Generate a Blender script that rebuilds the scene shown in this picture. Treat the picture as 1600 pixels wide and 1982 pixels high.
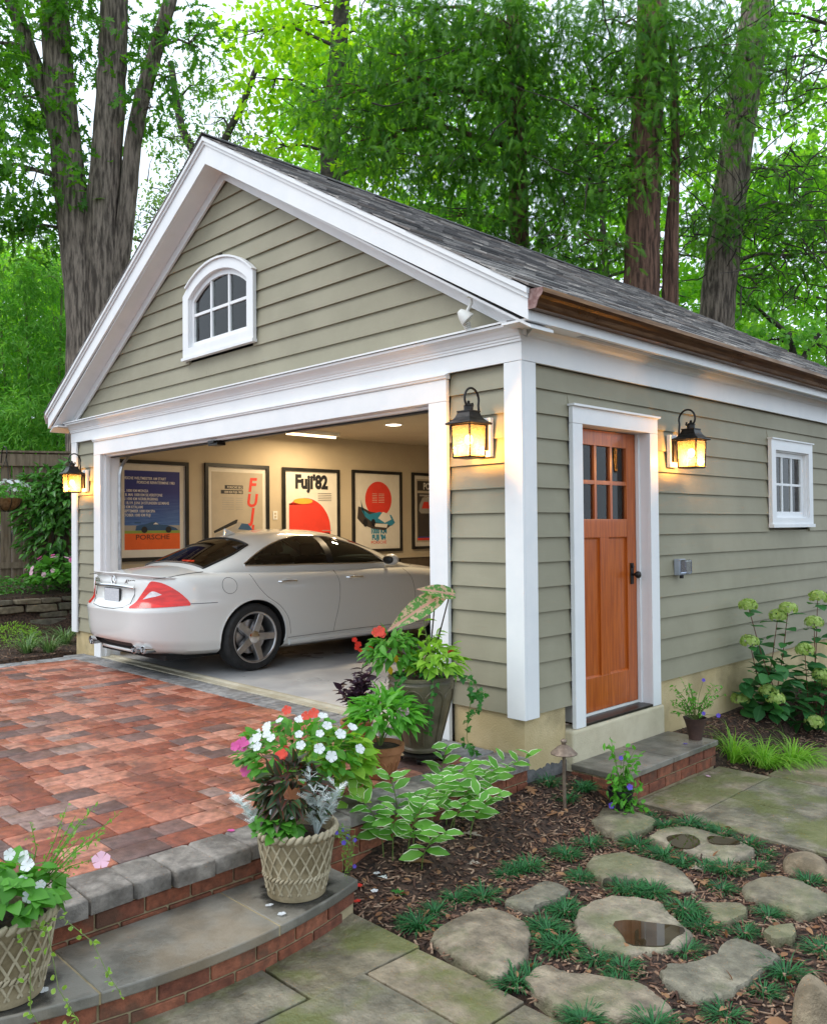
import bpy, bmesh, math, random
import numpy as np
from mathutils import Vector, Matrix, Euler
for _o in list(bpy.data.objects): bpy.data.objects.remove(_o)
random.seed(11); rng = np.random.default_rng(11)
scene = bpy.context.scene; COL = scene.collection
R = math.radians
# ---------------------------------------------------------------- camera
CAM = np.array([3.288, -4.1567, 1.4226]); FPX = 1643.5
_yaw, _pit, _rol = 0.796887, 0.0173958, -0.0089632
_F = np.array([-math.sin(_yaw)*math.cos(_pit), math.cos(_yaw)*math.cos(_pit), math.sin(_pit)])
_R = np.array([math.cos(_yaw), math.sin(_yaw), 0.0]); _U = np.cross(_R, _F)
CR = _R*math.cos(_rol)+_U*math.sin(_rol); CU = -_R*math.sin(_rol)+_U*math.cos(_rol); CF = _F
cd = bpy.data.cameras.new('camera'); cd.sensor_fit = 'HORIZONTAL'; cd.sensor_width = 36
cd.lens = FPX/1600*36; cd.clip_start = .05; cd.clip_end = 600
camo = bpy.data.objects.new('camera', cd); COL.objects.link(camo)
M = Matrix.Identity(4)
for i in range(3):
    M[i][0], M[i][1], M[i][2], M[i][3] = CR[i], CU[i], -CF[i], CAM[i]
camo.matrix_world = M; scene.camera = camo
# ---------------------------------------------------------------- sky, sun, exposure (overcast)
SUN_EL, SUN_AZ = 52.0, 215.0          # azimuth clockwise from +Y
w = bpy.data.worlds.new('World'); scene.world = w; w.use_nodes = True
nt = w.node_tree; bgn = nt.nodes['Background']
sky = nt.nodes.new('ShaderNodeTexSky'); sky.sky_type = 'NISHITA'; sky.sun_disc = False
sky.sun_elevation = R(SUN_EL); sky.sun_rotation = R(SUN_AZ)
sky.air_density = 1.0; sky.dust_density = 6.0; sky.ozone_density = 1.0
# overcast: an even pale cloud layer covers most of the clear sky
cl = nt.nodes.new('ShaderNodeTexNoise'); cl.inputs['Scale'].default_value = 2.2; cl.inputs['Detail'].default_value = 5
tcw = nt.nodes.new('ShaderNodeTexCoord'); nt.links.new(tcw.outputs['Generated'], cl.inputs['Vector'])
clr = nt.nodes.new('ShaderNodeValToRGB'); clr.color_ramp.elements[0].position = .3; clr.color_ramp.elements[1].position = .7
clr.color_ramp.elements[0].color = (.80, .80, .80, 1); clr.color_ramp.elements[1].color = (.96, .96, .96, 1); nt.links.new(cl.outputs['Fac'], clr.inputs[0])
cmx = nt.nodes.new('ShaderNodeMix'); cmx.data_type = 'RGBA'; nt.links.new(clr.outputs[0], cmx.inputs[0]); nt.links.new(sky.outputs[0], cmx.inputs[6]); cmx.inputs[7].default_value = (6.0, 6.95, 7.9, 1)
nt.links.new(cmx.outputs[2], bgn.inputs[0]); bgn.inputs[1].default_value = 0.15
sd = bpy.data.lights.new('sun', 'SUN'); sd.energy = .9; sd.angle = R(30); sd.color = (1, .97, .93)
so = bpy.data.objects.new('sun', sd); COL.objects.link(so)
_sdir = Vector((math.sin(R(SUN_AZ))*math.cos(R(SUN_EL)), math.cos(R(SUN_AZ))*math.cos(R(SUN_EL)), math.sin(R(SUN_EL))))
so.rotation_euler = _sdir.to_track_quat('Z', 'Y').to_euler(); so.location = (0, -4, 12)
vs = scene.view_settings; vs.view_transform = 'Standard'; vs.look = 'None'; vs.exposure = 0.62; vs.gamma = 1.0
vs.use_curve_mapping = False
scene.render.film_transparent = False
# ---------------------------------------------------------------- photo pixel -> place
def ray(u, v): return CF + CR*((u-800)/FPX) - CU*((v-991)/FPX)
def hz(u, v, z): d = ray(u, v); return CAM + d*((z-CAM[2])/d[2])
def hx(u, v, x): d = ray(u, v); return CAM + d*((x-CAM[0])/d[0])
def hy(u, v, y): d = ray(u, v); return CAM + d*((y-CAM[1])/d[1])
def hd(u, v, depth): return CAM + ray(u, v)*depth
# ---------------------------------------------------------------- mesh helpers
def new_mesh(name, V, Fc, mat=None, smooth=False):
    me = bpy.data.meshes.new(name); me.from_pydata([tuple(map(float, p)) for p in V], [], [tuple(f) for f in Fc]); me.update()
    if mat is not None: me.materials.append(MAT[mat] if isinstance(mat, str) else mat)
    if smooth: me.polygons.foreach_set('use_smooth', [True]*len(me.polygons))
    return me
def link(name, me, parent=None, loc=None, rot=None, scl=None):
    o = bpy.data.objects.new(name, me); COL.objects.link(o)
    if parent is not None: o.parent = parent
    if loc is not None: o.location = loc
    if rot is not None: o.rotation_euler = rot
    if scl is not None: o.scale = scl
    return o
def tag(o, label, cat, group=None, kind=None):
    if label: o['label'] = label
    if cat: o['category'] = cat
    if group: o['group'] = group
    if kind: o['kind'] = kind
    return o
def thing(name, label, cat, loc=(0, 0, 0), rz=0, group=None):
    o = bpy.data.objects.new(name, None); COL.objects.link(o); o.empty_display_size = .1
    o.location = loc; o.rotation_euler = (0, 0, rz)
    return tag(o, label, cat, group)
class MB:
    def __init__(s): s.v = []; s.f = []
    def add(s, V, Fc, T=None):
        n = len(s.v)
        for p in V:
            p = Vector(p)
            s.v.append(tuple(T @ p) if T is not None else tuple(p))
        s.f += [tuple(i+n for i in f) for f in Fc]; return s
    def box(s, x0, x1, y0, y1, z0, z1, T=None):
        V = [(x0,y0,z0),(x1,y0,z0),(x1,y1,z0),(x0,y1,z0),(x0,y0,z1),(x1,y0,z1),(x1,y1,z1),(x0,y1,z1)]
        return s.add(V, [(0,3,2,1),(4,5,6,7),(0,1,5,4),(1,2,6,5),(2,3,7,6),(3,0,4,7)], T)
    def prism(s, poly, a0, a1, axis='y', T=None):
        # poly: 2D points in the other two axes (x,z)/(y,z)/(x,y), any winding
        n = len(poly)
        def P(p, a): return {'y': (p[0], a, p[1]), 'x': (a, p[0], p[1]), 'z': (p[0], p[1], a)}[axis]
        area = sum(poly[i][0]*poly[(i+1)%n][1]-poly[(i+1)%n][0]*poly[i][1] for i in range(n))
        pp = list(poly) if (area > 0) == (axis != 'y') else list(poly)[::-1]
        V = [P(p, a0) for p in pp]+[P(p, a1) for p in pp]
        Fc = [tuple(range(n))[::-1], tuple(range(n, 2*n))]+[(i, (i+1)%n, n+(i+1)%n, n+i) for i in range(n)]
        return s.add(V, Fc, T)
    def lathe(s, prof, n=24, T=None, cap=True, a0=0.0, sq=False):
        V = []; Fc = []
        for r, z in prof:
            for k in range(n):
                a = a0+2*math.pi*k/n; V.append((r*math.cos(a), r*math.sin(a), z))
        for j in range(len(prof)-1):
            for k in range(n):
                k2 = (k+1) % n; Fc.append((j*n+k, j*n+k2, (j+1)*n+k2, (j+1)*n+k))
        if cap:
            Fc.append(tuple(range(n))[::-1]); Fc.append(tuple((len(prof)-1)*n+k for k in range(n)))
        return s.add(V, Fc, T)
    def tube(s, pts, r, n=8, cap=True):
        pts = [Vector(p) for p in pts]; m = len(pts)
        rs = r if hasattr(r, '__len__') else [r]*m
        V = []; Fc = []; prev = None
        for i, p in enumerate(pts):
            t = (pts[min(i+1, m-1)]-pts[max(i-1, 0)])
            t = t.normalized() if t.length > 1e-9 else Vector((0, 0, 1))
            if prev is None:
                a = Vector((0, 0, 1)) if abs(t.z) < .9 else Vector((1, 0, 0)); u = t.cross(a).normalized()
            else:
                u = prev-t*prev.dot(t); u = u.normalized() if u.length > 1e-6 else t.orthogonal().normalized()
            prev = u; v = t.cross(u)
            for k in range(n):
                an = 2*math.pi*k/n; V.append(p+(u*math.cos(an)+v*math.sin(an))*rs[i])
        for i in range(m-1):
            for k in range(n):
                k2 = (k+1) % n; Fc.append((i*n+k, i*n+k2, (i+1)*n+k2, (i+1)*n+k))
        if cap: Fc.append(tuple(range(n))[::-1]); Fc.append(tuple((m-1)*n+k for k in range(n)))
        return s.add(V, Fc)
    def sphere(s, c, r, n=10, m=6, sc=(1, 1, 1)):
        V = []; Fc = []
        for j in range(m+1):
            ph = math.pi*j/m
            for k in range(n):
                a = 2*math.pi*k/n
                V.append((c[0]+r*sc[0]*math.sin(ph)*math.cos(a), c[1]+r*sc[1]*math.sin(ph)*math.sin(a), c[2]-r*sc[2]*math.cos(ph)))
        for j in range(m):
            for k in range(n):
                k2 = (k+1) % n; Fc.append((j*n+k, j*n+k2, (j+1)*n+k2, (j+1)*n+k))
        return s.add(V, Fc)
    def build(s, name, mat, parent=None, smooth=False, loc=None, rot=None):
        return link(name, new_mesh(name, s.v, s.f, mat, smooth), parent, loc, rot)
def mod_bevel(o, w=.004, seg=2, ang=40):
    b = o.modifiers.new('bevel', 'BEVEL'); b.width = w; b.segments = seg; b.limit_method = 'ANGLE'; b.angle_limit = R(ang); return o
def smooth_by_angle(o, ang=35):
    me = o.data; me.polygons.foreach_set('use_smooth', [True]*len(me.polygons))
    try: me.set_sharp_from_angle(angle=R(ang))
    except Exception: pass
    return o
# ---------------------------------------------------------------- materials
MAT = {}
def _nodes(name):
    m = bpy.data.materials.new(name); m.use_nodes = True; MAT[name] = m
    return m, m.node_tree, m.node_tree.nodes['Principled BSDF']
def _ramp(nt, cols, pos):
    r = nt.nodes.new('ShaderNodeValToRGB'); e = r.color_ramp.elements
    while len(e) < len(cols): e.new(.5)
    for i, (c, p) in enumerate(zip(cols, pos)): e[i].position = p; e[i].color = (*c, 1)
    return r
def _noise(nt, vec, scale, detail=5, rough=.55, stretch=None):
    n = nt.nodes.new('ShaderNodeTexNoise'); n.inputs['Scale'].default_value = scale
    n.inputs['Detail'].default_value = detail; n.inputs['Roughness'].default_value = rough
    if stretch:
        mp = nt.nodes.new('ShaderNodeMapping'); mp.inputs['Scale'].default_value = stretch
        nt.links.new(vec, mp.inputs['Vector']); vec = mp.outputs[0]
    nt.links.new(vec, n.inputs['Vector']); return n
def _mix(nt, fac, a, b, blend='MIX'):
    m = nt.nodes.new('ShaderNodeMix'); m.data_type = 'RGBA'; m.blend_type = blend
    for k, val in ((0, fac), (6, a), (7, b)):
        if isinstance(val, (int, float)): m.inputs[k].default_value = val
        elif isinstance(val, tuple): m.inputs[k].default_value = (*val, 1)
        else: nt.links.new(val, m.inputs[k])
    return m.outputs[2]
def _rnd(nt):
    oi = nt.nodes.new('ShaderNodeObjectInfo'); at = nt.nodes.new('ShaderNodeAttribute'); at.attribute_name = 'rnd'
    ad = nt.nodes.new('ShaderNodeMath'); ad.operation = 'ADD'; nt.links.new(oi.outputs['Random'], ad.inputs[0]); nt.links.new(at.outputs['Fac'], ad.inputs[1])
    fr = nt.nodes.new('ShaderNodeMath'); fr.operation = 'FRACT'; nt.links.new(ad.outputs[0], fr.inputs[0]); return fr.outputs[0]
def pm(name, cols, scale=6, rough=.6, bump=0.0, bscale=60, metal=0.0, pos=None, stretch=None, piece=None, piece_amt=.6, spec=.5, coat=0.0, world=False, rvar=0.0, bstretch=None, bdist=.01, stain=None):
    """procedural surface: noise ramp of cols; piece = list of colours picked per piece"""
    m, nt, b = _nodes(name)
    if world:
        g = nt.nodes.new('ShaderNodeNewGeometry'); vec = g.outputs['Position']
    else:
        tc = nt.nodes.new('ShaderNodeTexCoord'); vec = tc.outputs['Object']
    n = _noise(nt, vec, scale, 6, .6, stretch)
    if pos is None: pos = list(np.linspace(.40, .60, len(cols))) if len(cols) > 1 else [0.5]
    if len(cols) == 1: cols = [cols[0], cols[0]]; pos = [.3, .7]
    rp = _ramp(nt, cols, pos); nt.links.new(n.outputs['Fac'], rp.inputs[0]); col = rp.outputs[0]
    if piece:
        rn = _rnd(nt); pr = _ramp(nt, piece, list(np.linspace(0, 1-1/len(piece), len(piece)))); pr.color_ramp.interpolation = 'CONSTANT'
        nt.links.new(rn, pr.inputs[0]); col = _mix(nt, piece_amt, col, pr.outputs[0])
        # keep the grain on the piece colour
        g2 = _noise(nt, vec, scale*2.3, 5, .65); r2 = _ramp(nt, [(.60,)*3, (1.22,)*3], [.36, .64]); nt.links.new(g2.outputs['Fac'], r2.inputs[0])
        col = _mix(nt, 1.0, col, r2.outputs[0], 'MULTIPLY')
    if stain:
        sc_, sp, amt = stain[1], stain[2], stain[3]
        s_ = _noise(nt, vec, sc_, 4, .6); rs = _ramp(nt, [(0,)*3, (1,)*3], sp); nt.links.new(s_.outputs['Fac'], rs.inputs[0])
        mu = nt.nodes.new('ShaderNodeMath'); mu.operation = 'MULTIPLY'; nt.links.new(rs.outputs[0], mu.inputs[0]); mu.inputs[1].default_value = amt
        col = _mix(nt, mu.outputs[0], col, stain[0])
    nt.links.new(col, b.inputs['Base Color'])
    b.inputs['Roughness'].default_value = rough; b.inputs['Metallic'].default_value = metal
    b.inputs['Specular IOR Level'].default_value = spec
    if coat: b.inputs['Coat Weight'].default_value = coat; b.inputs['Coat Roughness'].default_value = .03
    if rvar:
        rr = _noise(nt, vec, scale*.7, 4); mr = nt.nodes.new('ShaderNodeMapRange'); mr.inputs[1].default_value = .35; mr.inputs[2].default_value = .65
        mr.inputs[3].default_value = max(.05, rough-rvar); mr.inputs[4].default_value = min(1, rough+rvar)
        nt.links.new(rr.outputs['Fac'], mr.inputs[0]); nt.links.new(mr.outputs[0], b.inputs['Roughness'])
    if bump:
        bn = _noise(nt, vec, bscale, 6, .65, bstretch); bp = nt.nodes.new('ShaderNodeBump'); bp.inputs['Strength'].default_value = bump; bp.inputs['Distance'].default_value = bdist
        nt.links.new(bn.outputs['Fac'], bp.inputs['Height']); nt.links.new(bp.outputs[0], b.inputs['Normal'])
    return m
def leafmat(name, ca, cb, trans=.45, rough=.45, margin=None, mw=.72, vein=None, blotch=None, tcol=None):
    m, nt, b = _nodes(name)
    at = nt.nodes.new('ShaderNodeAttribute'); at.attribute_name = 'rnd'
    oi = nt.nodes.new('ShaderNodeObjectInfo')
    col = _mix(nt, at.outputs['Fac'], ca, cb)
    uv = nt.nodes.new('ShaderNodeUVMap'); sp = nt.nodes.new('ShaderNodeSeparateXYZ'); nt.links.new(uv.outputs[0], sp.inputs[0])
    def absd():
        a = nt.nodes.new('ShaderNodeMath'); a.operation = 'SUBTRACT'; nt.links.new(sp.outputs[0], a.inputs[0]); a.inputs[1].default_value = .5
        c = nt.nodes.new('ShaderNodeMath'); c.operation = 'ABSOLUTE'; nt.links.new(a.outputs[0], c.inputs[0]); return c.outputs[0]
    if blotch:
        tc = nt.nodes.new('ShaderNodeTexCoord'); n = _noise(nt, tc.outputs['Object'], blotch[1], 3); rp = _ramp(nt, [(0,)*3, (1,)*3], [.50, .58]); nt.links.new(n.outputs['Fac'], rp.inputs[0])
        col = _mix(nt, rp.outputs[0], col, blotch[0])
    if vein:
        rp = _ramp(nt, [(1,)*3, (0,)*3], [.03, .07]); nt.links.new(absd(), rp.inputs[0]); col = _mix(nt, rp.outputs[0], col, vein)
    if margin:
        rp = _ramp(nt, [(0,)*3, (1,)*3], [mw*.5, mw*.5+.03]); nt.links.new(absd(), rp.inputs[0]); col = _mix(nt, rp.outputs[0], col, margin)
    nt.links.new(col, b.inputs['Base Color']); b.inputs['Roughness'].default_value = rough; b.inputs['Specular IOR Level'].default_value = .35
    tr = nt.nodes.new('ShaderNodeBsdfTranslucent')
    tcn = _mix(nt, 1.0, col, tcol or (1.25, 1.35, .7), 'MULTIPLY'); nt.links.new(tcn, tr.inputs[0])
    ms = nt.nodes.new('ShaderNodeMixShader'); ms.inputs[0].default_value = trans
    nt.links.new(b.outputs[0], ms.inputs[1]); nt.links.new(tr.outputs[0], ms.inputs[2]); nt.links.new(ms.outputs[0], nt.nodes['Material Output'].inputs[0])
    return m
def glassmat(name, tint=(1, 1, 1), refl=.06, rough=.0):
    m, nt, b = _nodes(name); nt.nodes.remove(b)
    tr = nt.nodes.new('ShaderNodeBsdfTransparent'); tr.inputs[0].default_value = (*tint, 1)
    gl = nt.nodes.new('ShaderNodeBsdfGlossy'); gl.inputs['Roughness'].default_value = rough
    fr = nt.nodes.new('ShaderNodeFresnel'); fr.inputs[0].default_value = 1.5
    ad = nt.nodes.new('ShaderNodeMath'); ad.operation = 'ADD'; ad.use_clamp = True; nt.links.new(fr.outputs[0], ad.inputs[0]); ad.inputs[1].default_value = refl
    ms = nt.nodes.new('ShaderNodeMixShader'); nt.links.new(ad.outputs[0], ms.inputs[0]); nt.links.new(tr.outputs[0], ms.inputs[1]); nt.links.new(gl.outputs[0], ms.inputs[2])
    nt.links.new(ms.outputs[0], nt.nodes['Material Output'].inputs[0]); return m
def emitmat(name, col, strength):
    m, nt, b = _nodes(name); b.inputs['Emission Color'].default_value = (*col, 1); b.inputs['Emission Strength'].default_value = strength
    b.inputs['Base Color'].default_value = (*col, 1); return m

pm('siding', [(.272, .250, .172), (.312, .286, .200)], scale=1.6, rough=.62, bump=.15, bscale=25, bstretch=(.15, .15, 1), stain=((.36, .35, .28), 3.0, [.66, .8], .35), world=True)
pm('trim', [(.78, .79, .80), (.83, .83, .83)], scale=3, rough=.42, bump=.04, bscale=30, stain=((.6, .6, .57), 5, [.62, .8], .25), world=True)
pm('stucco', [(.50, .385, .20), (.58, .46, .26)], scale=3, rough=.9, bump=.5, bscale=90, stain=((.27, .21, .11), 2.2, [.52, .66], .6), world=True)
pm('sill_stucco', [(.56, .49, .34), (.63, .56, .40)], scale=6, rough=.9, bump=.7, bscale=140, world=True)
pm('footing', [(.10, .10, .10), (.16, .155, .15)], scale=20, rough=.95, bump=.6, bscale=60)
pm('shingle', [(.18, .172, .168), (.33, .315, .30)], scale=60, rough=.9, bump=.6, bscale=250, piece=[(.11, .108, .11), (.27, .255, .25), (.38, .355, .335), (.18, .17, .17), (.46, .43, .40), (.24, .205, .185)], piece_amt=.8)
pm('shingle_dark', [(.02, .02, .022), (.04, .04, .04)], scale=30, rough=.9)
pm('copper', [(.11, .055, .025), (.20, .105, .045)], scale=5, rough=.36, metal=.85, stretch=(8, .6, 8), rvar=.1, world=True)
pm('copper_cap', [(.16, .08, .07), (.30, .19, .17)], scale=25, rough=.45, metal=.6)
pm('door_wood', [(.36, .072, .007), (.50, .115, .012)], scale=9, rough=.32, stretch=(6, 6, .35), bump=.05, bscale=60, bstretch=(6, 6, .3), coat=.35)
pm('black_metal', [(.018, .017, .016), (.035, .03, .028)], scale=30, rough=.38, metal=.6)
pm('dark_bronze', [(.03, .024, .02), (.05, .038, .03)], scale=20, rough=.35, metal=.7)
pm('steel', [(.35, .35, .36), (.5, .5, .5)], scale=15, rough=.35, metal=.9)
pm('grey_plastic', [(.32, .34, .38), (.38, .40, .44)], scale=15, rough=.4)
pm('white_plastic', [(.72, .72, .68), (.78, .78, .74)], scale=10, rough=.4)
pm('interior_wall', [(.50, .42, .30), (.54, .46, .33)], scale=1.5, rough=.8, bump=.05, bscale=80, world=True)
pm('interior_ceiling', [(.50, .43, .32), (.54, .47, .35)], scale=1.5, rough=.85, world=True)
pm('wainscot', [(.10, .075, .05), (.14, .105, .07)], scale=4, rough=.5)
pm('concrete', [(.36, .365, .375), (.50, .50, .49)], scale=1.3, rough=.38, bump=.12, bscale=120, rvar=.14, world=True, stain=((.28, .28, .28), 2.1, [.5, .75], .4))
pm('threshold_concrete', [(.34, .30, .21), (.46, .42, .32)], scale=4, rough=.8, bump=.3, bscale=120, world=True)
pm('paver', [(.36, .13, .075), (.47, .19, .12)], scale=9, rough=.5, bump=.6, bscale=130, rvar=.2, bdist=.006,
   piece=[(.40, .14, .085), (.50, .215, .145), (.21, .045, .020), (.46, .18, .115), (.28, .072, .034), (.52, .24, .165), (.15, .09, .08), (.42, .145, .082), (.27, .19, .165), (.33, .085, .040), (.48, .195, .125), (.10, .07, .068), (.25, .055, .024), (.37, .11, .06)], piece_amt=.85, stain=((.085, .035, .026), 3.6, [.52, .62], .6))
pm('grey_paver', [(.20, .20, .20), (.30, .295, .29)], scale=7, rough=.75, bump=.5, bscale=130, piece=[(.20, .20, .205), (.27, .27, .27), (.235, .225, .215), (.31, .305, .30)], piece_amt=.6, stain=((.10, .09, .08), 3, [.52, .64], .5))
pm('capstone', [(.16, .138, .115), (.30, .265, .23)], scale=6, rough=.75, bump=.9, bscale=90, bdist=.008, piece=[(.21, .185, .16), (.29, .26, .23), (.25, .22, .19), (.33, .31, .29)], piece_amt=.55, stain=((.075, .06, .048), 4, [.52, .62], .65))
pm('brick', [(.20, .062, .030), (.30, .105, .052)], scale=10, rough=.85, bump=.6, bscale=120, piece=[(.23, .068, .032), (.29, .10, .052), (.16, .05, .028), (.255, .085, .045)], piece_amt=.7, stain=((.07, .045, .028), 5, [.52, .62], .6))
pm('mortar', [(.30, .235, .13), (.40, .32, .19)], scale=12, rough=.95, bump=.5, bscale=150)
pm('bluestone', [(.118, .108, .088), (.225, .205, .17)], scale=3.6, rough=.42, bump=.8, bscale=22, pos=[.43, .58], rvar=.22, world=True, bdist=.006, stain=((.25, .185, .115), 1.7, [.5, .64], .55))
pm('flagstone', [(.12, .105, .066), (.275, .23, .155)], scale=3.2, rough=.5, bump=1, bscale=11, rvar=.15, world=True, bdist=.03, pos=[.45, .56], piece=[(.17, .145, .095), (.30, .235, .16), (.18, .165, .125), (.27, .195, .125)], piece_amt=.5, stain=((.115, .13, .028), 2.4, [.46, .58], .75))
pm('stepping_stone', [(.165, .142, .095), (.345, .295, .21)], scale=5.1, rough=.62, bump=1, bscale=13, world=True, bdist=.035, pos=[.44, .57], piece=[(.20, .175, .115), (.35, .295, .215), (.28, .215, .15), (.19, .18, .135)], piece_amt=.5, stain=((.11, .13, .045), 2.6, [.5, .62], .6))
pm('boulder', [(.15, .115, .07), (.32, .25, .165)], scale=6, rough=.85, bump=1, bscale=14, world=True, bdist=.04, stain=((.15, .17, .07), 3, [.5, .72], .5))
pm('wall_stone', [(.10, .085, .06), (.20, .17, .125)], scale=5, rough=.9, bump=.8, bscale=25, piece=[(.12, .105, .075), (.20, .165, .115), (.16, .15, .12), (.24, .19, .12)], piece_amt=.6, stain=((.07, .09, .03), 4, [.5, .7], .5))
pm('soil', [(.020, .012, .008), (.055, .032, .02)], scale=20, rough=.95, bump=1, bscale=60)
pm('mulch_ground', [(.020, .011, .007), (.06, .032, .02), (.095, .055, .035)], scale=35, rough=.95, bump=1.0, bscale=90, world=True, bdist=.02)
pm('mulch_chip', [(.075, .036, .022), (.15, .08, .05)], scale=40, rough=.9, piece=[(.065, .030, .018), (.16, .08, .048), (.27, .16, .10), (.10, .048, .028), (.36, .24, .16), (.045, .022, .014), (.21, .115, .07)], piece_amt=.85)
pm('fence_wood', [(.115, .082, .05), (.20, .15, .098)], scale=5, rough=.85, stretch=(5, 5, .5), bump=.4, bscale=40, bstretch=(6, 6, .3))
pm('bark', [(.085, .066, .05), (.34, .275, .215)], scale=7, rough=.95, stretch=(2.6, 2.6, .35), bump=1, bscale=11, bstretch=(2.6, 2.6, .3), bdist=.12, world=True)
pm('bark_red', [(.07, .036, .024), (.26, .14, .095)], scale=9, rough=.95, stretch=(2.5, 2.5, .25), bump=1, bscale=16, bstretch=(2.5, 2.5, .22), bdist=.10, world=True)
pm('bark_dark', [(.03, .025, .02), (.075, .06, .048)], scale=9, rough=.95, world=True)
pm('cast_stone_body', [(.20, .155, .085), (.33, .265, .16)], scale=9, rough=.9, bump=.5, bscale=90)
pm('cast_stone', [(.32, .265, .17), (.47, .40, .275)], scale=7, rough=.85, bump=.4, bscale=90, stain=((.20, .155, .085), 5, [.5, .7], .5))
pm('terracotta', [(.30, .115, .045), (.40, .17, .075)], scale=8, rough=.8, bump=.2, bscale=60, stain=((.22, .10, .05), 6, [.55, .75], .5))
pm('urn_stone', [(.085, .07, .04), (.145, .12, .075)], scale=6, rough=.4, bump=.3, bscale=50, rvar=.1, stain=((.05, .04, .03), 5, [.5, .7], .5))
pm('dark_clay', [(.045, .022, .016), (.075, .038, .028)], scale=9, rough=.75)
pm('coir', [(.14, .075, .03), (.24, .14, .06)], scale=30, rough=.95, bump=.8, bscale=80)
pm('stem', [(.10, .16, .03), (.17, .22, .06)], scale=20, rough=.6)
pm('stem_red', [(.12, .035, .025), (.17, .06, .03)], scale=20, rough=.6)
pm('stem_dark', [(.03, .02, .016), (.06, .042, .03)], scale=20, rough=.8)
glassmat('glass', (.95, .97, .96), .0)
# ================================================================ GARAGE
W, L = 6.72, 7.05                       # front width (x from -W to 0), depth (y from 0 to L)
XC = -W/2; PITCH = .583
ZB = lambda k: 2.4574-.1584*k           # bottom of clapboard course k
garage = thing('garage', 'sage green clapboard garage with white trim and steep gable roof', 'garage', (0, 0, 0))
G_ = garage
# ---- foundation
mb = MB(); mb.box(-.61, -.02, .02, .165, -.7, .26); mb.box(-.155, -.02, .165, .447, -.7, .26); mb.box(-.155, -.02, 1.613, L-.02, -.7, .26); mb.build('foundation', 'stucco', G_)
mb = MB(); mb.box(-W+.02, -6.11, .02, .165, -.7, .26); mb.box(-W+.02, -W+.135, .165, L-.02, -.7, .26); mb.box(-W+.135, -.155, L-.145, L-.02, -.7, .26); mb.build('foundation', 'stucco', G_)
mb = MB()
ev = []
for i in range(29):
    y = .02+i*.017; ev.append((y, -.108+random.uniform(-.010, .012)+.008*math.sin(i*.6)))
poly = [(.02, -.6)]+[(a, b) for a, b in ev]+[(ev[-1][0], -.6)]
mb.prism(poly, -.02, -.012, 'x'); mb.build('footing_coat', 'footing', G_)
# ---- clapboards
def clap(a0, a1, zb, zt, face, ends=None):
    """wedge board along x (front, y=0) or y (side, x=0); ends = (a0top, a1top) for raked ends"""
    b0, b1 = ends if ends else (a0, a1)
    j = random.uniform(-.0012, .0012)
    prof = [(0.0+j, zb), (-.028, zb), (-.028, zt+.012), (-.0195, zt+.012)]   # (outward, z)
    V = []
    for e, (q0, q1) in enumerate(((a0, b0), (a1, b1))):
        for o_, z_ in prof:
            q = q0 if z_ <= zb+1e-6 else q1
            V.append((q, -o_, z_) if face == 'f' else (o_, q, z_))
    Fc = [(0, 1, 2, 3), (7, 6, 5, 4), (0, 4, 5, 1), (1, 5, 6, 2), (2, 6, 7, 3), (3, 7, 4, 0)]
    if face == 'f': Fc = [f[::-1] for f in Fc]
    return link('siding_board', new_mesh('siding_board', V, [f[::-1] for f in Fc], 'siding'), G_)
for k in range(1, 15):
    zb, zt = ZB(k), ZB(k-1) if k > 1 else 2.437
    clap(-.612, -.118, zb, zt, 'f'); clap(-W+.118, -6.108, zb, zt, 'f')
    segs = [(.118, L-.1, zb)]
    def cut(segs, c0, c1, top):
        out = []
        for a, b, z in segs:
            if b <= c0 or a >= c1: out.append((a, b, z)); continue
            if a < c0: out.append((a, c0, z))
            if b > c1: out.append((c1, b, z))
            if top is not None and zb < top < zt-.02: out.append((max(a, c0), min(b, c1), top))
        return out
    if zb < 2.21: segs = cut(segs, .505, 1.575, 2.214)
    if zb < 2.19 and zt > 1.40: segs = cut(segs, 3.615, 4.565, 2.194)
    if k in (4, 9): segs = [s for a, b, z in segs for s in (((a, 5.3, z), (5.302, b, z)) if a < 5.3 < b else ((a, b, z),))]
    for a, b, z in segs: clap(a, b, z, zt, 's')
# gable courses
ZA = 4.66
def halfw(z): return (ZA-z)/PITCH
GW = (-3.49, 3.06, 3.66, 3.885, .60)   # gable window: centre x, sill z, spring z, crown z, half width
def arch_half(z, hw, spring, crown):
    if z <= spring: return hw
    r = (hw*hw+(crown-spring)**2)/(2*(crown-spring)); cz = crown-r
    return math.sqrt(max(0, r*r-(z-cz)**2)) if z < crown else 0
zs = [2.692+.158*i for i in range(13)]
for i, zb in enumerate(zs):
    zt = zs[i+1] if i+1 < len(zs) else ZA
    if zt > ZA: zt = ZA
    h0, h1 = halfw(zb)+.03, max(halfw(zt)+.03, .02)
    segs = [(XC-h0, XC+h0, XC-h1, XC+h1)]
    mid = (zb+zt)/2
    if zt > GW[1] and zb < GW[3]-.03:
        hw = arch_half(max(zb, GW[1]), .545, 3.63, 3.83); hw2 = arch_half(zt+.012, .545, 3.63, 3.83)
        segs = [(XC-h0, GW[0]-hw, XC-h1, GW[0]-hw2), (GW[0]+hw, XC+h0, GW[0]+hw2, XC+h1)] if hw > .02 else segs
    if i == 1: segs = [(XC-h0, -3.72, XC-h1, -3.72), (-3.718, XC+h0, -3.718, XC+h1)]
    for a0, a1, b0, b1 in segs: clap(a0, a1, zb, zt, 'f', (b0, b1))
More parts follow.
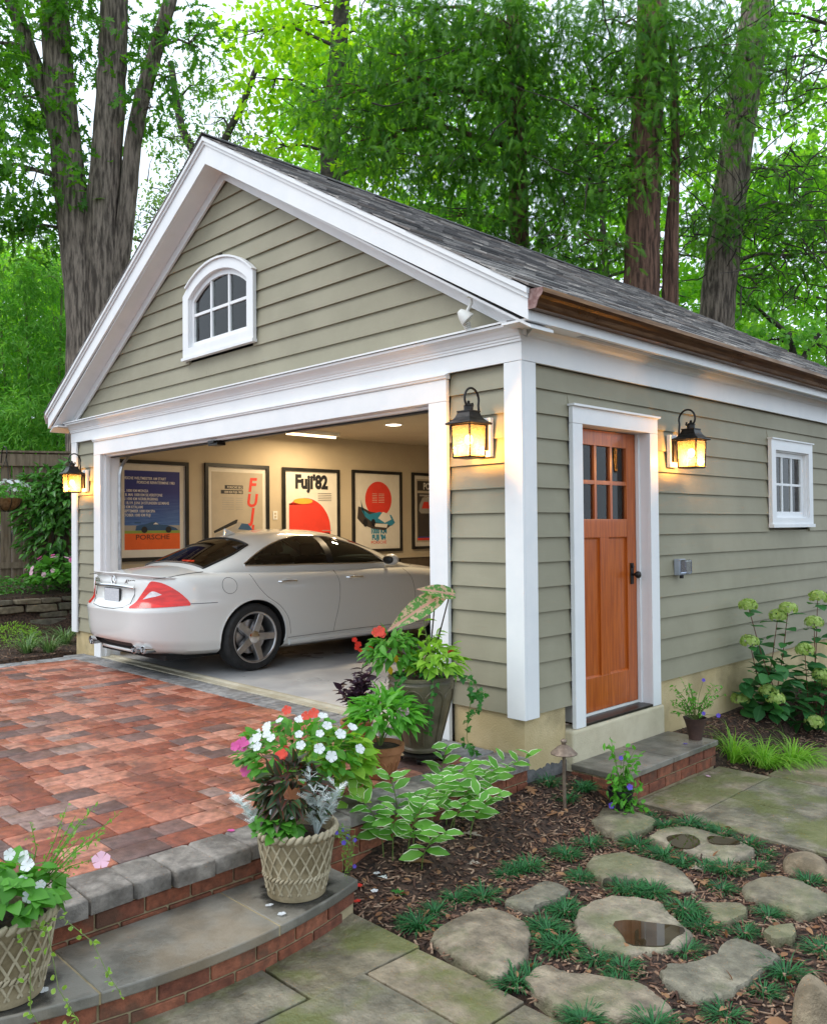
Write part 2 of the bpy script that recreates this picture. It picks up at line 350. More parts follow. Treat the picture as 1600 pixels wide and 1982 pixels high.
# ---- corner boards, casings, frieze, cornice
mb = MB(); mb.box(-.122, .022, -.022, .0, .222, 2.448); mb.box(0, .022, 0, .122, .222, 2.448); mod_bevel(mb.build('corner_board', 'trim', G_), .003)
mb = MB(); mb.box(-W-.022, -W+.122, -.022, .0, .222, 2.448); mb.box(-W-.022, -W, 0, .122, .222, 2.448); mod_bevel(mb.build('corner_board', 'trim', G_), .003)
mb = MB(); mb.box(-W-.024, .024, -.024, -.002, 2.45, 2.568); mb.build('frieze_board', 'trim', G_)
mb = MB(); mb.box(.002, .024, -.002, L, 2.45, 2.60); mb.build('frieze_board', 'trim', G_)
# cornice crown over the door (profile in y,z)
crown = [(-.002, 2.566), (-.034, 2.566), (-.034, 2.580), (-.040, 2.584), (-.040, 2.596), (-.047, 2.60), (-.055, 2.618), (-.072, 2.640), (-.092, 2.652), (-.098, 2.655), (-.098, 2.672), (-.002, 2.692)]
mb = MB(); mb.prism(crown, -W-.03, .03, 'x'); mb.build('crown_moulding', 'trim', G_)
mb = MB(); mb.prism([(-.112, 2.674), (-.112, 2.686), (-.018, 2.706), (-.018, 2.696)], -W-.05, -.02, 'x'); mb.build('drip_cap', 'trim', G_)
# garage door casing
OX0, OX1, OZ = -5.94, -.78, 2.265
mb = MB(); mb.box(OX1, -.612, -.030, .0, -.03, 2.262); mod_bevel(mb.build('door_casing', 'trim', G_), .003)
mb = MB(); mb.box(-6.108, OX0, -.030, .0, -.03, 2.262); mod_bevel(mb.build('door_casing', 'trim', G_), .003)
mb = MB(); mb.box(-6.108, -.612, -.030, .0, 2.264, 2.412); mod_bevel(mb.build('door_casing', 'trim', G_), .003)
mb = MB(); mb.prism([(-.002, 2.413), (-.036, 2.413), (-.042, 2.420), (-.042, 2.428), (-.05, 2.434), (-.05, 2.441), (-.026, 2.449), (-.002, 2.449)], -6.118, -.602, 'x'); mb.build('casing_moulding', 'trim', G_)
# jambs (inside the opening) with stop bead
for x0, x1, b0, b1 in ((OX1, OX1+.03, OX1-.02, OX1), (OX0-.03, OX0, OX0, OX0+.02)):
    mb = MB(); mb.box(x0, x1, .001, .20, -.02, OZ); mb.box(b0, b1, .03, .075, -.02, OZ-.02); mb.build('door_jamb', 'trim', G_)
mb = MB(); mb.box(OX0, OX1, .001, .2, OZ-.004, OZ+.03); mb.box(OX0+.02, OX1-.02, .03, .075, OZ-.024, OZ-.005); mb.build('door_head', 'trim', G_)
mb = MB(); mb.box(OX0+.03, OX1-.03, .08, .125, OZ-.038, OZ-.006); mb.build('overhead_door_edge', 'black_metal', G_)
mb = MB(); mb.box(-3.73, -3.57, .02, .11, OZ-.068, OZ-.040); mb.box(-3.70, -3.60, .0, .05, OZ-.046, OZ-.026); mb.build('door_bracket', 'black_metal', G_)
# vertical track with curve
mb = MB(); pts = [(OX0+.06, .17, .05+.1*i) for i in range(20)]+[(OX0+.06, .17+.35*(1-math.cos(a)), 2.0+.35*math.sin(a)) for a in np.linspace(.15, 1.5, 7)]
for dx in (-.02, .02): mb.tube([(p[0]+dx, p[1], p[2]) for p in pts], .012, 6)
mb.tube(pts, .016, 6); mb.build('door_track', 'steel', G_)
mb = MB(); pts = [(OX1-.06, .17, .05+.1*i) for i in range(20)]+[(OX1-.06, .17+.35*(1-math.cos(a)), 2.0+.35*math.sin(a)) for a in np.linspace(.15, 1.5, 7)]
for dx in (-.02, .02): mb.tube([(p[0]+dx, p[1], p[2]) for p in pts], .012, 6)
mb.tube(pts, .016, 6); mb.build('door_track', 'steel', G_)
# ---- roof: deck, rakes, soffits, eaves
OV, EX = .215, .228                     # rake overhang (y), eave overhang (x)
def ztop(x): return 4.930-PITCH*abs(x-XC)
YB = L+.2
def rake_poly(xe, top, bot, sgn):
    # closed polygon of one rake leg from ridge centre to plumb cut at xe
    return [(XC, ztop(XC)-top), (xe, ztop(xe)-top), (xe, max(ztop(xe)-bot, 2.628)), (XC, ztop(XC)-bot)]
for sgn in (1, -1):
    xe = XC+sgn*(W/2+EX)
    mb = MB(); mb.prism(rake_poly(xe, .018, .255, sgn), -OV, -OV+.025, 'y'); mod_bevel(mb.build('rake_fascia', 'trim', G_), .002)
    mb = MB(); mb.prism(rake_poly(xe+sgn*.012, .016, .052, sgn), -OV-.030, -OV, 'y'); mb.prism(rake_poly(xe+sgn*.008, .052, .082, sgn), -OV-.014, -OV, 'y'); mb.build('rake_moulding', 'trim', G_)
    mb = MB(); mb.prism([(XC, ztop(XC)-.235), (xe, ztop(xe)-.235), (xe, ztop(xe)-.252), (XC, ztop(XC)-.252)], -OV+.025, .03, 'y'); mb.build('rake_soffit', 'trim', G_)
    xi = XC+sgn*(W/2+.05)
    mb = MB(); mb.prism([(XC, ztop(XC)-.2535), (xi, ztop(xi)-.253), (xi, ztop(xi)-.345), (XC, ztop(XC)-.345)], -.024, -.003, 'y'); mb.build('rake_frieze', 'trim', G_)
    mb = MB(); mb.prism(rake_poly(xe, .018, .20, sgn), YB-.03, YB, 'y'); mb.build('rake_fascia', 'trim', G_)
    # deck
    mb = MB(); mb.prism([(XC, ztop(XC)-.018), (xe+sgn*.012, ztop(xe+sgn*.012)-.018), (xe+sgn*.012, ztop(xe)-.05), (XC, ztop(XC)-.05)], -OV+.027, YB-.031, 'y'); mb.build('roof_deck', 'shingle_dark', G_)
    # eave
    e0, e1 = sorted((xe-sgn*.022, xe)); w0 = XC+sgn*(W/2+.002)
    mb = MB(); mb.box(e0, e1, -OV+.026, YB-.031, 2.630, 2.775); mb.build('eave_fascia', 'trim', G_)
    s0, s1 = sorted((w0, xe-sgn*.023))
    mb = MB(); mb.box(s0, s1, .0, L, 2.648, 2.662); mb.box(s0, s1, -OV+.027, -.0001, 2.636, 2.650); mb.build('eave_soffit', 'trim', G_)
    q = lambda d: XC+sgn*(W/2+d)
    prof = [(q(.002), 2.60), (q(.03), 2.60), (q(.034), 2.612), (q(.055), 2.625), (q(.075), 2.646), (q(.002), 2.646)]
    mb = MB(); mb.prism(prof, .03, L, 'y'); mb.build('bed_moulding', 'trim', G_)
# soffit vent strip
mb = MB(); mb.box(.10, .15, .45, L-.3, 2.6455, 2.6475); mb.build('soffit_vent', 'grey_plastic', G_)
# gutters (K profile)
for sgn in (1, -1):
    xe = XC+sgn*(W/2+EX)
    pr = [(0, 0), (.055, 0), (.062, .012), (.07, .035), (.082, .055), (.098, .068), (.108, .085), (.108, .112), (.100, .112), (.096, .092), (.06, .06), (.05, .012), (.006, .01), (.006, .118), (0, .118)]
    mb = MB(); mb.prism([(xe+sgn*(.002+a), 2.688+b) for a, b in pr], -OV+.0, YB-.01, 'y'); g = mb.build('gutter', 'copper', G_)
    cp = [(0, 0), (.055, 0), (.062, .012), (.07, .035), (.082, .055), (.098, .068), (.108, .085), (.108, .112), (0, .118)]
    mb = MB(); mb.prism([(xe+sgn*(.002+a), 2.688+b) for a, b in cp], -OV-.004, -OV-.001, 'y'); mb.build('end_cap', 'copper_cap', g)
# ---- shingles
SL = math.atan(PITCH); slope_len = (W/2+EX+.03)/math.cos(SL)
variants = []
for wv in (.22, .27, .31, .18):
    mb = MB(); t = .015
    V = [(-wv/2, 0, 0), (wv/2, 0, 0), (wv/2, .19, -.001), (-wv/2, .19, -.001), (-wv/2, 0, t), (wv/2, 0, t), (wv/2, .19, .003), (-wv/2, .19, .003)]
    me = new_mesh('shingle', V, [(0,3,2,1),(4,5,6,7),(0,1,5,4),(1,2,6,5),(2,3,7,6),(3,0,4,7)], 'shingle'); variants.append((wv, me))
items = []
for sgn in (1, -1):
    nrow = int(slope_len/.142)
    for r in range(nrow):
        d = r*.142                      # distance up slope from eave edge
        x = XC+sgn*(W/2+EX+.03-d*math.cos(SL)); z = ztop(x)-.018+.004
        y = -OV-.035+random.uniform(-.15, 0)
        while y < YB+.02:
            iv = random.randrange(4); wv = variants[iv][0]
            y0 = max(y, -OV-.036)
            items.append((sgn, x, y0+wv/2, z+random.choice((0, 0, .006, .010)), iv)); y = y0+wv+.004
def sh_mat(sgn, x, y, z):
    # local x -> along -/+Y, local y -> up slope
    up = Vector((-sgn*math.cos(SL), 0, math.sin(SL))); nor = Vector((sgn*math.sin(SL), 0, math.cos(SL))); ax = up.cross(nor)
    m = Matrix.Identity(4)
    for i in range(3): m[i][0], m[i][1], m[i][2] = ax[i], up[i], nor[i]
    m.translation = (x, y, z); return m

vis = sorted([it for it in items if it[0] == 1], key=lambda t: (t[1]-CAM[0])**2+(t[2]-CAM[1])**2+(t[3]-CAM[2])**2)
near = set(id(t) for t in vis[:300])
rv = []; rf = []; rr = []
ridge = MB()
for k in range(int((YB+OV+.07)/.13)):
    y = -OV-.035+k*.13
    for sgn in (1, -1):
        up = Vector((-sgn*math.cos(SL), 0, math.sin(SL)))
        a = Vector((XC, y, ztop(XC)+.012+.004)); b = a-up*.14
        V = [a, b, b+Vector((0, .17, -.006)), a+Vector((0, .17, -.006))]
        ridge.add([tuple(p) for p in V]+[tuple(p+Vector((0, 0, .009))) for p in V], [(0,3,2,1),(4,5,6,7),(0,1,5,4),(1,2,6,5),(2,3,7,6),(3,0,4,7)])
rs_ = ridge.build('roof_ridge', 'shingle', G_)
roofpart = None
for it in items:
    m = sh_mat(*it[:4])
    if id(it) in near:
        o = bpy.data.objects.new('shingle', variants[it[4]][1]); COL.objects.link(o); o.parent = G_; o.matrix_local = m
    else:
        n0 = len(rv); c = random.random()
        for v in variants[it[4]][1].vertices: rv.append(tuple(m @ v.co)); rr.append(c)
        rf += [tuple(n0+i for i in f) for f in ((0,3,2,1),(4,5,6,7),(0,1,5,4),(1,2,6,5),(2,3,7,6),(3,0,4,7))]
me = new_mesh('shingle_field', rv, rf, 'shingle'); a = me.attributes.new('rnd', 'FLOAT', 'POINT'); a.data.foreach_set('value', rr)
o = link('shingle_field', me, G_); o['kind'] = 'stuff'
# ---- gable window (arched): window > casing, sash, muntin, pane, sill, cap
def arch_pts(cx, z0, spring, crown, hw, n=14):
    r = (hw*hw+(crown-spring)**2)/(2*(crown-spring)); cz = crown-r; a = math.asin(hw/r)
    return [(cx-hw, z0), (cx+hw, z0)]+[(cx+r*math.sin(t), cz+r*math.cos(t)) for t in np.linspace(a, -a, n)]
def ring(name, outer, inner, y0, y1, mat, parent):
    n = len(outer); V = []
    for y in (y0, y1):
        for q in (outer, inner): V += [(p[0], y, p[1]) for p in q]
    Fc = []
    for i in range(n):
        j = (i+1) % n
        Fc += [(i, j, n+j, n+i), (2*n+j, 2*n+i, 3*n+i, 3*n+j), (j, i, 2*n+i, 2*n+j), (n+i, n+j, 3*n+j, 3*n+i)]
    return link(name, new_mesh(name, V, Fc, mat), parent)
cx = GW[0]
win = ring('arched_window', arch_pts(cx, 3.06, 3.66, 3.885, .60), arch_pts(cx, 3.15, 3.615, 3.795, .50), -.035, -.0, 'trim', G_)
win['label'] = 'arched six-pane gable window with white casing'
ring('sash', arch_pts(cx, 3.15, 3.615, 3.795, .50), arch_pts(cx, 3.20, 3.59, 3.745, .455), .004, .05, 'trim', win)
ring('reveal', arch_pts(cx, 3.149, 3.615, 3.796, .501), arch_pts(cx, 3.155, 3.61, 3.79, .495), -.002, .06, 'trim', win)
_ao, _ai = arch_pts(cx, 3.655, 3.668, 3.905, .615)[2:], arch_pts(cx, 3.655, 3.660, 3.887, .603)[2:]
for _k in range(0, 12, 4):
    mb = MB(); mb.prism(_ao[_k:_k+5]+_ai[_k:_k+5][::-1], -.055, -.0, 'y'); mb.build('arch_cap', 'trim', win)
mb = MB(); mb.box(cx-.61, cx+.61, -.05, -.0, 3.035, 3.062); mb.build('sill', 'trim', win)
xs_ = [cx-.455, cx-.152, cx+.152, cx+.455]
def ztop_in(x): return 3.745-((3.745-3.59)*((x-cx)/.455)**2)*1.0
for xm in xs_[1:3]:
    mb = MB(); mb.box(xm-.013, xm+.013, .008, .045, 3.20, ztop_in(xm)-.001); mb.build('muntin', 'trim', win)
mb = MB()
for i in range(3): mb.box(xs_[i]+(.014 if i else 0), xs_[i+1]-(.014 if i < 2 else 0), .010, .043, 3.447, 3.473)
mb.build('muntin', 'trim', win)
for i in range(3):
    a, b = xs_[i]+(.013 if i else 0), xs_[i+1]-(.013 if i < 2 else 0)
    mb = MB(); mb.box(a, b, .026, .030, 3.20, 3.447); mb.build('pane', 'glass', win)
    t = [(x, ztop_in(x)) for x in np.linspace(b, a, 6)]
    mb = MB(); mb.prism([(a, 3.473), (b, 3.473)]+t, .026, .030, 'y'); mb.build('pane', 'glass', win)
# attic blind behind the gable window
# ---- side window: y 3.605..4.575 z 1.385..2.20
wy0, wy1, wz0, wz1 = 3.605, 4.572, 1.385, 2.200
def rect(a0, a1, b0, b1): return [(a0, b0), (a1, b0), (a1, b1), (a0, b1)]
def ring_s(name, o_, i_, x0, x1, mat, parent):
    V = []
    for x in (x0, x1):
        for q in (o_, i_): V += [(x, p[0], p[1]) for p in q]
    n = 4; Fc = []
    for i in range(n):
        j = (i+1) % n
        Fc += [(n+i, n+j, j, i), (3*n+j, 3*n+i, 2*n+i, 2*n+j), (2*n+j, 2*n+i, i, j), (3*n+i, 3*n+j, n+j, n+i)][:4]
    me = new_mesh(name, V, Fc, mat); bm = bmesh.new(); bm.from_mesh(me); bmesh.ops.recalc_face_normals(bm, faces=bm.faces); bm.to_mesh(me); bm.free()
    return link(name, me, parent)
sw = ring_s('side_window', rect(wy0, wy1, wz0+.03, wz1), rect(wy0+.095, wy1-.095, wz0+.09, wz1-.095), .0, .034, 'trim', G_)
sw['label'] = 'small six-pane side window with white casing'
a0, a1, b0, b1 = wy0+.095, wy1-.095, wz0+.09, wz1-.095
ring_s('reveal', rect(a0-.001, a1+.001, b0-.001, b1+.001), rect(a0+.012, a1-.012, b0+.012, b1-.012), -.13, .004, 'trim', sw)
ring_s('sash', rect(a0+.012, a1-.012, b0+.012, b1-.012), rect(a0+.06, a1-.06, b0+.06, b1-.055), -.06, -.022, 'trim', sw)
mb = MB(); mb.box(.0, .05, wy0-.008, wy1+.008, wz0, wz0+.031); mb.build('sill', 'trim', sw)
mb = MB(); mb.box(.0, .05, wy0-.01, wy1+.01, wz1, wz1+.012); mb.build('head_cap', 'trim', sw)
c0, c1, d0, d1 = a0+.06, a1-.06, b0+.06, b1-.055
ys = np.linspace(c0, c1, 4); zm = (d0+d1)/2
for yv in ys[1:3]:
    mb = MB(); mb.box(-.054, -.026, yv-.011, yv+.011, d0, d1); mb.build('muntin', 'trim', sw)
mb = MB()
for i in range(3): mb.box(-.052, -.028, ys[i]+(.011 if i else 0), ys[i+1]-(.011 if i < 2 else 0), zm-.011, zm+.011)
mb.build('muntin', 'trim', sw)
for i in range(3):
    for (e0, e1) in ((d0, zm-.011), (zm+.011, d1)):
        mb = MB(); mb.box(-.041, -.038, ys[i]+(.011 if i else 0), ys[i+1]-(.011 if i < 2 else 0), e0, e1); mb.build('pane', 'glass', sw)
# ---- side door: casing, jamb, door > stile/rails, panels, panes, knob, threshold
dy0, dy1, dzt = .497, 1.583, 2.213
mb = MB(); mb.box(.0, .034, dy0, dy0+.112, .085, 2.098); mod_bevel(mb.build('side_door_casing', 'trim', G_), .003)
mb = MB(); mb.box(.0, .034, dy1-.112, dy1, .085, 2.098); mod_bevel(mb.build('side_door_casing', 'trim', G_), .003)
mb = MB(); mb.box(.0, .034, dy0, dy1, 2.10, dzt); mod_bevel(mb.build('side_door_casing', 'trim', G_), .003)
mb = MB(); mb.box(.0, .055, dy0-.012, dy1+.012, dzt, dzt+.014); mb.build('head_cap', 'trim', G_)
j0, j1 = dy0+.112, dy1-.112
mb = MB(); mb.box(-.14, -.0, j0-.025, j0-.001, .10, 2.12); mb.box(-.14, -.0, j1+.001, j1+.025, .10, 2.12); mb.box(-.14, 0, j0, j1, 2.100, 2.125)
mb.box(-.085, -.06, j1-.012, j1+.0005, .10, 2.10); mb.box(-.085, -.06, j0-.0005, j0+.012, .10, 2.10); mb.build('side_door_jamb', 'trim', G_)
mb = MB(); mb.box(-.14, .03, j0-.02, j1+.02, .086, .104); mod_bevel(mb.build('threshold', 'dark_bronze', G_), .004)
mb = MB(); mb.box(-.12, -.085, j0, j1, .104, .121); mb.build('threshold', 'white_plastic', G_)
Y0, Y1, Z0, Z1 = j0+.014, j1-.014, .124, 2.094     # leaf
XD0, XD1 = -.132, -.088                              # leaf thickness (outside face at XD1)
st = .118
door = thing('door', None, None); door.parent = G_; door['label'] = 'orange stained wooden side door with six small panes'
zr = [Z0, Z0+.235, 1.335, 1.465, 1.985, Z1]          # bottom rail, panels, lock rail, lights, top rail
mb = MB(); mb.box(XD0, XD1, Y0, Y0+st, Z0, Z1); mb.build('stile', 'door_wood', door)
mb = MB(); mb.box(XD0, XD1, Y1-st, Y1, Z0, Z1); mb.build('stile', 'door_wood', door)
for a, b in ((zr[0], zr[1]), (zr[2], zr[3]), (zr[4], zr[5])):
    mb = MB(); mb.box(XD0, XD1-.0005, Y0+st, Y1-st, a, b); mod_bevel(mb.build('rail', 'door_wood', door), .002)
ym = (Y0+Y1)/2
mb = MB(); mb.box(XD0, XD1-.001, ym-.055, ym+.055, zr[1], zr[2]); mb.build('mullion', 'door_wood', door)
for a, b in ((Y0+st, ym-.055), (ym+.055, Y1-st)):
    mb = MB(); mb.box(XD0+.012, XD1-.016, a, b, zr[1], zr[2]); mb.build('panel', 'door_wood', door)
    for q in range(2):
        mb = MB(); mb.prism([(XD1-.016, zr[1] if q == 0 else zr[2]), (XD1-.002, zr[1] if q == 0 else zr[2]), (XD1-.016, (zr[1]+.012) if q == 0 else (zr[2]-.012))], a, b, 'y'); mb.build('panel_bead', 'door_wood', door)
py = np.linspace(Y0+st, Y1-st, 4); pz = [zr[3], (zr[3]+zr[4])/2, zr[4]]
for yv in py[1:3]:
    mb = MB(); mb.box(XD0+.004, XD1-.003, yv-.014, yv+.014, zr[3], zr[4]); mb.build('muntin', 'door_wood', door)
for i in range(3):
    mb = MB(); mb.box(XD0+.005, XD1-.004, py[i]+(.014 if i else 0), py[i+1]-(.014 if i < 2 else 0), pz[1]-.014, pz[1]+.014); mb.build('muntin', 'door_wood', door)
    for e0, e1 in ((pz[0], pz[1]-.014), (pz[1]+.014, pz[2])):
        mb = MB(); mb.box(-.112, -.108, py[i]+(.014 if i else 0), py[i+1]-(.014 if i < 2 else 0), e0, e1); mb.build('pane', 'glass', door)
mb = MB(); mb.box(XD1, XD1+.008, Y1-.085, Y1-.045, .985, 1.14)
mb.lathe([(.010, 0), (.010, .028), (.022, .034), (.028, .048), (.024, .062), (.010, .068)], 14, Matrix.Translation((XD1+.006, Y1-.065, 1.055)) @ Matrix.Rotation(R(90), 4, 'Y'))
mb.lathe([(.014, 0), (.014, .010), (.008, .012)], 12, Matrix.Translation((XD1+.006, Y1-.065, 1.115)) @ Matrix.Rotation(R(90), 4, 'Y'))
smooth_by_angle(mb.build('knob', 'black_metal', door))
mb = MB(); mb.box(-.11, .045, .445, 1.615, -.6, .083); mod_bevel(mb.build('door_sill', 'sill_stucco', G_), .02, 3)
# ---- interior shell
IX0 = -W+.17; IX1 = -.16; CZ = 2.75
mb = MB(); mb.box(IX0-.03, IX0, .2, L-.15, .96, CZ); mb.build('interior_wall', 'interior_wall', G_)
mb = MB(); mb.box(IX0-.03, IX0, .2, L-.15, -.01, .93); mb.build('wainscot', 'wainscot', G_)
mb = MB(); mb.box(IX0-.03, IX0+.025, .2, L-.15, .93, .96); mb.build('chair_rail', 'interior_wall', G_)
mb = MB(); mb.box(IX0, IX1, L-.18, L-.15, .96, CZ); mb.build('interior_wall', 'interior_wall', G_)
mb = MB(); mb.box(IX0, IX1, L-.18, L-.15, -.01, .96); mb.build('wainscot', 'wainscot', G_)
mb = MB(); mb.box(IX0-.03, IX1+.03, .2, L-.15, CZ, CZ+.03); mb.build('interior_ceiling', 'interior_ceiling', G_)
mb = MB()
for y0, y1, z0, z1 in ((.2, j0-.026, -.01, CZ), (j0-.026, j1+.026, 2.126, CZ), (j1+.026, a0-.012, -.01, CZ), (a0-.012, a1+.012, -.01, b0-.001), (a0-.012, a1+.012, b1+.001, CZ), (a1+.012, L-.15, -.01, CZ)):
    mb.box(IX1, IX1+.02, y0, y1, z0, z1)
mb.build('interior_wall', 'interior_wall', G_)
mb = MB(); mb.box(IX0, OX0-.031, .17, .2, -.01, CZ); mb.box(OX1+.031, IX1, .17, .2, -.01, CZ); mb.box(OX0-.031, OX1+.031, .201, .22, OZ+.031, CZ); mb.build('interior_wall', 'interior_wall', G_)
# attic floor keeps the gable dark
# ---- ceiling lights (lit in the photograph)
emitmat('lamp_warm', (1.0, .88, .68), 9)
lt = thing('recessed_ceiling_light', 'round bright recessed light in the garage ceiling above the car', 'ceiling light', (-4.75, 3.35, CZ))
mb = MB(); mb.lathe([(.13, -.001), (.13, -.004), (.10, -.006), (.10, -.001)], 24, None, False); mb.build('trim_ring', 'white_plastic', lt)
mb = MB(); mb.lathe([(.099, -.003), (.001, -.003)], 24, cap=False); mb.build('lens', 'lamp_warm', lt)
pl = bpy.data.lights.new('recessed_lamp', 'AREA'); pl.shape = 'DISK'; pl.size = .2; pl.energy = 42; pl.color = (1, .76, .46)
po = bpy.data.objects.new('lamp_light', pl); COL.objects.link(po); po.parent = lt; po.location = (0, 0, -.012)
lt = thing('ceiling_strip_light', 'narrow lit strip fixture under the garage ceiling, left of the round light', 'ceiling light', (-6.0, 2.98, CZ))
mb = MB(); mb.box(-.06, .06, -.45, .45, -.05, 0); mb.build('housing', 'white_plastic', lt)
mb = MB(); mb.tube([(0, -.42, -.065), (0, .42, -.065)], .015, 8); emitmat('lamp_dim', (1.0, .80, .52), 2.2); mb.build('tube', 'lamp_dim', lt)

pl = bpy.data.lights.new('strip_lamp', 'AREA'); pl.shape = 'RECTANGLE'; pl.size = .05; pl.size_y = .84; pl.energy = 14; pl.color = (1, .76, .46)
po = bpy.data.objects.new('strip_lamp', pl); COL.objects.link(po); po.parent = lt; po.location = (0, 0, -.085)
# ================================================================ GROUND AND PAVING
def sstep(t): t = min(1, max(0, t)); return t*t*(3-2*t)
def lump(x, y): return .010*math.sin(7.1*x+3*y)+.008*math.sin(11*y-4*x+1)+.006*math.sin(19*x+13*y)
def gh(x, y):
    if x > -.1:
        z = -.325
        z += .142*sstep(1-(x-.05)/.45)*sstep((y+1.72)/.7)*(1 if y < 1.6 else .9)
        if y < -1.66 or (x > .36 and y > .55): z -= .05
        if y > 1.66 and x < .76: z += .03+.0*x
        z += lump(x, y)*.7
        if x > 6: z += min(.03*(x-6), 1.0)
        if y > 8: z += sstep((y-8)/14)*1.2
        return z
    if -W-.05 < x < -.1 and -5 < y < L+.05: return -.55
    z = -.04+lump(x, y)*.6
    if x < -8.72: z = .50+.05*lump(x, y)+min(.02*(-8.72-x), .3)
    if y > L: z += .35*sstep((y-L)/3)+sstep((y-8)/14)*1.2
    return z
gx = np.concatenate([[-160, -90, -50, -30, -20, -15, -12, -10.5, -9.6, -9.1, -8.95, -8.9, -8.7], np.arange(-8.6, -6.2, .2), [-6.9, -6.76, -6.6, -6.3, -6.2, -5, -3, -1, -.12, -.09], np.arange(-.06, 3.3, .06), [3.6, 4.2, 5, 6, 8, 11, 16, 25, 40, 80, 160]])
gy = np.concatenate([[-160, -80, -40, -20, -12, -8, -6, -5.02, -4.98, -4.4, -4], np.arange(-3.6, 1.8, .06), np.arange(1.8, 6.9, .2), [6.95, 7.09, 7.12, 7.4, 8, 9, 10, 12, 14, 17, 20, 24, 30, 40, 60, 100, 160]])
gx = np.unique(np.round(gx, 3)); gy = np.unique(np.round(gy, 3))
V = [(x, y, gh(x, y)) for y in gy for x in gx]; nx = len(gx)
Fc = [(j*nx+i, j*nx+i+1, (j+1)*nx+i+1, (j+1)*nx+i) for j in range(len(gy)-1) for i in range(nx-1)]
gme = new_mesh('ground', V, Fc, 'mulch_ground', True)
ground = link('ground', gme); tag(ground, 'dark brown mulched garden soil', None, kind='structure')
def proj(P):
    v = np.asarray(P, float)-CAM; z = v @ CF
    return 800+FPX*(v @ CR)/z, 991-FPX*(v @ CU)/z, z
def parea(pts):
    q = [proj(p) for p in pts]
    if min(t[2] for t in q) < .3: return 0
    cu = sum(t[0] for t in q)/len(q); cv = sum(t[1] for t in q)/len(q)
    if not (-30 < cu < 1630 and -30 < cv < 2010): return 0
    return abs(sum(q[i][0]*q[(i+1)%len(q)][1]-q[(i+1)%len(q)][0]*q[i][1] for i in range(len(q))))/2
def tumbled(x0, x1, y0, y1, zt, zb, c=.012, b=.009, jit=.003):
    """block with cut corners and rounded top edge -> V, F"""
    pts = [(x0+c, y0), (x1-c, y0), (x1, y0+c), (x1, y1-c), (x1-c, y1), (x0+c, y1), (x0, y1-c), (x0, y0+c)]
    pts = [(p[0]+random.uniform(-jit, jit), p[1]+random.uniform(-jit, jit)) for p in pts]
    cx, cy = (x0+x1)/2, (y0+y1)/2; V = []
    def inset(p, d): l = math.hypot(p[0]-cx, p[1]-cy); return (p[0]-(p[0]-cx)/l*d*1.3, p[1]-(p[1]-cy)/l*d*1.3)
    tilt = random.uniform(-.006, .006), random.uniform(-.006, .006); dz = random.uniform(-.002, .002)
    for z, d in ((zb, 0), (zt-b, 0), (zt-b*.3, b*.35), (zt, b)):
        for p in pts:
            q = inset(p, d); V.append((q[0], q[1], z+(dz+tilt[0]*(q[0]-cx)+tilt[1]*(q[1]-cy) if z > zb else 0)))
    Fc = [tuple(range(8))[::-1], tuple(range(24, 32))]
    for r in range(3): Fc += [(r*8+i, r*8+(i+1)%8, (r+1)*8+(i+1)%8, (r+1)*8+i) for i in range(8)]
    return V, Fc
def pieces(name, lst, mat, parent, limit=300, stuffname=None):
    """lst of (V,F): largest `limit` in view become objects, the rest one stuff part"""
    sc = sorted(range(len(lst)), key=lambda i: -parea([lst[i][0][k] for k in range(len(lst[i][0])-8, len(lst[i][0]))]))
    big = [i for i in sc[:limit] if parea([lst[i][0][k] for k in range(len(lst[i][0])-8, len(lst[i][0]))]) > 0]; bs = set(big)
    for i in big: smooth_by_angle(link(name, new_mesh(name, lst[i][0], lst[i][1], mat), parent), 50)
    V = []; Fc = []; rr = []
    for i in range(len(lst)):
        if i in bs: continue
        n = len(V); V += lst[i][0]; Fc += [tuple(n+k for k in f) for f in lst[i][1]]; rr += [random.random()]*len(lst[i][0])
    if V:
        me = new_mesh(stuffname or name+'_field', V, Fc, mat); a = me.attributes.new('rnd', 'FLOAT', 'POINT'); a.data.foreach_set('value', rr)
        o = link(stuffname or name+'_field', me, parent); o['kind'] = 'stuff'
# ---- driveway platform
mb = MB(); mb.box(-6.3, .008, -4.6, -.0, -.6, -.016)
drive = mb.build('driveway', 'mortar'); tag(drive, 'red brick paver driveway with grey border', None, kind='structure')
lst = []; x = -.205
while x > -6.02:
    rw = random.choice((.115, .165, .165, .165, .21)); x0 = max(x-rw, -6.04); y = -4.55+random.uniform(0, .2)
    while y < -.285:
        ln = random.choice((.115, .115, .165, .165, .21, .21, .25)); y1 = min(y+ln, -.275)
        if -.275-y1 < .06: y1 = -.275
        if x-x0 > .03: lst.append(tumbled(x0+.0015, x-.0015, y+.0015, y1-.0015, 0, -.05, .007, .005, .0025))
        y = y1
    x = x0
pieces('paver', lst, 'paver', drive)
lst = []; x = -.22
while x > -6.28:
    wv = .2 if x > -.95 else .105
    lst.append(tumbled(x-wv+.0025, x-.0025, -.272, -.03, .0, -.05, c=.006, b=.006, jit=.0015)); x -= wv
y = -.28
while y > -4.5: lst.append(tumbled(-6.28, -6.045, y-.16, y-.003, .0, -.05, c=.008)); y -= .163
pieces('edge_paver', lst, 'grey_paver', drive, 120)
y = -.004; k = 0
while y > -4.5:
    ln = random.choice((.17, .19, .215)); e = .045+.012*math.sin(k*1.9)
    V, Fc = tumbled(-.203, e, y-ln+.003, y-.002, .001, -.068, c=.010, b=.008, jit=.007)
    smooth_by_angle(link('capstone', new_mesh('capstone', V, Fc, 'capstone'), drive), 55); y -= ln; k += 1
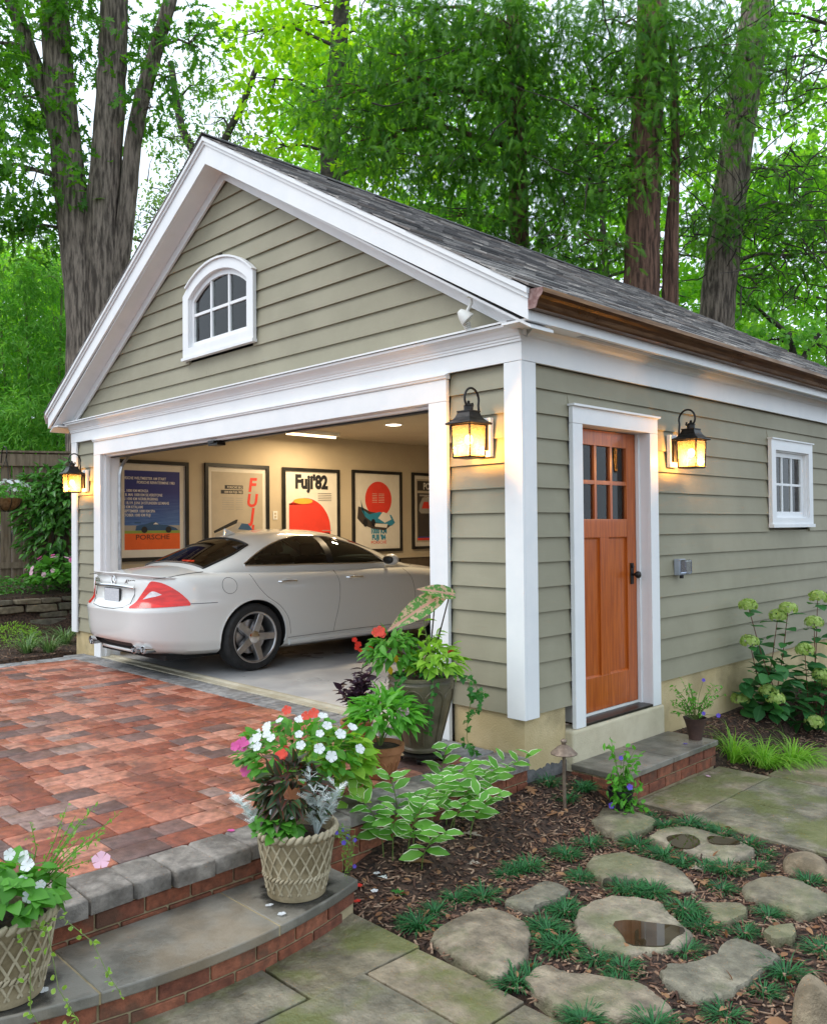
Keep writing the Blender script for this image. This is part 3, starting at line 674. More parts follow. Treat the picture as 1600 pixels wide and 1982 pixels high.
# retaining bricks under the caps
def brick(x0, x1, y0, y1, z0, z1, parent, rot=None, piv=None):
    mb = MB(); j = lambda: random.uniform(-.0015, .0015)
    mb.box(x0+j(), x1+j(), y0+j(), y1+j(), z0+j(), z1+j()); o = mb.build('brick', 'brick', parent); mod_bevel(o, .003, 1)
    return o
for c in range(4):
    zt = -.078-c*.073; y = -.008-(.105 if c % 2 else 0)
    if c % 2: brick(-.07, .022, -.103, -.008, zt-.062, zt, drive)
    while y > -3.6:
        if not (c > 1 and y < -1.9): brick(-.07, .022, y-.198, y-.0, zt-.062, zt, drive)
        y -= .209
# ---- garage floor and threshold strip
mb = MB(); mb.box(OX0-.0, OX1+.0, .12, .205, -.3, .004); mb.box(IX0, IX1, .206, L-.181, -.3, .004); fl = mb.build('garage_floor', 'concrete'); tag(fl, 'smooth light grey concrete garage floor', None, kind='structure')
mb = MB(); mb.box(OX0, OX1, -.028, .055, -.3, .006); mb.prism([(.055, -.3), (.055, .006), (.075, .018), (.112, .018), (.119, .006), (.119, -.3)], OX0, OX1, 'x')
th = mb.build('garage_threshold', 'threshold_concrete'); tag(th, 'pale concrete threshold strip at the garage opening', None, kind='structure'); mod_bevel(th, .004)
# ---- curved step
RC, CXs, CYs = 2.3, -1.815, -2.42
def arc(y, r=RC): return CXs+math.sqrt(r*r-(y-CYs)**2)
mb = MB(); n = 24; ya, yb = -3.42, -1.655
poly = [(.026, yb-.012)]+[(arc(y, RC-.028), y) for y in np.linspace(yb-.012, ya, n)]+[(.026, ya)]
mb.prism(poly, -.6, -.203, 'z'); step = mb.build('curved_step', 'mortar'); tag(step, 'curved bluestone step with brick riser', None, kind='structure')
cuts = [yb, -2.165, -2.885, ya]
for i in range(3):
    a, b = cuts[i]-.003, cuts[i+1]+.003; ys_ = np.linspace(a, b, 14)
    poly = [(.024, a)]+[(arc(y), y) for y in ys_]+[(.024, b)]
    mb = MB(); mb.prism(poly, -.2025, -.16+random.uniform(-.001, .001), 'z'); mod_bevel(mb.build('tread_slab', 'bluestone', step), .006, 2, 60)
for i in (1, 2):
    mb = MB(); mb.box(.026, arc(cuts[i])-.004, cuts[i]-.004, cuts[i]+.004, -.203, -.164); mb.build('tread_joint', 'mortar', step)
for c in range(2):
    zt = -.207-c*.068; a = math.asin((yb-.015-CYs)/(RC-.02)); da = .198/RC; g = .010/RC
    a -= (.5*da if c else 0)
    if c: pass
    while a > math.asin((ya-CYs)/RC):
        r0, r1 = RC-.10, RC-.018; a1 = a-da; V = []
        for z in (zt-.059, zt):
            for t in (a, (a+a1)/2, a1):
                for r in (r0, r1): V.append((CXs+r*math.cos(t), CYs+r*math.sin(t), z))
        Fc = [(0,2,3,1),(2,4,5,3),(6,7,9,8),(8,9,11,10),(0,1,7,6),(4,10,11,5),(1,3,9,7),(3,5,11,9),(0,6,8,2),(2,8,10,4)]
        mod_bevel(link('brick', new_mesh('brick', V, Fc, 'brick'), step), .003, 1); a = a1-g
# damp patches round the planters
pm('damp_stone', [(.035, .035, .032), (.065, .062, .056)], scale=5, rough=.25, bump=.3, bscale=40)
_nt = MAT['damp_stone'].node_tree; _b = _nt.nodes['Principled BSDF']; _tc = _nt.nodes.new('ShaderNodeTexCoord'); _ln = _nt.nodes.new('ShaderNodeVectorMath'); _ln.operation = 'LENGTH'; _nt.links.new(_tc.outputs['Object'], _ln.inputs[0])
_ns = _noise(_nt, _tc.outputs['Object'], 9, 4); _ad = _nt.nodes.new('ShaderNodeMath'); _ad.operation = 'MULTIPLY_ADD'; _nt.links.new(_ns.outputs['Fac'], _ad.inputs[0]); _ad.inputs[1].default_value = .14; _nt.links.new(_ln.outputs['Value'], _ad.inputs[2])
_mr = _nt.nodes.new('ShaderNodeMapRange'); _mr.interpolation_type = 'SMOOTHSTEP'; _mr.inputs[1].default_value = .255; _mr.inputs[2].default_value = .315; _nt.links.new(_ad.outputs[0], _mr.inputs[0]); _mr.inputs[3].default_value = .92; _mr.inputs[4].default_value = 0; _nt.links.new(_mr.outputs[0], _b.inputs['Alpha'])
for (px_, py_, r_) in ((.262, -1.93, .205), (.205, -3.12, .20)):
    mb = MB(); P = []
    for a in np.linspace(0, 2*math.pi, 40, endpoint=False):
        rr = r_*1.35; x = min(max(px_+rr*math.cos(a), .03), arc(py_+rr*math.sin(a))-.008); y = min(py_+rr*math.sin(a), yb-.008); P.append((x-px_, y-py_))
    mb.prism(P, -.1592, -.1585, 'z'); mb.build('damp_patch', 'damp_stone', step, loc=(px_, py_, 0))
# brick return at the end of the step
for c in range(2):
    zt = -.207-c*.068
    for x0 in ((.03, .20) if c == 0 else (.03,)):
        brick(x0, min(x0+.165+(.13 if c else 0), .335), yb-.105, yb-.010, zt-.059, zt, step)
# ---- door landing
mb = MB(); mb.box(.046, .412, .425, 1.628, -.6, -.158); land = mb.build('door_landing', 'mortar'); tag(land, 'bluestone landing with brick riser below the side door', None, kind='structure')
for a, b in ((.41, 1.012), (1.018, 1.645)):
    mb = MB(); mb.box(.047, .443, a, b, -.157, -.12); mod_bevel(mb.build('landing_slab', 'bluestone', land), .005, 2)
for c in range(2):
    zt = -.166-c*.073; y = .418+(.1 if c else 0)
    if c: brick(.36, .424, .418, .510, zt-.063, zt, land)
    while y < 1.63:
        brick(.36, .424, y, min(y+.2, 1.636), zt-.063, zt, land); y += .21
    brick(.05, .20, .408, .425, zt-.063, zt, land); brick(.21, .355, .408, .425, zt-.063, zt, land)
# ---- flagstones
def flag(x0, x1, y0, y1, parent, zt=-.31):
    pts = []; 
    for (ax, ay, bx, by) in ((x0, y0, x1, y0), (x1, y0, x1, y1), (x1, y1, x0, y1), (x0, y1, x0, y0)):
        L_ = math.hypot(bx-ax, by-ay); m = max(2, int(L_/.12))
        for i in range(m):
            t = i/m; pts.append((ax+(bx-ax)*t+random.uniform(-.002, .002), ay+(by-ay)*t+random.uniform(-.002, .002)))
    mb = MB(); mb.prism(pts, zt-.045, zt+random.uniform(-.002, .002), 'z'); o = mb.build('flagstone', 'flagstone', parent); mod_bevel(o, .005, 2, 50); return o
g_ = .005
mb = MB(); mb.box(.02, 3.2, -4.4, -1.70, -.6, -.335); pat = mb.build('patio', 'soil'); tag(pat, 'flagstone patio at the foot of the curved step', None, kind='structure')
for r in ((.10, .762, -2.232, -1.672), (.767, 1.325, -1.968, -1.69), (1.332, 2.15, -1.965, -1.705), (.752, 2.0, -3.1, -1.975), (.10, .745, -3.5, -2.24), (2.005, 3.1, -3.1, -1.972), (2.157, 3.1, -1.965, -1.72)):
    flag(r[0]+g_/2, r[1]-g_/2, r[2]+g_/2, r[3]-g_/2, pat)
mb = MB(); mb.box(.46, 3.4, .60, 1.64, -.6, -.335); mb.box(.80, 3.4, 1.64, 6, -.6, -.335); wk = mb.build('path', 'soil'); tag(wk, 'mossy flagstone path leading to the side door', None, kind='structure')
for r in ((.43, .803, .565, 1.672), (.808, 1.402, 1.046, 1.68), (.808, 2.3, .50, 1.038), (1.408, 2.5, 1.046, 1.68), (.77, 1.62, 1.686, 2.7), (1.626, 2.8, 1.686, 2.7), (.78, 1.4, 2.706, 3.7), (1.406, 2.6, 2.706, 3.7), (.79, 2.0, 3.706, 5)):
    flag(r[0]+g_/2, r[1]-g_/2, r[2]+g_/2, r[3]-g_/2, wk)
# ---- stepping stones traced from the photograph, lying on the mulch
zA = lambda p: (680+p[0]/3.478, 1480+p[1]/3.478)
zB = lambda p: (1080+p[0]/3.077, 1480+p[1]/3.077)
STONES = [
 (zA, [(530,1140),(600,1080),(800,980),(850,958),(960,965),(1080,1010),(1165,1050),(1195,1090),(1200,1170),(1185,1280),(1050,1380),(1000,1440),(860,1380),(700,1280),(560,1190)], 'grey flat stepping stone closest to the curved step', .04),
 (zA, [(1030,925),(1130,870),(1260,800),(1310,782),(1390,795),(1465,830),(1440,865),(1390,905),(1280,925),(1220,975),(1100,950)], 'small brown cracked stone between the grey stone and the Solomon seal bed', .06),
 (zB, [(-150,1200),(-60,1180),(0,1222),(150,1235),(340,1270),(490,1300),(560,1340),(680,1440),(640,1475),(500,1510),(330,1500),(200,1470),(0,1430),(-130,1360),(-190,1270)], 'long greenish stepping stone at the bottom edge of the picture', .04),
 (zB, [(100,910),(130,850),(200,805),(330,772),(480,790),(620,825),(670,890),(740,950),(800,1000),(790,1030),(680,1100),(560,1115),(430,1125),(280,1095),(130,1030),(105,960)], 'pale round stepping stone holding one large puddle', .05),
 (zB, [(195,325),(245,290),(260,255),(400,245),(450,275),(590,330),(560,365),(440,410),(330,410),(240,365)], 'flat tan stepping stone nearest the side door landing', .04),
 (zB, [(540,430),(600,385),(700,365),(800,370),(1000,425),(1110,460),(1170,500),(1140,535),(1040,565),(940,570),(850,545),(760,510),(640,470)], 'stepping stone with two wet hollows beside the path', .05),
 (zB, [(165,580),(210,540),(390,515),(470,545),(640,590),(740,635),(830,730),(730,735),(600,705),(450,690),(330,670),(270,680),(220,640)], 'long mossy stepping stone in the middle of the mulch', .04),
 (zB, [(1085,720),(1200,675),(1340,660),(1460,700),(1620,780),(1640,850),(1560,870),(1470,895),(1320,850),(1220,810),(1120,770)], 'brown flat stepping stone at the right edge', .04),
 (zB, [(820,815),(900,820),(1080,820),(1120,850),(1120,885),(1060,915),(980,935),(900,905),(860,850)], 'small buff stepping stone right of the puddle stone', .04),
 (zB, [(610,1230),(660,1195),(800,1170),(930,1120),(1000,1050),(1070,1025),(1130,1045),(1220,1085),(1320,1140),(1260,1190),(1160,1250),(1060,1340),(960,1380),(850,1395),(740,1350),(620,1290)], 'ridged grey-green stepping stone below the puddle stone', .05),
 (zB, [(1220,985),(1260,955),(1400,950),(1415,990),(1400,1030),(1280,1040)], 'tiny mossy stone sunk in the mulch near the right edge', .03),
]
def stone(poly, zt, th, bulge=.0, sub=3):
    # smooth the outline, inset rings to a slightly uneven top
    P = [np.array(p) for p in poly]; Q = []
    for i in range(len(P)):
        a, b = P[i], P[(i+1)%len(P)]
        for t in (.10, .37, .63, .90): Q.append(a*(1-t)+b*t+rng.normal(size=2)*.004)
    P = Q
    n = len(P); c = sum(P)/n; V = []; Fc = []
    rings = [(1.0, -th-.05), (1.01, -.018), (.992, -.006), (.965, .0), (.6, bulge*.7), (.3, bulge)]
    for s, z in rings:
        for p in P:
            q = c+(p-c)*s; V.append((q[0], q[1], zt+z+(.003*math.sin(9*q[0]+5*q[1])+.0025*math.sin(17*q[1]-6*q[0]) if z > -.01 else 0)))
    V.append((c[0], c[1], zt+bulge))
    for r in range(len(rings)-1): Fc += [(r*n+i, r*n+(i+1)%n, (r+1)*n+(i+1)%n, (r+1)*n+i) for i in range(n)]
    Fc += [((len(rings)-1)*n+i, (len(rings)-1)*n+(i+1)%n, len(V)-1) for i in range(n)]
    return V, Fc
def ccw(p): 
    a = sum(p[i][0]*p[(i+1)%len(p)][1]-p[(i+1)%len(p)][0]*p[i][1] for i in range(len(p))); return p if a > 0 else p[::-1]
pm('puddle', [(.035, .024, .012), (.055, .04, .022)], scale=6, rough=.02, spec=.9)
STONE_POLY = []
for fn, pl_, lab, th in STONES:
    zt = -.293
    poly = ccw([tuple(hz(*fn(p), zt)[:2]) for p in pl_]); STONE_POLY.append(poly)
    V, Fc = stone(poly, zt, th, .0 if 'puddle' in lab or 'hollow' in lab else .004); o = smooth_by_angle(link('stepping_stone', new_mesh('stepping_stone', V, Fc, 'stepping_stone')), 60)
    tag(o, lab, 'stone', 'stepping stones set in the mulch')
    pud = {'pale round': [[(310,940),(420,925),(560,945),(740,965),(760,1000),(690,1030),(650,1080),(560,1085),(410,1075),(380,1010)]],
           'stepping stone with two': [[(640,430),(720,415),(800,420),(845,450),(840,480),(780,505),(700,495),(650,460)], [(880,425),(980,430),(1085,455),(1080,475),(990,475),(900,470)]]}
    for key, ps in pud.items():
        if lab.startswith(key):
            for q in ps:
                pp = ccw([tuple(hz(*fn(p), zt+.004)[:2]) for p in q]); mb = MB()
                Q = []
                for i in range(len(pp)):
                    a, b = np.array(pp[i]), np.array(pp[(i+1)%len(pp)]); Q += [tuple(a*.75+b*.25), tuple(a*.25+b*.75)]
                mb.prism(Q, zt-.006, zt+.0058, 'z'); mb.build('puddle', 'puddle', o)
def rock(name, poly, zt, h, lab, mat='boulder'):
    poly = ccw(poly); P = [np.array(p) for p in poly]; c = sum(P)/len(P); n = len(P); V = []; Fc = []
    for s, z in ((1.0, -.15), (1.02, 0), (.95, .45), (.78, .8), (.45, 1.0)):
        for i, p in enumerate(P):
            q = c+(p-c)*s*(1+.03*math.sin(i*2.3+z*5)); V.append((q[0], q[1], zt+h*z*(1+.12*math.sin(i*1.7)) if z > 0 else zt+z*.5))
    V.append((c[0], c[1], zt+h*.98))
    for r in range(4): Fc += [(r*n+i, r*n+(i+1)%n, (r+1)*n+(i+1)%n, (r+1)*n+i) for i in range(n)]
    Fc += [(4*n+i, 4*n+(i+1)%n, len(V)-1) for i in range(n)]
    o = smooth_by_angle(link(name, new_mesh(name, V, Fc, mat)), 70); s = o.modifiers.new('s', 'SUBSURF'); s.levels = s.render_levels = 1
    return tag(o, lab, 'rock', 'rocks in the mulch')
rock('rock', [tuple(hz(*zB(p), -.30)[:2]) for p in [(1325,570),(1380,545),(1480,545),(1620,590),(1640,690),(1540,665),(1440,640),(1340,620)]], -.31, .06, 'rough orange-brown rock at the edge of the flagstone path')
rock('rock', [tuple(hz(*zB(p), -.30)[:2]) for p in [(1385,1530),(1400,1440),(1450,1420),(1560,1440),(1680,1480),(1700,1600),(1520,1640),(1400,1610)]], -.31, .14, 'upright lichen-stained rock in the bottom right corner')
# ---- loose mulch
def scatter_chips(n, sampler, lo=.018, hi=.055):
    V = np.zeros((n, 8, 3)); Fq = np.array([(0,3,2,1),(4,5,6,7),(0,1,5,4),(1,2,6,5),(2,3,7,6),(3,0,4,7)])
    base = np.array([(-.5,-.5,-.5),(.5,-.5,-.5),(.5,.5,-.5),(-.5,.5,-.5),(-.4,-.4,.5),(.4,-.4,.5),(.4,.4,.5),(-.4,.4,.5)])
    for i in range(n):
        x, y = sampler(); l = random.uniform(lo, hi); wd = random.uniform(.004, .012); h = random.uniform(.002, .005)
        m = Euler((random.gauss(0, .25), random.gauss(0, .3), random.uniform(0, 6.3))).to_matrix()
        V[i] = (base*np.array([l, wd, h])) @ np.array(m).T + np.array([x, y, gh(x, y)+random.uniform(.002, .012)])
    Fc = (Fq[None]+np.arange(n)[:, None, None]*8).reshape(-1, 4)
    return V.reshape(-1, 3), Fc, np.repeat(rng.random(n), 8)
def s_main():
    while True:
        x, y = random.uniform(.06, 2.9), random.uniform(-1.70, .6)
        if y > .38 and x < .47: continue
        if y > .5-.02*x and x > .8: continue
        return x, y
def s_right():
    return random.uniform(.03, .755), random.uniform(1.66, 4.6)
def s_left():
    return random.uniform(-8.6, -6.3), random.uniform(-2.2, 1.2)
def big_mesh(name, V, Fc, mat, rnd=None, uv=None, smooth=False):
    me = bpy.data.meshes.new(name); V = np.asarray(V, np.float32); Fc = np.asarray(Fc, np.int32); k = Fc.shape[1]
    me.vertices.add(len(V)); me.vertices.foreach_set('co', V.ravel()); me.loops.add(Fc.size); me.polygons.add(len(Fc))
    me.loops.foreach_set('vertex_index', Fc.ravel()); me.polygons.foreach_set('loop_start', np.arange(0, Fc.size, k, dtype=np.int32)); me.polygons.foreach_set('loop_total', np.full(len(Fc), k, np.int32))
    if smooth: me.polygons.foreach_set('use_smooth', np.ones(len(Fc), bool))
    me.update(calc_edges=True)
    if rnd is not None: a = me.attributes.new('rnd', 'FLOAT', 'POINT'); a.data.foreach_set('value', np.asarray(rnd, np.float32))
    if uv is not None: l = me.uv_layers.new(name='UVMap'); l.data.foreach_set('uv', np.asarray(uv, np.float32)[Fc.ravel()].ravel())
    me.materials.append(MAT[mat]); return me
V1 = [scatter_chips(11000, s_main), scatter_chips(2600, s_right), scatter_chips(2600, s_left)]
off = 0; VV = []; FF = []; RR = []
for a, b, c in V1: VV.append(a); FF.append(b+off); RR.append(c); off += len(a)
o = link('mulch', big_mesh('mulch', np.concatenate(VV), np.concatenate(FF), 'mulch_chip', np.concatenate(RR)))
tag(o, 'shredded brown bark mulch covering the garden beds', None, kind='stuff')
# ================================================================ LANTERNS, POSTERS, SMALL FIXTURES
def _seedy():
    m, nt, b = _nodes('seeded_glass'); nt.nodes.remove(b)
    tr = nt.nodes.new('ShaderNodeBsdfTransparent'); tr.inputs[0].default_value = (.95, .78, .50, 1)
    tl = nt.nodes.new('ShaderNodeBsdfTranslucent'); tl.inputs[0].default_value = (.34, .20, .075, 1)
    gl = nt.nodes.new('ShaderNodeBsdfGlossy'); gl.inputs['Roughness'].default_value = .08
    tc = nt.nodes.new('ShaderNodeTexCoord'); n = _noise(nt, tc.outputs['Object'], 180, 3); rp = _ramp(nt, [(.25,)*3, (.75,)*3], [.4, .6]); nt.links.new(n.outputs['Fac'], rp.inputs[0])
    m1 = nt.nodes.new('ShaderNodeMixShader'); nt.links.new(rp.outputs[0], m1.inputs[0]); nt.links.new(tr.outputs[0], m1.inputs[1]); nt.links.new(tl.outputs[0], m1.inputs[2])
    m2 = nt.nodes.new('ShaderNodeMixShader'); m2.inputs[0].default_value = .06; nt.links.new(m1.outputs[0], m2.inputs[1]); nt.links.new(gl.outputs[0], m2.inputs[2])
    nt.links.new(m2.outputs[0], nt.nodes['Material Output'].inputs[0])
_seedy(); emitmat('bulb', (1.0, .72, .36), 16)
def lantern(loc, rz, label):
    """local frame: wall plane y=0, lantern hangs towards -y, z=0 at lantern body middle"""
    t = thing('wall_lantern', label, 'lantern', loc, rz, 'lit black wall lanterns on the garage')
    mb = MB(); mb.box(-.058, .058, -.028, .004, -.125, .125); mod_bevel(mb.build('mounting_block', 'trim', t), .004)
    mb = MB(); mb.box(-.04, .04, -.05, -.0285, -.085, .09); mb.box(-.025, .025, -.062, -.049, .045, .085); mod_bevel(mb.build('back_plate', 'black_metal', t), .004)
    cy = -.168
    # scroll arm
    pts = [(0, -.06, .045), (0, -.068, .10), (0, -.070, .16), (0, -.075, .20)]
    for a in np.linspace(0, 1.45*math.pi, 18): r = .074-.022*a/4.5; pts.append((0, cy+.024+r*math.cos(a), .235+r*math.sin(a)*1.1))
    pts += [(0, cy+.020, .180), (0, cy+.040, .195), (0, cy+.034, .214)]
    mb = MB(); mb.tube(pts, .0075, 7); mb.tube([(0, -.05, .06), (0, cy+.03, .055)], .007, 6); smooth_by_angle(mb.build('scroll_arm', 'black_metal', t))
    T = Matrix.Translation((0, cy, 0)); q = math.sqrt(2)
    mb = MB()
    roof = [(.102, .072), (.106, .078), (.104, .084), (.080, .098), (.062, .118), (.052, .142), (.050, .150), (.058, .153), (.058, .160), (.040, .162)]
    mb.lathe([(r*q if z < .151 else r*q*.92, z) for r, z in roof], 4, T, True, R(45)); mb.build('roof', 'black_metal', t)
    mb = MB(); mb.lathe([(.030, .161), (.030, .190), (.035, .192), (.020, .202), (.008, .212), (.010, .220), (.004, .226)], 16, T); smooth_by_angle(mb.build('cap', 'black_metal', t), 30)
    s0, s1 = .078, .070       # half size top / bottom
    mb = MB()
    for sx in (-1, 1):
        for sy in (-1, 1):
            mb.tube([(sx*s1, cy+sy*s1, -.135), (sx*s0, cy+sy*s0, .074)], .0065, 4)
    for z, s in ((-.133, s1), (.070, s0)):
        for a, b in (((-s, -s), (s, -s)), ((s, -s), (s, s)), ((s, s), (-s, s)), ((-s, s), (-s, -s))): mb.tube([(a[0], cy+a[1], z), (b[0], cy+b[1], z)], .006, 4)
    mb.box(-s1, s1, cy-s1, cy+s1, -.140, -.136); mb.build('cage', 'black_metal', t)
    for k in range(4):
        c_, s_ = math.cos(k*math.pi/2), math.sin(k*math.pi/2); V = []
        for a, z, s in ((-1, -.128, s1), (1, -.128, s1), (1, .066, s0), (-1, .066, s0)):
            p = (a*(s-.005), -s+.001); V.append((p[0]*c_-p[1]*s_, cy+p[0]*s_+p[1]*c_, z))
        link('glass_pane', new_mesh('glass_pane', V, [(0, 1, 2, 3)], 'seeded_glass'), t)
    mb = MB(); mb.sphere((0, cy, -.02), .026, 12, 8, (1, 1, 1.25)); mb.build('bulb', 'bulb', t, True)
    mb = MB(); mb.lathe([(.012, .008), (.012, .07)], 10, T); mb.build('socket', 'black_metal', t)
    l = bpy.data.lights.new('lantern_light', 'POINT'); l.energy = 18; l.color = (1, .58, .22); l.shadow_soft_size = .028
    lo = bpy.data.objects.new('lantern_light', l); COL.objects.link(lo); lo.parent = t; lo.location = (0, cy, -.075)
    return t
lantern((-.285, -.004, 1.99), 0, 'lit black lantern on the narrow siding between garage door and corner')
lantern((.004, 1.83, 1.985), R(90), 'lit black lantern on the side wall right of the orange door')
lantern((-6.36, -.004, 1.985), 0, 'lit black lantern at the far left of the garage front')
# ---- posters on the left interior wall
pm('poster_frame', [(.012, .012, .012), (.02, .02, .02)], rough=.35)
pm('poster_mat', [(.70, .66, .58), (.74, .70, .62)], rough=.7)
for nm, c in (('ink_blue', (.03, .06, .27)), ('ink_midblue', (.05, .17, .45)), ('ink_orange', (.75, .12, .02)), ('ink_red', (.70, .05, .03)), ('ink_cream', (.62, .55, .44)), ('ink_tan', (.46, .40, .31)), ('ink_white', (.75, .72, .66)), ('ink_black', (.015, .015, .018)), ('ink_teal', (.03, .24, .38)), ('ink_navy', (.03, .09, .20)), ('ink_darkbrown', (.055, .045, .04)), ('ink_yellow', (.85, .40, .05)), ('ink_green', (.25, .33, .06)), ('ink_grey', (.35, .33, .30)), ('chrome_text', (.5, .5, .5))): pm(nm, [c, tuple(x*1.08 for x in c)], rough=.5)
def text_mesh(name, s, size, mat, parent, loc, rot, align='LEFT', ext=.0012, sx=1.0, shear=0.0, offset=0.0):
    cu = bpy.data.curves.new(name, 'FONT'); cu.body = s; cu.size = size; cu.align_x = align; cu.extrude = ext; cu.shear = shear; cu.offset = offset; cu.resolution_u = 3
    tmp = bpy.data.objects.new(name, cu); COL.objects.link(tmp)
    me = bpy.data.meshes.new_from_object(tmp.evaluated_get(bpy.context.evaluated_depsgraph_get())); bpy.data.objects.remove(tmp)
    me.materials.clear(); me.materials.append(MAT[mat]); o = link(name, me, parent, loc, rot); o.scale = (sx, 1, 1); return o
def poster(y0, y1, z0, z1, label):
    """local: x across (0..w), y up (0..h), z out of wall; placed on the left wall facing +x"""
    t = thing('framed_poster', label, 'poster', (IX0+.001, y0, z0)); t.rotation_euler = Euler((R(90), 0, R(90)))
    w_, h_ = y1-y0, z1-z0
    mb = MB(); f = .045
    mb.box(0, w_, 0, f, 0, .035); mb.box(0, w_, h_-f, h_, 0, .035); mb.box(0, f, f, h_-f, 0, .035); mb.box(w_-f, w_, f, h_-f, 0, .035); mb.build('frame', 'poster_frame', t)
    mb = MB(); mb.box(f, w_-f, f, h_-f, 0, .012); mb.build('mat_board', 'poster_mat', t)
    return t, w_, h_
def pr(t, name, x0, x1, y0, y1, mat, z=.0125, dz=.001):
    mb = MB(); mb.box(x0, x1, y0, y1, z, z+dz); return mb.build(name, mat, t)
def ell(t, name, cx, cy, rx, ry, mat, z, a0=0, a1=2*math.pi, n=40):
    mb = MB(); P = [(cx+rx*math.cos(a), cy+ry*math.sin(a)) for a in np.linspace(a0, a1, n, endpoint=(a1-a0) < 6.2)]; mb.prism(P, z, z+.001, 'z'); return mb.build(name, mat, t)
def polyp(t, name, P, mat, z): mb = MB(); mb.prism(P, z, z+.001, 'z'); return mb.build(name, mat, t)
def txt(t, s, x, y, size, mat, align='LEFT', z=.0148, sx=1.0, shear=0, off=0): return text_mesh('lettering', s, size, mat, t, (x, y, z), None, align, .0004, sx, shear, off)
def racecar(t, x, y, s, body, z=.0150):
    P = [(0, .02), (.02, .12), (.10, .135), (.22, .15), (.36, .20), (.46, .20), (.55, .15), (.74, .13), (.94, .07), (1.0, .02)]
    polyp(t, 'car_drawing', [(x+a*s, y+b*s) for a, b in P], body, z)
    polyp(t, 'car_drawing', [(x+a*s, y+b*s) for a, b in [(-.02, .17), (.12, .17), (.12, .20), (-.02, .20)]], body, z)
    for c in (.2, .76): ell(t, 'car_drawing', x+c*s, y+.035*s, .07*s, .07*s, 'ink_black', z+.0012, n=16)
    polyp(t, 'car_drawing', [(x+a*s, y+b*s) for a, b in [(.40, .15), (.46, .19), (.53, .15)]], 'ink_white', z+.0012)
# poster 1: blue race calendar
t, w_, h_ = poster(.42, 1.40, 1.03, 2.275, 'framed blue race-calendar poster, leftmost on the garage wall')
x0, x1, y0, y1 = .12, w_-.12, .14, h_-.13
pr(t, 'print', x0, x1, y0+.30*0, y0+.20, 'ink_orange'); pr(t, 'print', x0, x1, y0+.20, y0+.235, 'ink_green'); pr(t, 'print', x0, x1, y0+.235, y0+.30, 'ink_grey')
m, nt_, b_ = _nodes('poster_blue'); tc = nt_.nodes.new('ShaderNodeTexCoord'); n_ = _noise(nt_, tc.outputs['Object'], 5, 6, .7, (.6, 14, 1)); sp_ = nt_.nodes.new('ShaderNodeSeparateXYZ'); nt_.links.new(tc.outputs['Object'], sp_.inputs[0])
mr = nt_.nodes.new('ShaderNodeMapRange'); mr.inputs[1].default_value = .4; mr.inputs[2].default_value = .85; nt_.links.new(sp_.outputs[1], mr.inputs[0])
rp1 = _ramp(nt_, [(.03, .10, .34), (.12, .26, .55)], [.35, .65]); nt_.links.new(n_.outputs['Fac'], rp1.inputs[0]); nt_.links.new(_mix(nt_, mr.outputs[0], rp1.outputs[0], (.022, .03, .20)), b_.inputs['Base Color']); b_.inputs['Roughness'].default_value = .5
pr(t, 'print', x0, x1, y0+.30, y1, 'poster_blue')
LN = [('PORSCHE WELTMEISTER AM START', x1-.19, .11), ('PORSCHE RENNTERMINE 1983', x1-.07, .16), ('10. APRIL 1000 KM MONZA', x1-.43, .265), ('8. MAI 1000 KM SILVERSTONE', x1-.24, .315), ('29. MAI 1000 KM NÜRBURGRING', x1-.30, .365), ('18./19. JUNI 24 STUNDEN LE MANS', x1-.15, .415), ('23. JULI 1000 KM KYALAMI', x1-.50, .465), ('4. SEPTEMBER 1000 KM SPA', x1-.34, .515), ('2. OKTOBER 1000 KM FUJI', x1-.40, .565)]
for s, xr, dy in LN: txt(t, s, min(xr, x1-.03), y1-dy, .047, 'ink_white', 'RIGHT', sx=.80, off=.0008)
racecar(t, x0+.14, y0+.225, .58, 'ink_navy'); txt(t, 'PORSCHE', (x0+x1)/2, y0+.125, .085, 'ink_black', 'CENTER', sx=1.25)
# poster 2
t, w_, h_ = poster(1.64, 2.64, 1.05, 2.285, 'framed cream poster with red vertical brush lettering')
pr(t, 'print', .10, w_-.10, .12, h_-.11, 'ink_tan')
for i, (ch, s) in enumerate((('F', .26), ('U', .24), ('J', .26), ('I', .22))): txt(t, ch, w_-.28, h_-.36-i*.205, s, 'ink_red', 'CENTER', shear=.15, off=.008)
for i, s in enumerate(('PORSCHE SIEG', '1000 KM FUJI 1983')):
    o = pr(t, 'print', w_-.40-(.30 if i == 0 else .36), w_-.42, h_-.335-i*.065, h_-.285-i*.065, 'ink_black', .0138); txt(t, s, w_-.43, h_-.326-i*.065, .042, 'ink_cream', 'RIGHT', z=.0155, sx=.85, off=.0008)
for i in range(6):
    pr(t, 'small_print', w_-.74, w_-.56, h_-.46-i*.03, h_-.452-i*.03, 'ink_grey', .0138); pr(t, 'small_print', w_-.53, w_-.42, h_-.46-i*.03, h_-.452-i*.03, 'ink_grey', .0138)
polyp(t, 'car_drawing', [(.14, .20), (.16, .30), (.44, .40), (.50, .46), (.60, .44), (.78, .34), (.84, .22), (.60, .16), (.3, .15)], 'ink_grey', .0138)
polyp(t, 'car_drawing', [(.13, .34), (.14, .31), (.48, .44), (.50, .49), (.47, .49)], 'ink_black', .0152); polyp(t, 'car_drawing', [(.5, .36), (.56, .44), (.66, .43), (.74, .34)], 'ink_navy', .0152)
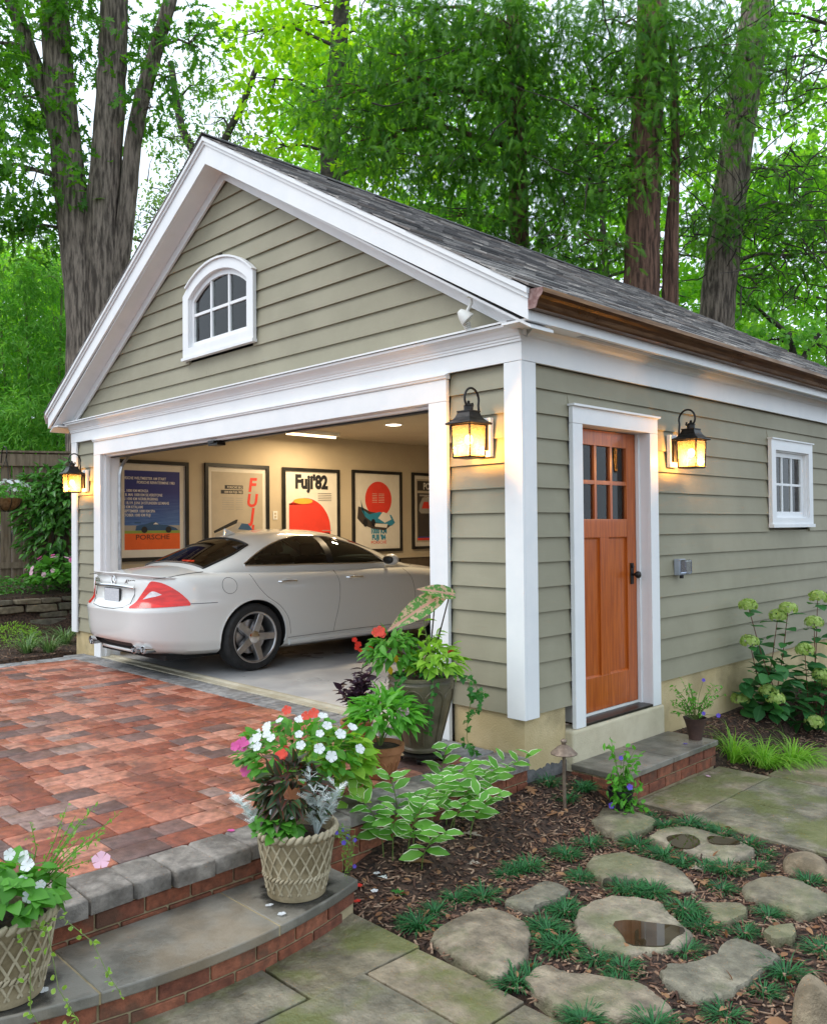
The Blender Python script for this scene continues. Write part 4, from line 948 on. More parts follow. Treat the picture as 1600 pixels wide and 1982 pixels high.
# poster 3
t, w_, h_ = poster(2.87, 3.90, 1.05, 2.28, 'framed poster of a red rising sun, titled Fuji 82')
txt(t, "Fuji'82", w_/2, h_-.285, .265, 'ink_black', 'CENTER', sx=.86, off=.014)
cx, cy, r = .40, .30, .46
P = [(.115, .10), (w_-.18, .10)]+[(cx+r*math.cos(a), .34+r*math.sin(a)) for a in np.linspace(-.05, 2.24, 26)]+[(.115, .72)]
P = [p for p in P if p[0] >= .114]; polyp(t, 'sun_drawing', P, 'ink_red', .0135)
ell(t, 'sun_drawing', cx-.04, .755, .17, .042, 'ink_yellow', .0148)
for i in range(5): pr(t, 'small_print', w_-.40, w_-.15, h_-.36-i*.026, h_-.354-i*.026, 'ink_black', .0138)
polyp(t, 'car_drawing', [(w_-.33, .13), (w_-.34, .22), (w_-.28, .30), (w_-.20, .30), (w_-.15, .22), (w_-.15, .13)], 'ink_black', .0150); polyp(t, 'car_drawing', [(w_-.29, .2), (w_-.27, .27), (w_-.21, .27), (w_-.19, .2)], 'ink_white', .0162); pr(t, 'car_drawing', w_-.33, w_-.15, .325, .335, 'ink_grey', .0150)
# poster 4
t, w_, h_ = poster(4.15, 5.18, 1.04, 2.295, 'framed poster of a red disc above a blue racing car')
ell(t, 'disc_drawing', w_*.52, h_-.44, .275, .275, 'ink_red', .0135)
for i in range(6): pr(t, 'small_print', w_*.52-.13, w_*.52-.03, h_-.36-i*.026, h_-.354-i*.026, 'ink_cream', .0148); pr(t, 'small_print', w_*.52+.0, w_*.52+.12, h_-.36-i*.026, h_-.354-i*.026, 'ink_cream', .0148)
polyp(t, 'car_drawing', [(.10, .52), (.12, .70), (.22, .68), (.36, .62), (.55, .60), (.72, .54), (.78, .40), (.66, .33), (.40, .36), (.2, .43)], 'ink_darkbrown', .0150)
polyp(t, 'car_drawing', [(.17, .80), (.19, .66), (.34, .58), (.55, .62), (.80, .57), (.88, .45), (.80, .40), (.62, .44), (.40, .46), (.26, .54), (.20, .62)], 'ink_teal', .0162)
polyp(t, 'car_drawing', [(.52, .52), (.62, .62), (.76, .58), (.80, .50), (.66, .45)], 'ink_white', .0174); polyp(t, 'car_drawing', [(.42, .44), (.46, .39), (.70, .37), (.72, .43)], 'ink_white', .0174)
for k in (.26, .42): ell(t, 'car_drawing', k, .45, .045, .06, 'ink_black', .0174, n=14)
txt(t, '1000 KM', w_*.52, .285, .105, 'ink_teal', 'CENTER', off=.006, sx=.86); txt(t, "FUJI '84", w_*.52, .19, .105, 'ink_teal', 'CENTER', off=.006, sx=.86); txt(t, 'PORSCHE', w_*.52, .125, .065, 'ink_red', 'CENTER', sx=1.15)
# poster 5
t, w_, h_ = poster(5.41, 6.44, 1.06, 2.30, 'framed dark poster partly hidden by the door casing')
pr(t, 'print', .10, w_-.10, .11, h_-.10, 'ink_tan'); pr(t, 'print', .125, w_-.125, .14, h_-.33, 'ink_darkbrown', .0138); pr(t, 'print', .125, w_-.125, h_-.29, h_-.13, 'ink_darkbrown', .0138); pr(t, 'print', .125, w_-.125, .14, .18, 'ink_red', .0150); pr(t, 'print', .125, w_-.125, .18, .20, 'ink_blue', .0150)
txt(t, 'PORSCHE', .26, h_-.265, .15, 'ink_white', 'LEFT', z=.0152, sx=.8, off=.004); txt(t, 'Doppelsieg', .28, h_-.44, .11, 'ink_cream', 'LEFT', z=.0152, sx=.8, off=.004)
polyp(t, 'car_drawing', [(.16, .62), (.17, .72), (.24, .84), (.40, .84), (.46, .72), (.47, .62), (.42, .58), (.2, .58)], 'ink_grey', .0152); polyp(t, 'car_drawing', [(.22, .66), (.27, .77), (.37, .77), (.41, .66)], 'ink_red', .0165); pr(t, 'car_drawing', .17, .46, .86, .885, 'ink_grey', .0152)
# poster seen through the side window and door on the back wall
def poster_b(x0, x1, z0, z1, label):
    t = thing('framed_poster', label, 'poster', (x0, L-.181, z0)); t.rotation_euler = Euler((R(90), 0, 0)); w_, h_ = x1-x0, z1-z0; f = .045
    mb = MB(); mb.box(0, w_, 0, f, 0, .035); mb.box(0, w_, h_-f, h_, 0, .035); mb.box(0, f, f, h_-f, 0, .035); mb.box(w_-f, w_, f, h_-f, 0, .035); mb.build('frame', 'poster_frame', t)
    mb = MB(); mb.box(f, w_-f, f, h_-f, 0, .012); mb.build('mat_board', 'poster_mat', t); return t, w_, h_
t, w_, h_ = poster_b(-1.75, -.70, 1.05, 2.45, 'framed blue poster seen through the small side window')
pr(t, 'print', .1, w_-.1, .1, h_-.22, 'ink_midblue'); txt(t, '24 STUNDEN', .16, h_-.42, .17, 'ink_white', z=.0145, sx=.8, off=.004)
t, w_, h_ = poster_b(-4.15, -3.10, 1.05, 2.45, 'framed red and white poster seen through the side door panes')
pr(t, 'print', .1, w_-.1, .1, h_-.1, 'ink_white'); pr(t, 'print', .14, w_-.14, .6, h_-.14, 'ink_red', .0138)
t, w_, h_ = poster_b(-5.45, -4.45, 1.05, 2.45, 'framed cream poster on the garage back wall, seen through the left door panes')
pr(t, 'print', .1, w_-.1, .1, h_-.1, 'ink_cream'); pr(t, 'print', .2, w_-.2, .9, h_-.3, 'ink_teal', .0138)
t = thing('wall_outlet', 'small white outlet between the lettering poster and the red sun poster', 'outlet', (IX0+.0005, 2.755, 1.60))
mb = MB(); mb.box(0, .006, -.038, .038, -.06, .06); mod_bevel(mb.build('plate', 'white_plastic', t), .002)
for dz in (-.022, .022): mb = MB(); mb.box(.0061, .009, -.016, .016, dz-.014, dz+.014); mb.build('receptacle', 'interior_wall', t)
# ---- flood lamp under the rake
P0 = Vector(hy(912, 612, -.11)); t = thing('motion_flood_lamp', 'small white security lamp hanging under the right end of the gable rake', 'lamp', (P0.x, -.11, 0))
zt = ztop(P0.x)-.253; dz = P0.z
mb = MB(); mb.lathe([(.03, zt-.012), (.03, zt)], 14); mb.tube([(0, 0, zt-.01), (.0, 0, zt-.05), (-.02, -.02, dz+.03)], .011, 8); smooth_by_angle(mb.build('bracket', 'white_plastic', t))
mb = MB(); T = Matrix.Translation((-.03, -.03, dz)) @ Euler((R(28), R(-35), 0)).to_matrix().to_4x4()
mb.lathe([(.018, .05), (.03, .03), (.046, -.01), (.05, -.03), (.042, -.03)], 14, T); smooth_by_angle(mb.build('lamp_head', 'white_plastic', t))
mb = MB(); T = Matrix.Translation((-.045, -.0, dz-.035)) @ Euler((R(20), R(-10), 0)).to_matrix().to_4x4()
for i in range(4): mb.lathe([(.026-.002*i, -.012*i), (.028-.002*i, -.012*i-.004), (.026-.002*i, -.012*i-.009)], 10, T)
mb.build('sensor', 'white_plastic', t)
# ---- weatherproof outlet on the side wall
Pq = hx(1316, 1098, .02); t = thing('outdoor_outlet', 'grey weatherproof outlet box on the side wall beside the door', 'outlet', (.0, Pq[1], Pq[2]))
mb = MB(); mb.box(-.004, .045, -.055, .045, -.06, .065); mod_bevel(mb.build('box', 'grey_plastic', t), .006)
glassmat('clear_plastic', (.80, .84, .92), .10, .15)
mb = MB(); mb.box(.046, .095, -.05, .052, -.05, .06); mod_bevel(mb.build('cover', 'clear_plastic', t), .012, 3)
mb = MB(); mb.tube([(.03, .0, -.06), (.03, .0, -.085)], .016, 10); mb.build('cord_plug', 'black_metal', t)
# ---- path light
b = hz(1092, 1548, -.2); zb = gh(b[0], b[1]); t = thing('path_light', 'bronze mushroom path light beside the door sill', 'path light', (b[0], b[1], zb))
pm('path_bronze', [(.16, .115, .085), (.24, .18, .135)], scale=30, rough=.5, metal=.4)
H = hd(1090, 1448, (np.array([b[0], b[1], 0])-CAM) @ CF)[2]-zb
mb = MB(); mb.tube([(0, 0, -.1), (0, 0, H-.03)], .011, 10); mb.build('stake', 'path_bronze', t)
mb = MB(); mb.lathe([(.079, H-.035), (.080, H-.031), (.062, H-.015), (.038, H+.006), (.020, H+.017), (.013, H+.020), (.013, H+.028), (.019, H+.036), (.017, H+.046), (.006, H+.053)], 22); smooth_by_angle(mb.build('cap', 'path_bronze', t), 50)
# ================================================================ CAR (white four-door coupe, rear towards the viewer)
def _carpaint():
    m, nt, b = _nodes('car_paint'); b.inputs['Base Color'].default_value = (.72, .715, .69, 1); b.inputs['Roughness'].default_value = .32; b.inputs['Metallic'].default_value = .0
    b.inputs['Coat Weight'].default_value = 1; b.inputs['Coat Roughness'].default_value = .03
    tc = nt.nodes.new('ShaderNodeTexCoord'); n = _noise(nt, tc.outputs['Object'], 900, 2); rp = _ramp(nt, [(.67, .675, .65), (.74, .745, .72)], [.4, .6]); nt.links.new(n.outputs['Fac'], rp.inputs[0]); nt.links.new(rp.outputs[0], b.inputs['Base Color'])
_carpaint()
pm('tyre_rubber', [(.012, .012, .012), (.022, .022, .022)], scale=20, rough=.8)
pm('alloy', [(.42, .42, .43), (.52, .52, .52)], scale=10, rough=.28, metal=.9)
pm('chrome', [(.75, .75, .76), (.8, .8, .8)], scale=10, rough=.10, metal=1)
pm('black_trim', [(.010, .010, .011), (.016, .016, .016)], scale=20, rough=.45)
pm('black_hole', [(.004, .004, .004), (.006, .006, .006)], rough=.9)
pm('seat_leather', [(.012, .011, .010), (.022, .02, .018)], scale=14, rough=.5)
pm('plate_white', [(.48, .50, .54), (.60, .61, .63)], scale=60, rough=.4)
glassmat('car_glass', (.20, .24, .24), .05)
def _tail():
    m, nt, b = _nodes('tail_red'); tc = nt.nodes.new('ShaderNodeTexCoord'); n = _noise(nt, tc.outputs['Object'], 7, 3, .5, (1, 1, 6)); rp = _ramp(nt, [(.34, .002, .002), (.62, .012, .008)], [.35, .65]); nt.links.new(n.outputs['Fac'], rp.inputs[0]); nt.links.new(rp.outputs[0], b.inputs['Base Color'])
    b.inputs['Roughness'].default_value = .18; b.inputs['Coat Weight'].default_value = .25; b.inputs['Emission Color'].default_value = (1, .03, .01, 1); b.inputs['Emission Strength'].default_value = .14
_tail()
pm('tail_clear', [(.55, .5, .5), (.75, .7, .7)], scale=30, rough=.12, metal=.4, coat=1)
car = thing('parked_car', 'white four-door coupe backed half out of the garage', 'car', (-4.785, .63, 0.004))
NR, NF = 4.6, 3.4
def cs(tab, x):
    xs, ys = zip(*tab); 
    # smooth (pchip-like) interpolation
    xs = np.array(xs, float); ys = np.array(ys, float); x = np.asarray(x, float); i = np.clip(np.searchsorted(xs, x)-1, 0, len(xs)-2)
    m = np.zeros(len(xs)); d = np.diff(ys)/np.diff(xs); m[0] = d[0]; m[-1] = d[-1]
    for k in range(1, len(xs)-1): m[k] = 0 if d[k-1]*d[k] <= 0 else 2*d[k-1]*d[k]/(d[k-1]+d[k])
    h = xs[i+1]-xs[i]; t = np.clip((x-xs[i])/h, 0, 1)
    return (2*t**3-3*t**2+1)*ys[i]+(t**3-2*t**2+t)*h*m[i]+(-2*t**3+3*t**2)*ys[i+1]+(t**3-t**2)*h*m[i+1]
Wv = [(0, .80), (.06, .885), (.13, .905), (.16, .915), (.30, .925), (.5, .934), (.62, .936), (.72, .930), (.86, .915), (.95, .885), (1, .845)]
Sr = [(0, -.93), (.06, -1.03), (.13, -1.065), (.16, -1.085), (.30, -1.105), (.5, -1.115), (.56, -1.12), (.62, -1.10), (.66, -1.07), (.70, -1.045), (.86, -1.035), (.95, -1.035), (1, -1.02)]
Sf = [(0, 3.50), (.1, 3.66), (.3, 3.72), (.6, 3.72), (.8, 3.62), (1, 3.40)]
Zsh = [(-1.1, .945), (-.6, .965), (0, .965), (.8, .955), (1.6, .945), (2.3, .925), (3.0, .85), (3.5, .74), (3.75, .66)]
Zbt = [(-1.1, .245), (-.6, .205), (-.3, .20), (.3, .18), (1.5, .185), (2.5, .19), (3.2, .19), (3.75, .24)]
Zdk = [(-1.1, .955), (-.95, .985), (-.6, 1.035), (-.2, 1.05), (.8, 1.03), (2.2, 1.0), (2.6, .97), (3.1, .91), (3.5, .80), (3.75, .68)]
def loop(phi, v):
    W_ = float(cs(Wv, v)); sr = float(cs(Sr, v)); sf = float(cs(Sf, v)); mid = 1.3
    c, s_ = math.cos(phi), math.sin(phi)
    n = NR if c > 0 else NF
    x = -math.copysign(abs(c)**(2/n), c); t = W_*abs(s_)**(2/n)
    s = mid+x*((mid-sr) if x < 0 else (sf-mid))
    # slight waist and hip along the flank
    t *= 1-.018*math.exp(-((s-1.35)/.7)**2)+.0
    zb, zs = float(cs(Zbt, s)), float(cs(Zsh, s))
    return s, t, zb+v*(zs-zb)
vs_ = [0, .03, .06, .10, .13, .16, .20, .30, .40, .50, .54, .56, .59, .62, .64, .66, .68, .70, .74, .78, .82, .86, .89, .92, .95, .975, 1.0]
# phi samples: dense at the corners
ph = []
N = 140
acc = [0]; pp = np.linspace(0, math.pi, 1600); pts0 = [loop(p, .5)[:2] for p in pp]
for i in range(1, len(pp)): acc.append(acc[-1]+math.hypot(pts0[i][0]-pts0[i-1][0], pts0[i][1]-pts0[i-1][1]))
acc = np.array(acc); phis = np.interp(np.linspace(0, acc[-1], N), acc, pp)
V = []; Fc = []; rows = len(vs_)
for v in vs_:
    for p in phis: s, t, z = loop(p, v); V.append((t, s, z))
def vid(r, k): return r*N+k
for r in range(rows-1):
    for k in range(N-1): Fc.append((vid(r, k), vid(r, k+1), vid(r+1, k+1), vid(r+1, k)))
# deck: rings inward from the shoulder loop
deck0 = len(V); DQ = [.06, .14, .26, .45, .7, 1.0]
for q in DQ:
    for p in phis:
        s, t, z = loop(p, 1.0); zc = float(cs(Zdk, s)); V.append((t*(1-q), s, z+(zc-z)*(1-(1-q)**2.2)))
for k in range(N-1): Fc.append((vid(rows-1, k), vid(rows-1, k+1), deck0+k+1, deck0+k))
for d in range(len(DQ)-1):
    for k in range(N-1): Fc.append((deck0+d*N+k, deck0+d*N+k+1, deck0+(d+1)*N+k+1, deck0+(d+1)*N+k))
bot0 = len(V)
for p in phis: s, t, z = loop(p, 0); V.append((0, s, z))
for k in range(N-1): Fc.append((bot0+k, bot0+k+1, vid(0, k+1), vid(0, k)))
def mirror_weld(V, Fc, name, mat, dist=.0008):
    bm = bmesh.new(); vv = [bm.verts.new(p) for p in V]
    vm = [bm.verts.new((-p[0], p[1], p[2])) for p in V]
    for f in Fc:
        try: bm.faces.new([vv[i] for i in f])
        except Exception: pass
        try: bm.faces.new([vm[i] for i in f][::-1])
        except Exception: pass
    bmesh.ops.remove_doubles(bm, verts=bm.verts, dist=dist); bmesh.ops.dissolve_degenerate(bm, edges=bm.edges, dist=.0003)
    bmesh.ops.recalc_face_normals(bm, faces=bm.faces)
    me = bpy.data.meshes.new(name); bm.to_mesh(me); bm.free(); me.materials.append(MAT[mat]); return me
me = mirror_weld(V, Fc, 'body', 'car_paint'); me.materials.append(MAT['black_hole'])
tmp = link('body_tmp', me)
def cyl(s0, sgn):
    mb = MB(); mb.lathe([(.372, 0), (.372, .40)], 48, Matrix.Translation((sgn*.60, s0, .338)) @ Matrix.Rotation(R(90)*sgn, 4, 'Y'))
    m_ = new_mesh('cut', mb.v, mb.f, 'black_hole'); return link('cut', m_)
cutters = [cyl(s0, g) for s0 in (0, 2.854) for g in (1, -1)]
mb = MB(); mb.prism([(-.44, .248), (-.40, .335), (.40, .335), (.44, .248), (.40, .20), (-.40, .20)], -1.3, -.99, 'y'); cutters.append(link('cut', new_mesh('cut', mb.v, mb.f, 'black_hole')))
for c in cutters:
    b = tmp.modifiers.new('b', 'BOOLEAN'); b.operation = 'DIFFERENCE'; b.object = c; b.solver = 'EXACT'
    try: b.material_mode = 'TRANSFER'
    except Exception: pass
bpy.context.view_layer.update()
me2 = bpy.data.meshes.new_from_object(tmp.evaluated_get(bpy.context.evaluated_depsgraph_get()))
for c in cutters+[tmp]: bpy.data.objects.remove(c)
body = link('body', me2, car); smooth_by_angle(body, 32)
# ---- greenhouse
Zr = [(-.62, .98), (-.45, 1.05), (-.25, 1.14), (.0, 1.245), (.2, 1.32), (.45, 1.378), (.8, 1.41), (1.15, 1.402), (1.45, 1.36), (1.75, 1.265), (2.1, 1.105), (2.35, .985), (2.45, .94)]
Wb = [(-.62, .66), (-.3, .735), (0, .775), (.5, .80), (1.2, .80), (1.8, .785), (2.2, .76), (2.45, .70)]
ZB0 = .93
def gh_t(s, z):
    zr, wb = float(cs(Zr, s)), float(cs(Wb, s)); h = min(max((z-ZB0)/max(zr-ZB0, 1e-3), 0), 1); return wb*(1-h**2.7)**(1/2.1)
def gh_z(s, t):
    zr, wb = float(cs(Zr, s)), float(cs(Wb, s)); q = min(abs(t)/wb, 1); return ZB0+(zr-ZB0)*(1-q**2.1)**(1/2.7)
Stop = [(-.02, 1.055), (.12, 1.135), (.35, 1.235), (.6, 1.30), (.85, 1.328), (1.1, 1.322), (1.35, 1.275), (1.6, 1.18), (1.78, 1.08), (1.88, 1.012)]
def s_top(s): return float(cs(Stop, s))
def s_bot(s): return 1.045-.018*s
RWs = (-.40, .17)
def rw_half(s): return float(cs([(-.40, .60), (-.1, .585), (.17, .52)], s))
def in_win(s, t, z):
    if 0 < s < 1.86 and s_bot(s)+.012 < z < s_top(s)-.012 and abs(t) > .45: return True
    if RWs[0]+.02 < s < RWs[1]-.02 and abs(t) < rw_half(s)-.02: return True
    if 1.52 < s < 2.26 and abs(t) < .56+.06*(s-1.5): return True
    return False
ss = np.linspace(-.62, 2.45, 130); aa = np.linspace(0, 1, 56); V = []; Fc = []
for s in ss:
    zr, wb = float(cs(Zr, s)), float(cs(Wb, s))
    for a in aa:
        an = a*math.pi/2; h = math.sin(an)**(2/2.7); q = math.cos(an)**(2/2.1); V.append((wb*q, s, ZB0+(zr-ZB0)*h))
m_ = len(aa)
for i in range(len(ss)-1):
    for j in range(m_-1):
        ids = (i*m_+j, (i+1)*m_+j, (i+1)*m_+j+1, i*m_+j+1); c = np.mean([V[k] for k in ids], axis=0)
        if not in_win(c[1], c[0], c[2]): Fc.append(ids)
roof_ = link('roof', mirror_weld(V, Fc, 'roof', 'car_paint'), car); smooth_by_angle(roof_, 40)
# panes
def strip_pane(name, cols, mat, parent):
    V = [p for c in cols for p in c]; m = len(cols[0]); Fc = [(i*m+j, (i+1)*m+j, (i+1)*m+j+1, i*m+j+1) for i in range(len(cols)-1) for j in range(m-1)]
    me = new_mesh(name, V, Fc, mat, True); bm = bmesh.new(); bm.from_mesh(me); bmesh.ops.recalc_face_normals(bm, faces=bm.faces); bm.to_mesh(me); bm.free(); return link(name, me, parent)
for sg in (1, -1):
    for nm, sa, sb in (('rear_side_window', -.015, 1.015), ('front_side_window', 1.075, 1.875)):
        cols = []
        for s in np.linspace(sa, sb, 26):
            zb, zt = s_bot(s), max(s_top(s), s_bot(s)+.002); cols.append([(sg*(gh_t(s, z)+.004), s, z) for z in np.linspace(zb, zt, 8)])
        strip_pane(nm, cols, 'car_glass', car)
    for sa, sb in ((1.0, 1.09),):
        cols = [[(sg*(gh_t(s, z)+.007), s, z) for z in np.linspace(s_bot(s), s_top(s), 8)] for s in (sa, (sa+sb)/2, sb)]; strip_pane('door_pillar', cols, 'black_trim', car)
    top = [(sg*(gh_t(s, s_top(s))+.006), s, s_top(s)) for s in np.linspace(-.02, 1.88, 40)]; bt = [(sg*(gh_t(s, s_bot(s))+.008), s, s_bot(s)-.004) for s in np.linspace(-.02, 1.88, 24)]
    mb = MB(); mb.tube(top, .010, 6); mb.tube(bt, .010, 6); smooth_by_angle(mb.build('window_trim', 'chrome', car), 60)
cols = [[(rw_half(s)*a, s, gh_z(s, rw_half(s)*a)+.004) for a in np.linspace(-1, 1, 21)] for s in np.linspace(RWs[0], RWs[1], 14)]
rwin = strip_pane('rear_window', cols, 'car_glass', car)
edge = [(cols[0][i]) for i in range(21)]+[c[-1] for c in cols]+cols[-1][::-1]+[c[0] for c in cols[::-1]]
mb = MB(); mb.tube(edge, .012, 6); mb.build('window_seal', 'black_trim', car)
cols = [[((.56+.06*(s-1.5)+.02)*a, s, gh_z(s, (.56+.06*(s-1.5)+.02)*a)+.004) for a in np.linspace(-1, 1, 15)] for s in np.linspace(1.50, 2.28, 12)]
strip_pane('windshield', cols, 'car_glass', car)
emitmat('brake_red', (1, .06, .02), 2.2)
mb = MB(); mb.box(-.11, .11, -.235, -.215, 1.075, 1.09); mb.build('high_brake_light', 'brake_red', car)
# cabin interior
mb = MB(); mb.box(-.60, .60, -.30, -.02, 1.03, 1.07); mb.build('parcel_shelf', 'seat_leather', car)
mb = MB(); mb.box(-.70, .70, -.2, 2.2, 1.0, 1.035); mb.build('cabin_floor', 'black_hole', car)
for sx, sy in ((.38, .15), (-.38, .15), (.37, 1.15), (-.37, 1.15)):
    mb = MB(); mb.box(-.24, .24, -.07, .07, 0, .10); mb.box(-.14, .14, -.05, .05, .13, .25); mb.box(-.05, -.03, -.01, .01, .08, .15); mb.box(.03, .05, -.01, .01, .08, .15)
    o = mb.build('seat', 'seat_leather', car); o.location = (sx, sy, 1.0); o.rotation_euler = (R(14), 0, 0); mod_bevel(o, .03, 3)
# ---- wheels
def wheel(sx, s0):
    T = Matrix.Translation((sx*.80, s0, .335)) @ Matrix.Rotation(R(90)*sx, 4, 'Y')   # local z -> outward
    prof = [(.245, -.11), (.31, -.115), (.329, -.095), (.335, -.06), (.335, .06), (.329, .095), (.31, .115), (.262, .118), (.245, .112), (.243, .09)]
    wh = thing('wheel', None, None); wh.parent = car
    mb = MB(); mb.lathe(prof, 56, T, False); smooth_by_angle(mb.build('tyre', 'tyre_rubber', wh), 40)
    mb = MB(); mb.lathe([(.246, .108), (.258, .116), (.250, .119), (.236, .112), (.228, .09), (.220, .0), (.22, -.08)], 56, T, False)
    for k in range(5):
        a = 2*math.pi*k/5+.3; M2 = T @ Matrix.Rotation(a, 4, 'Z')
        V = [(.035, -.046, .085), (.235, -.036, .100), (.235, .036, .100), (.035, .046, .085), (.035, -.046, .04), (.235, -.036, .06), (.235, .036, .06), (.035, .046, .04)]
        mb.add([(p[0], p[1]*.85, p[2]+.012) if i < 4 else p for i, p in enumerate(V)], [(0,1,2,3),(7,6,5,4),(0,4,5,1),(1,5,6,2),(2,6,7,3),(3,7,4,0)], M2)
    o = mb.build('rim', 'alloy', wh); smooth_by_angle(o, 30); mod_bevel(o, .008, 2, 35)
    mb = MB(); mb.lathe([(.062, .06), (.062, .098), (.045, .104), (.001, .105)], 20, T)
    for k in range(5): a = 2*math.pi*k/5+.3+.63; mb.lathe([(.010, .09), (.010, .103)], 8, T @ Matrix.Translation((.05*math.cos(a), .05*math.sin(a), 0)))
    smooth_by_angle(mb.build('hub', 'chrome', wh))
    mb = MB(); mb.lathe([(.17, .0), (.17, .02), (.06, .022)], 32, T); mb.build('brake_disc', 'steel', wh)
    mb = MB(); mb.lathe([(.225, -.09), (.001, -.088)], 32, T, False); mb.build('wheel_back', 'black_hole', wh)
for s0 in (0, 2.854):
    for g in (1, -1): wheel(g, s0)
# wheel-arch lips
def side_t(s, z):
    v = .5
    for _ in range(8): zb, zs = float(cs(Zbt, s)), float(cs(Zsh, s)); v = min(max((z-zb)/(zs-zb), 0), 1)
    W_ = float(cs(Wv, v)); sr, sf = float(cs(Sr, v)), float(cs(Sf, v)); mid = 1.3; x = (s-mid)/((mid-sr) if s < mid else (sf-mid)); n = NR if x < 0 else NF
    return W_*max(1-abs(x)**n, 0)**(1/n)*(1-.018*math.exp(-((s-1.35)/.7)**2))
for s0 in (0, 2.854):
    for g in (1, -1):
        pts = []
        for a in np.linspace(R(-12), R(192), 34):
            s, z = s0+.376*math.cos(a), .338+.376*math.sin(a); pts.append((g*(side_t(s, max(z, .22))-.004), s, z))
        mb = MB(); mb.tube(pts, .011, 6); smooth_by_angle(mb.build('arch_lip', 'car_paint', car), 60)
# ---- shut lines (thin gaps), sills, handles
def seam(pts, nm='door_seam'):
    mb = MB(); mb.tube([(side_t(s, z)-.0012 if True else 0, s, z) for s, z in pts], .0028, 5); mb.build(nm, 'black_trim', car)
def curve(ctrl, n=20): c = np.array(ctrl); tt = np.linspace(0, 1, len(c)); return [(float(cs(list(zip(tt, c[:, 0])), t)), float(cs(list(zip(tt, c[:, 1])), t))) for t in np.linspace(0, 1, n)]
seam(curve([(-.02, .96), (.02, .87), (.13, .74), (.30, .62), (.405, .47), (.43, .33)])); seam(curve([(1.06, .955), (1.09, .80), (1.07, .60), (1.02, .40), (1.0, .30)])); seam(curve([(2.10, .93), (2.19, .80), (2.22, .60), (2.20, .42), (2.18, .30)]))
seam(curve([(.40, .292), (.9, .298), (1.5, .302), (2.4, .30)]), 'sill_seam')
mb = MB(); mb.tube([(side_t(s, .245)+.004, s, .242) for s in np.linspace(.42, 2.42, 16)], .03, 8); smooth_by_angle(mb.build('side_skirt', 'car_paint', car))
for s0 in (.40, 1.31):
    mb = MB(); pts = [(side_t(s0+d, .872)+o_, s0+d, .872) for d, o_ in ((-.11, .0), (-.095, .03), (0, .036), (.095, .03), (.11, 0))]; mb.tube(pts, .011, 8); smooth_by_angle(mb.build('door_handle', 'chrome', car))
    mb = MB(); mb.sphere((side_t(s0, .872)-.004, s0, .87), .05, 12, 8, (.15, 1.3, .75)); mb.build('handle_recess', 'car_paint', car, True)
pts = [(side_t(-.27+.078*math.cos(a), .905+.078*math.sin(a))+.0, -.27+.078*math.cos(a), .86+.078*math.sin(a)) for a in np.linspace(0, 2*math.pi, 40)]
mb = MB(); mb.tube([(side_t(p[1], p[2])-.0012, p[1], p[2]) for p in pts], .0026, 5); mb.build('fuel_flap_seam', 'black_trim', car)
# rear quarter bumper seam and flank crease
pts = [loop(p, .66) for p in np.linspace(.18, 1.08, 40)]
mb = MB(); mb.tube([(t+.0, s, z) for s, t, z in pts if s < -.40], .003, 5); mb.build('bumper_seam', 'black_trim', car)
# mirror
for g in (1, -1):
    mb = MB(); mb.sphere((g*.93, 1.83, 1.045), .10, 14, 8, (1.05, .75, .68)); mb.tube([(g*.80, 1.86, .995), (g*.88, 1.84, 1.02)], .025, 8); smooth_by_angle(mb.build('side_mirror', 'car_paint', car), 60)
    mb = MB(); mb.sphere((g*.935, 1.775, 1.046), .08, 12, 8, (1.1, .35, .62)); mb.build('mirror_glass', 'black_trim', car, True)
# ---- tail lights
def light_cols(g, f0=0.0, f1=1.0, zl=.0, zh=1.0, off=.005, n=30):
    # find phi where t=.43 on the rear and s=-.66 on the flank at v~.75
    P = [(p,)+loop(p, .78) for p in np.linspace(.001, 1.5, 1500)]
    pa = min(P, key=lambda q: abs(q[2]-.42) if q[1] < -.9 else 9)[0]; pb = min(P, key=lambda q: abs(q[1]+.64))[0]
    # by arc length
    L_ = [(q[0], q[1], q[2]) for q in P if pa <= q[0] <= pb]; ac = [0]
    for i in range(1, len(L_)): ac.append(ac[-1]+math.hypot(L_[i][1]-L_[i-1][1], L_[i][2]-L_[i-1][2]))
    out = []
    for f in np.linspace(f0, f1, n):
        p = np.interp(f*ac[-1], ac, [q[0] for q in L_])
        lo = .672+.02*f; hi = float(cs([(0, .69), (.12, .775), (.25, .86), (.38, .925), (.5, .915), (.75, .835), (1.0, lo+.012)], f))
        col = []
        for q in np.linspace(zl, zh, 8):
            z = lo+(hi-lo)*q; s0, t0, _ = loop(p, .8); zb, zs = float(cs(Zbt, s0)), float(cs(Zsh, s0)); v = (z-zb)/(zs-zb); s, t, z2 = loop(p, v); s2, t2, _ = loop(p+.01, v)
            nx_, ny_ = -(s2-s), (t2-t); l = math.hypot(nx_, ny_) or 1; nx_, ny_ = nx_/l, ny_/l
            if nx_ < 0 and t > .5: nx_, ny_ = -nx_, -ny_
            if ny_ > 0 and s < -.9: nx_, ny_ = -nx_, -ny_
            col.append((g*(t+abs(nx_)*off), s-abs(ny_)*off, z2))
        out.append(col)
    return out
for g in (1, -1):
    tl = strip_pane('tail_light', light_cols(g), 'tail_red', car)
    cc = light_cols(g, .20, .52, .40, .62, .008, 14)
    for i, c in enumerate(cc):
        f = math.sin(math.pi*i/(len(cc)-1)); mid = np.mean(np.array(c), axis=0)
        cc[i] = [tuple(mid+(np.array(p)-mid)*max(f, .06)) for p in c]
    strip_pane('reverse_lens', cc, 'tail_clear', tl)
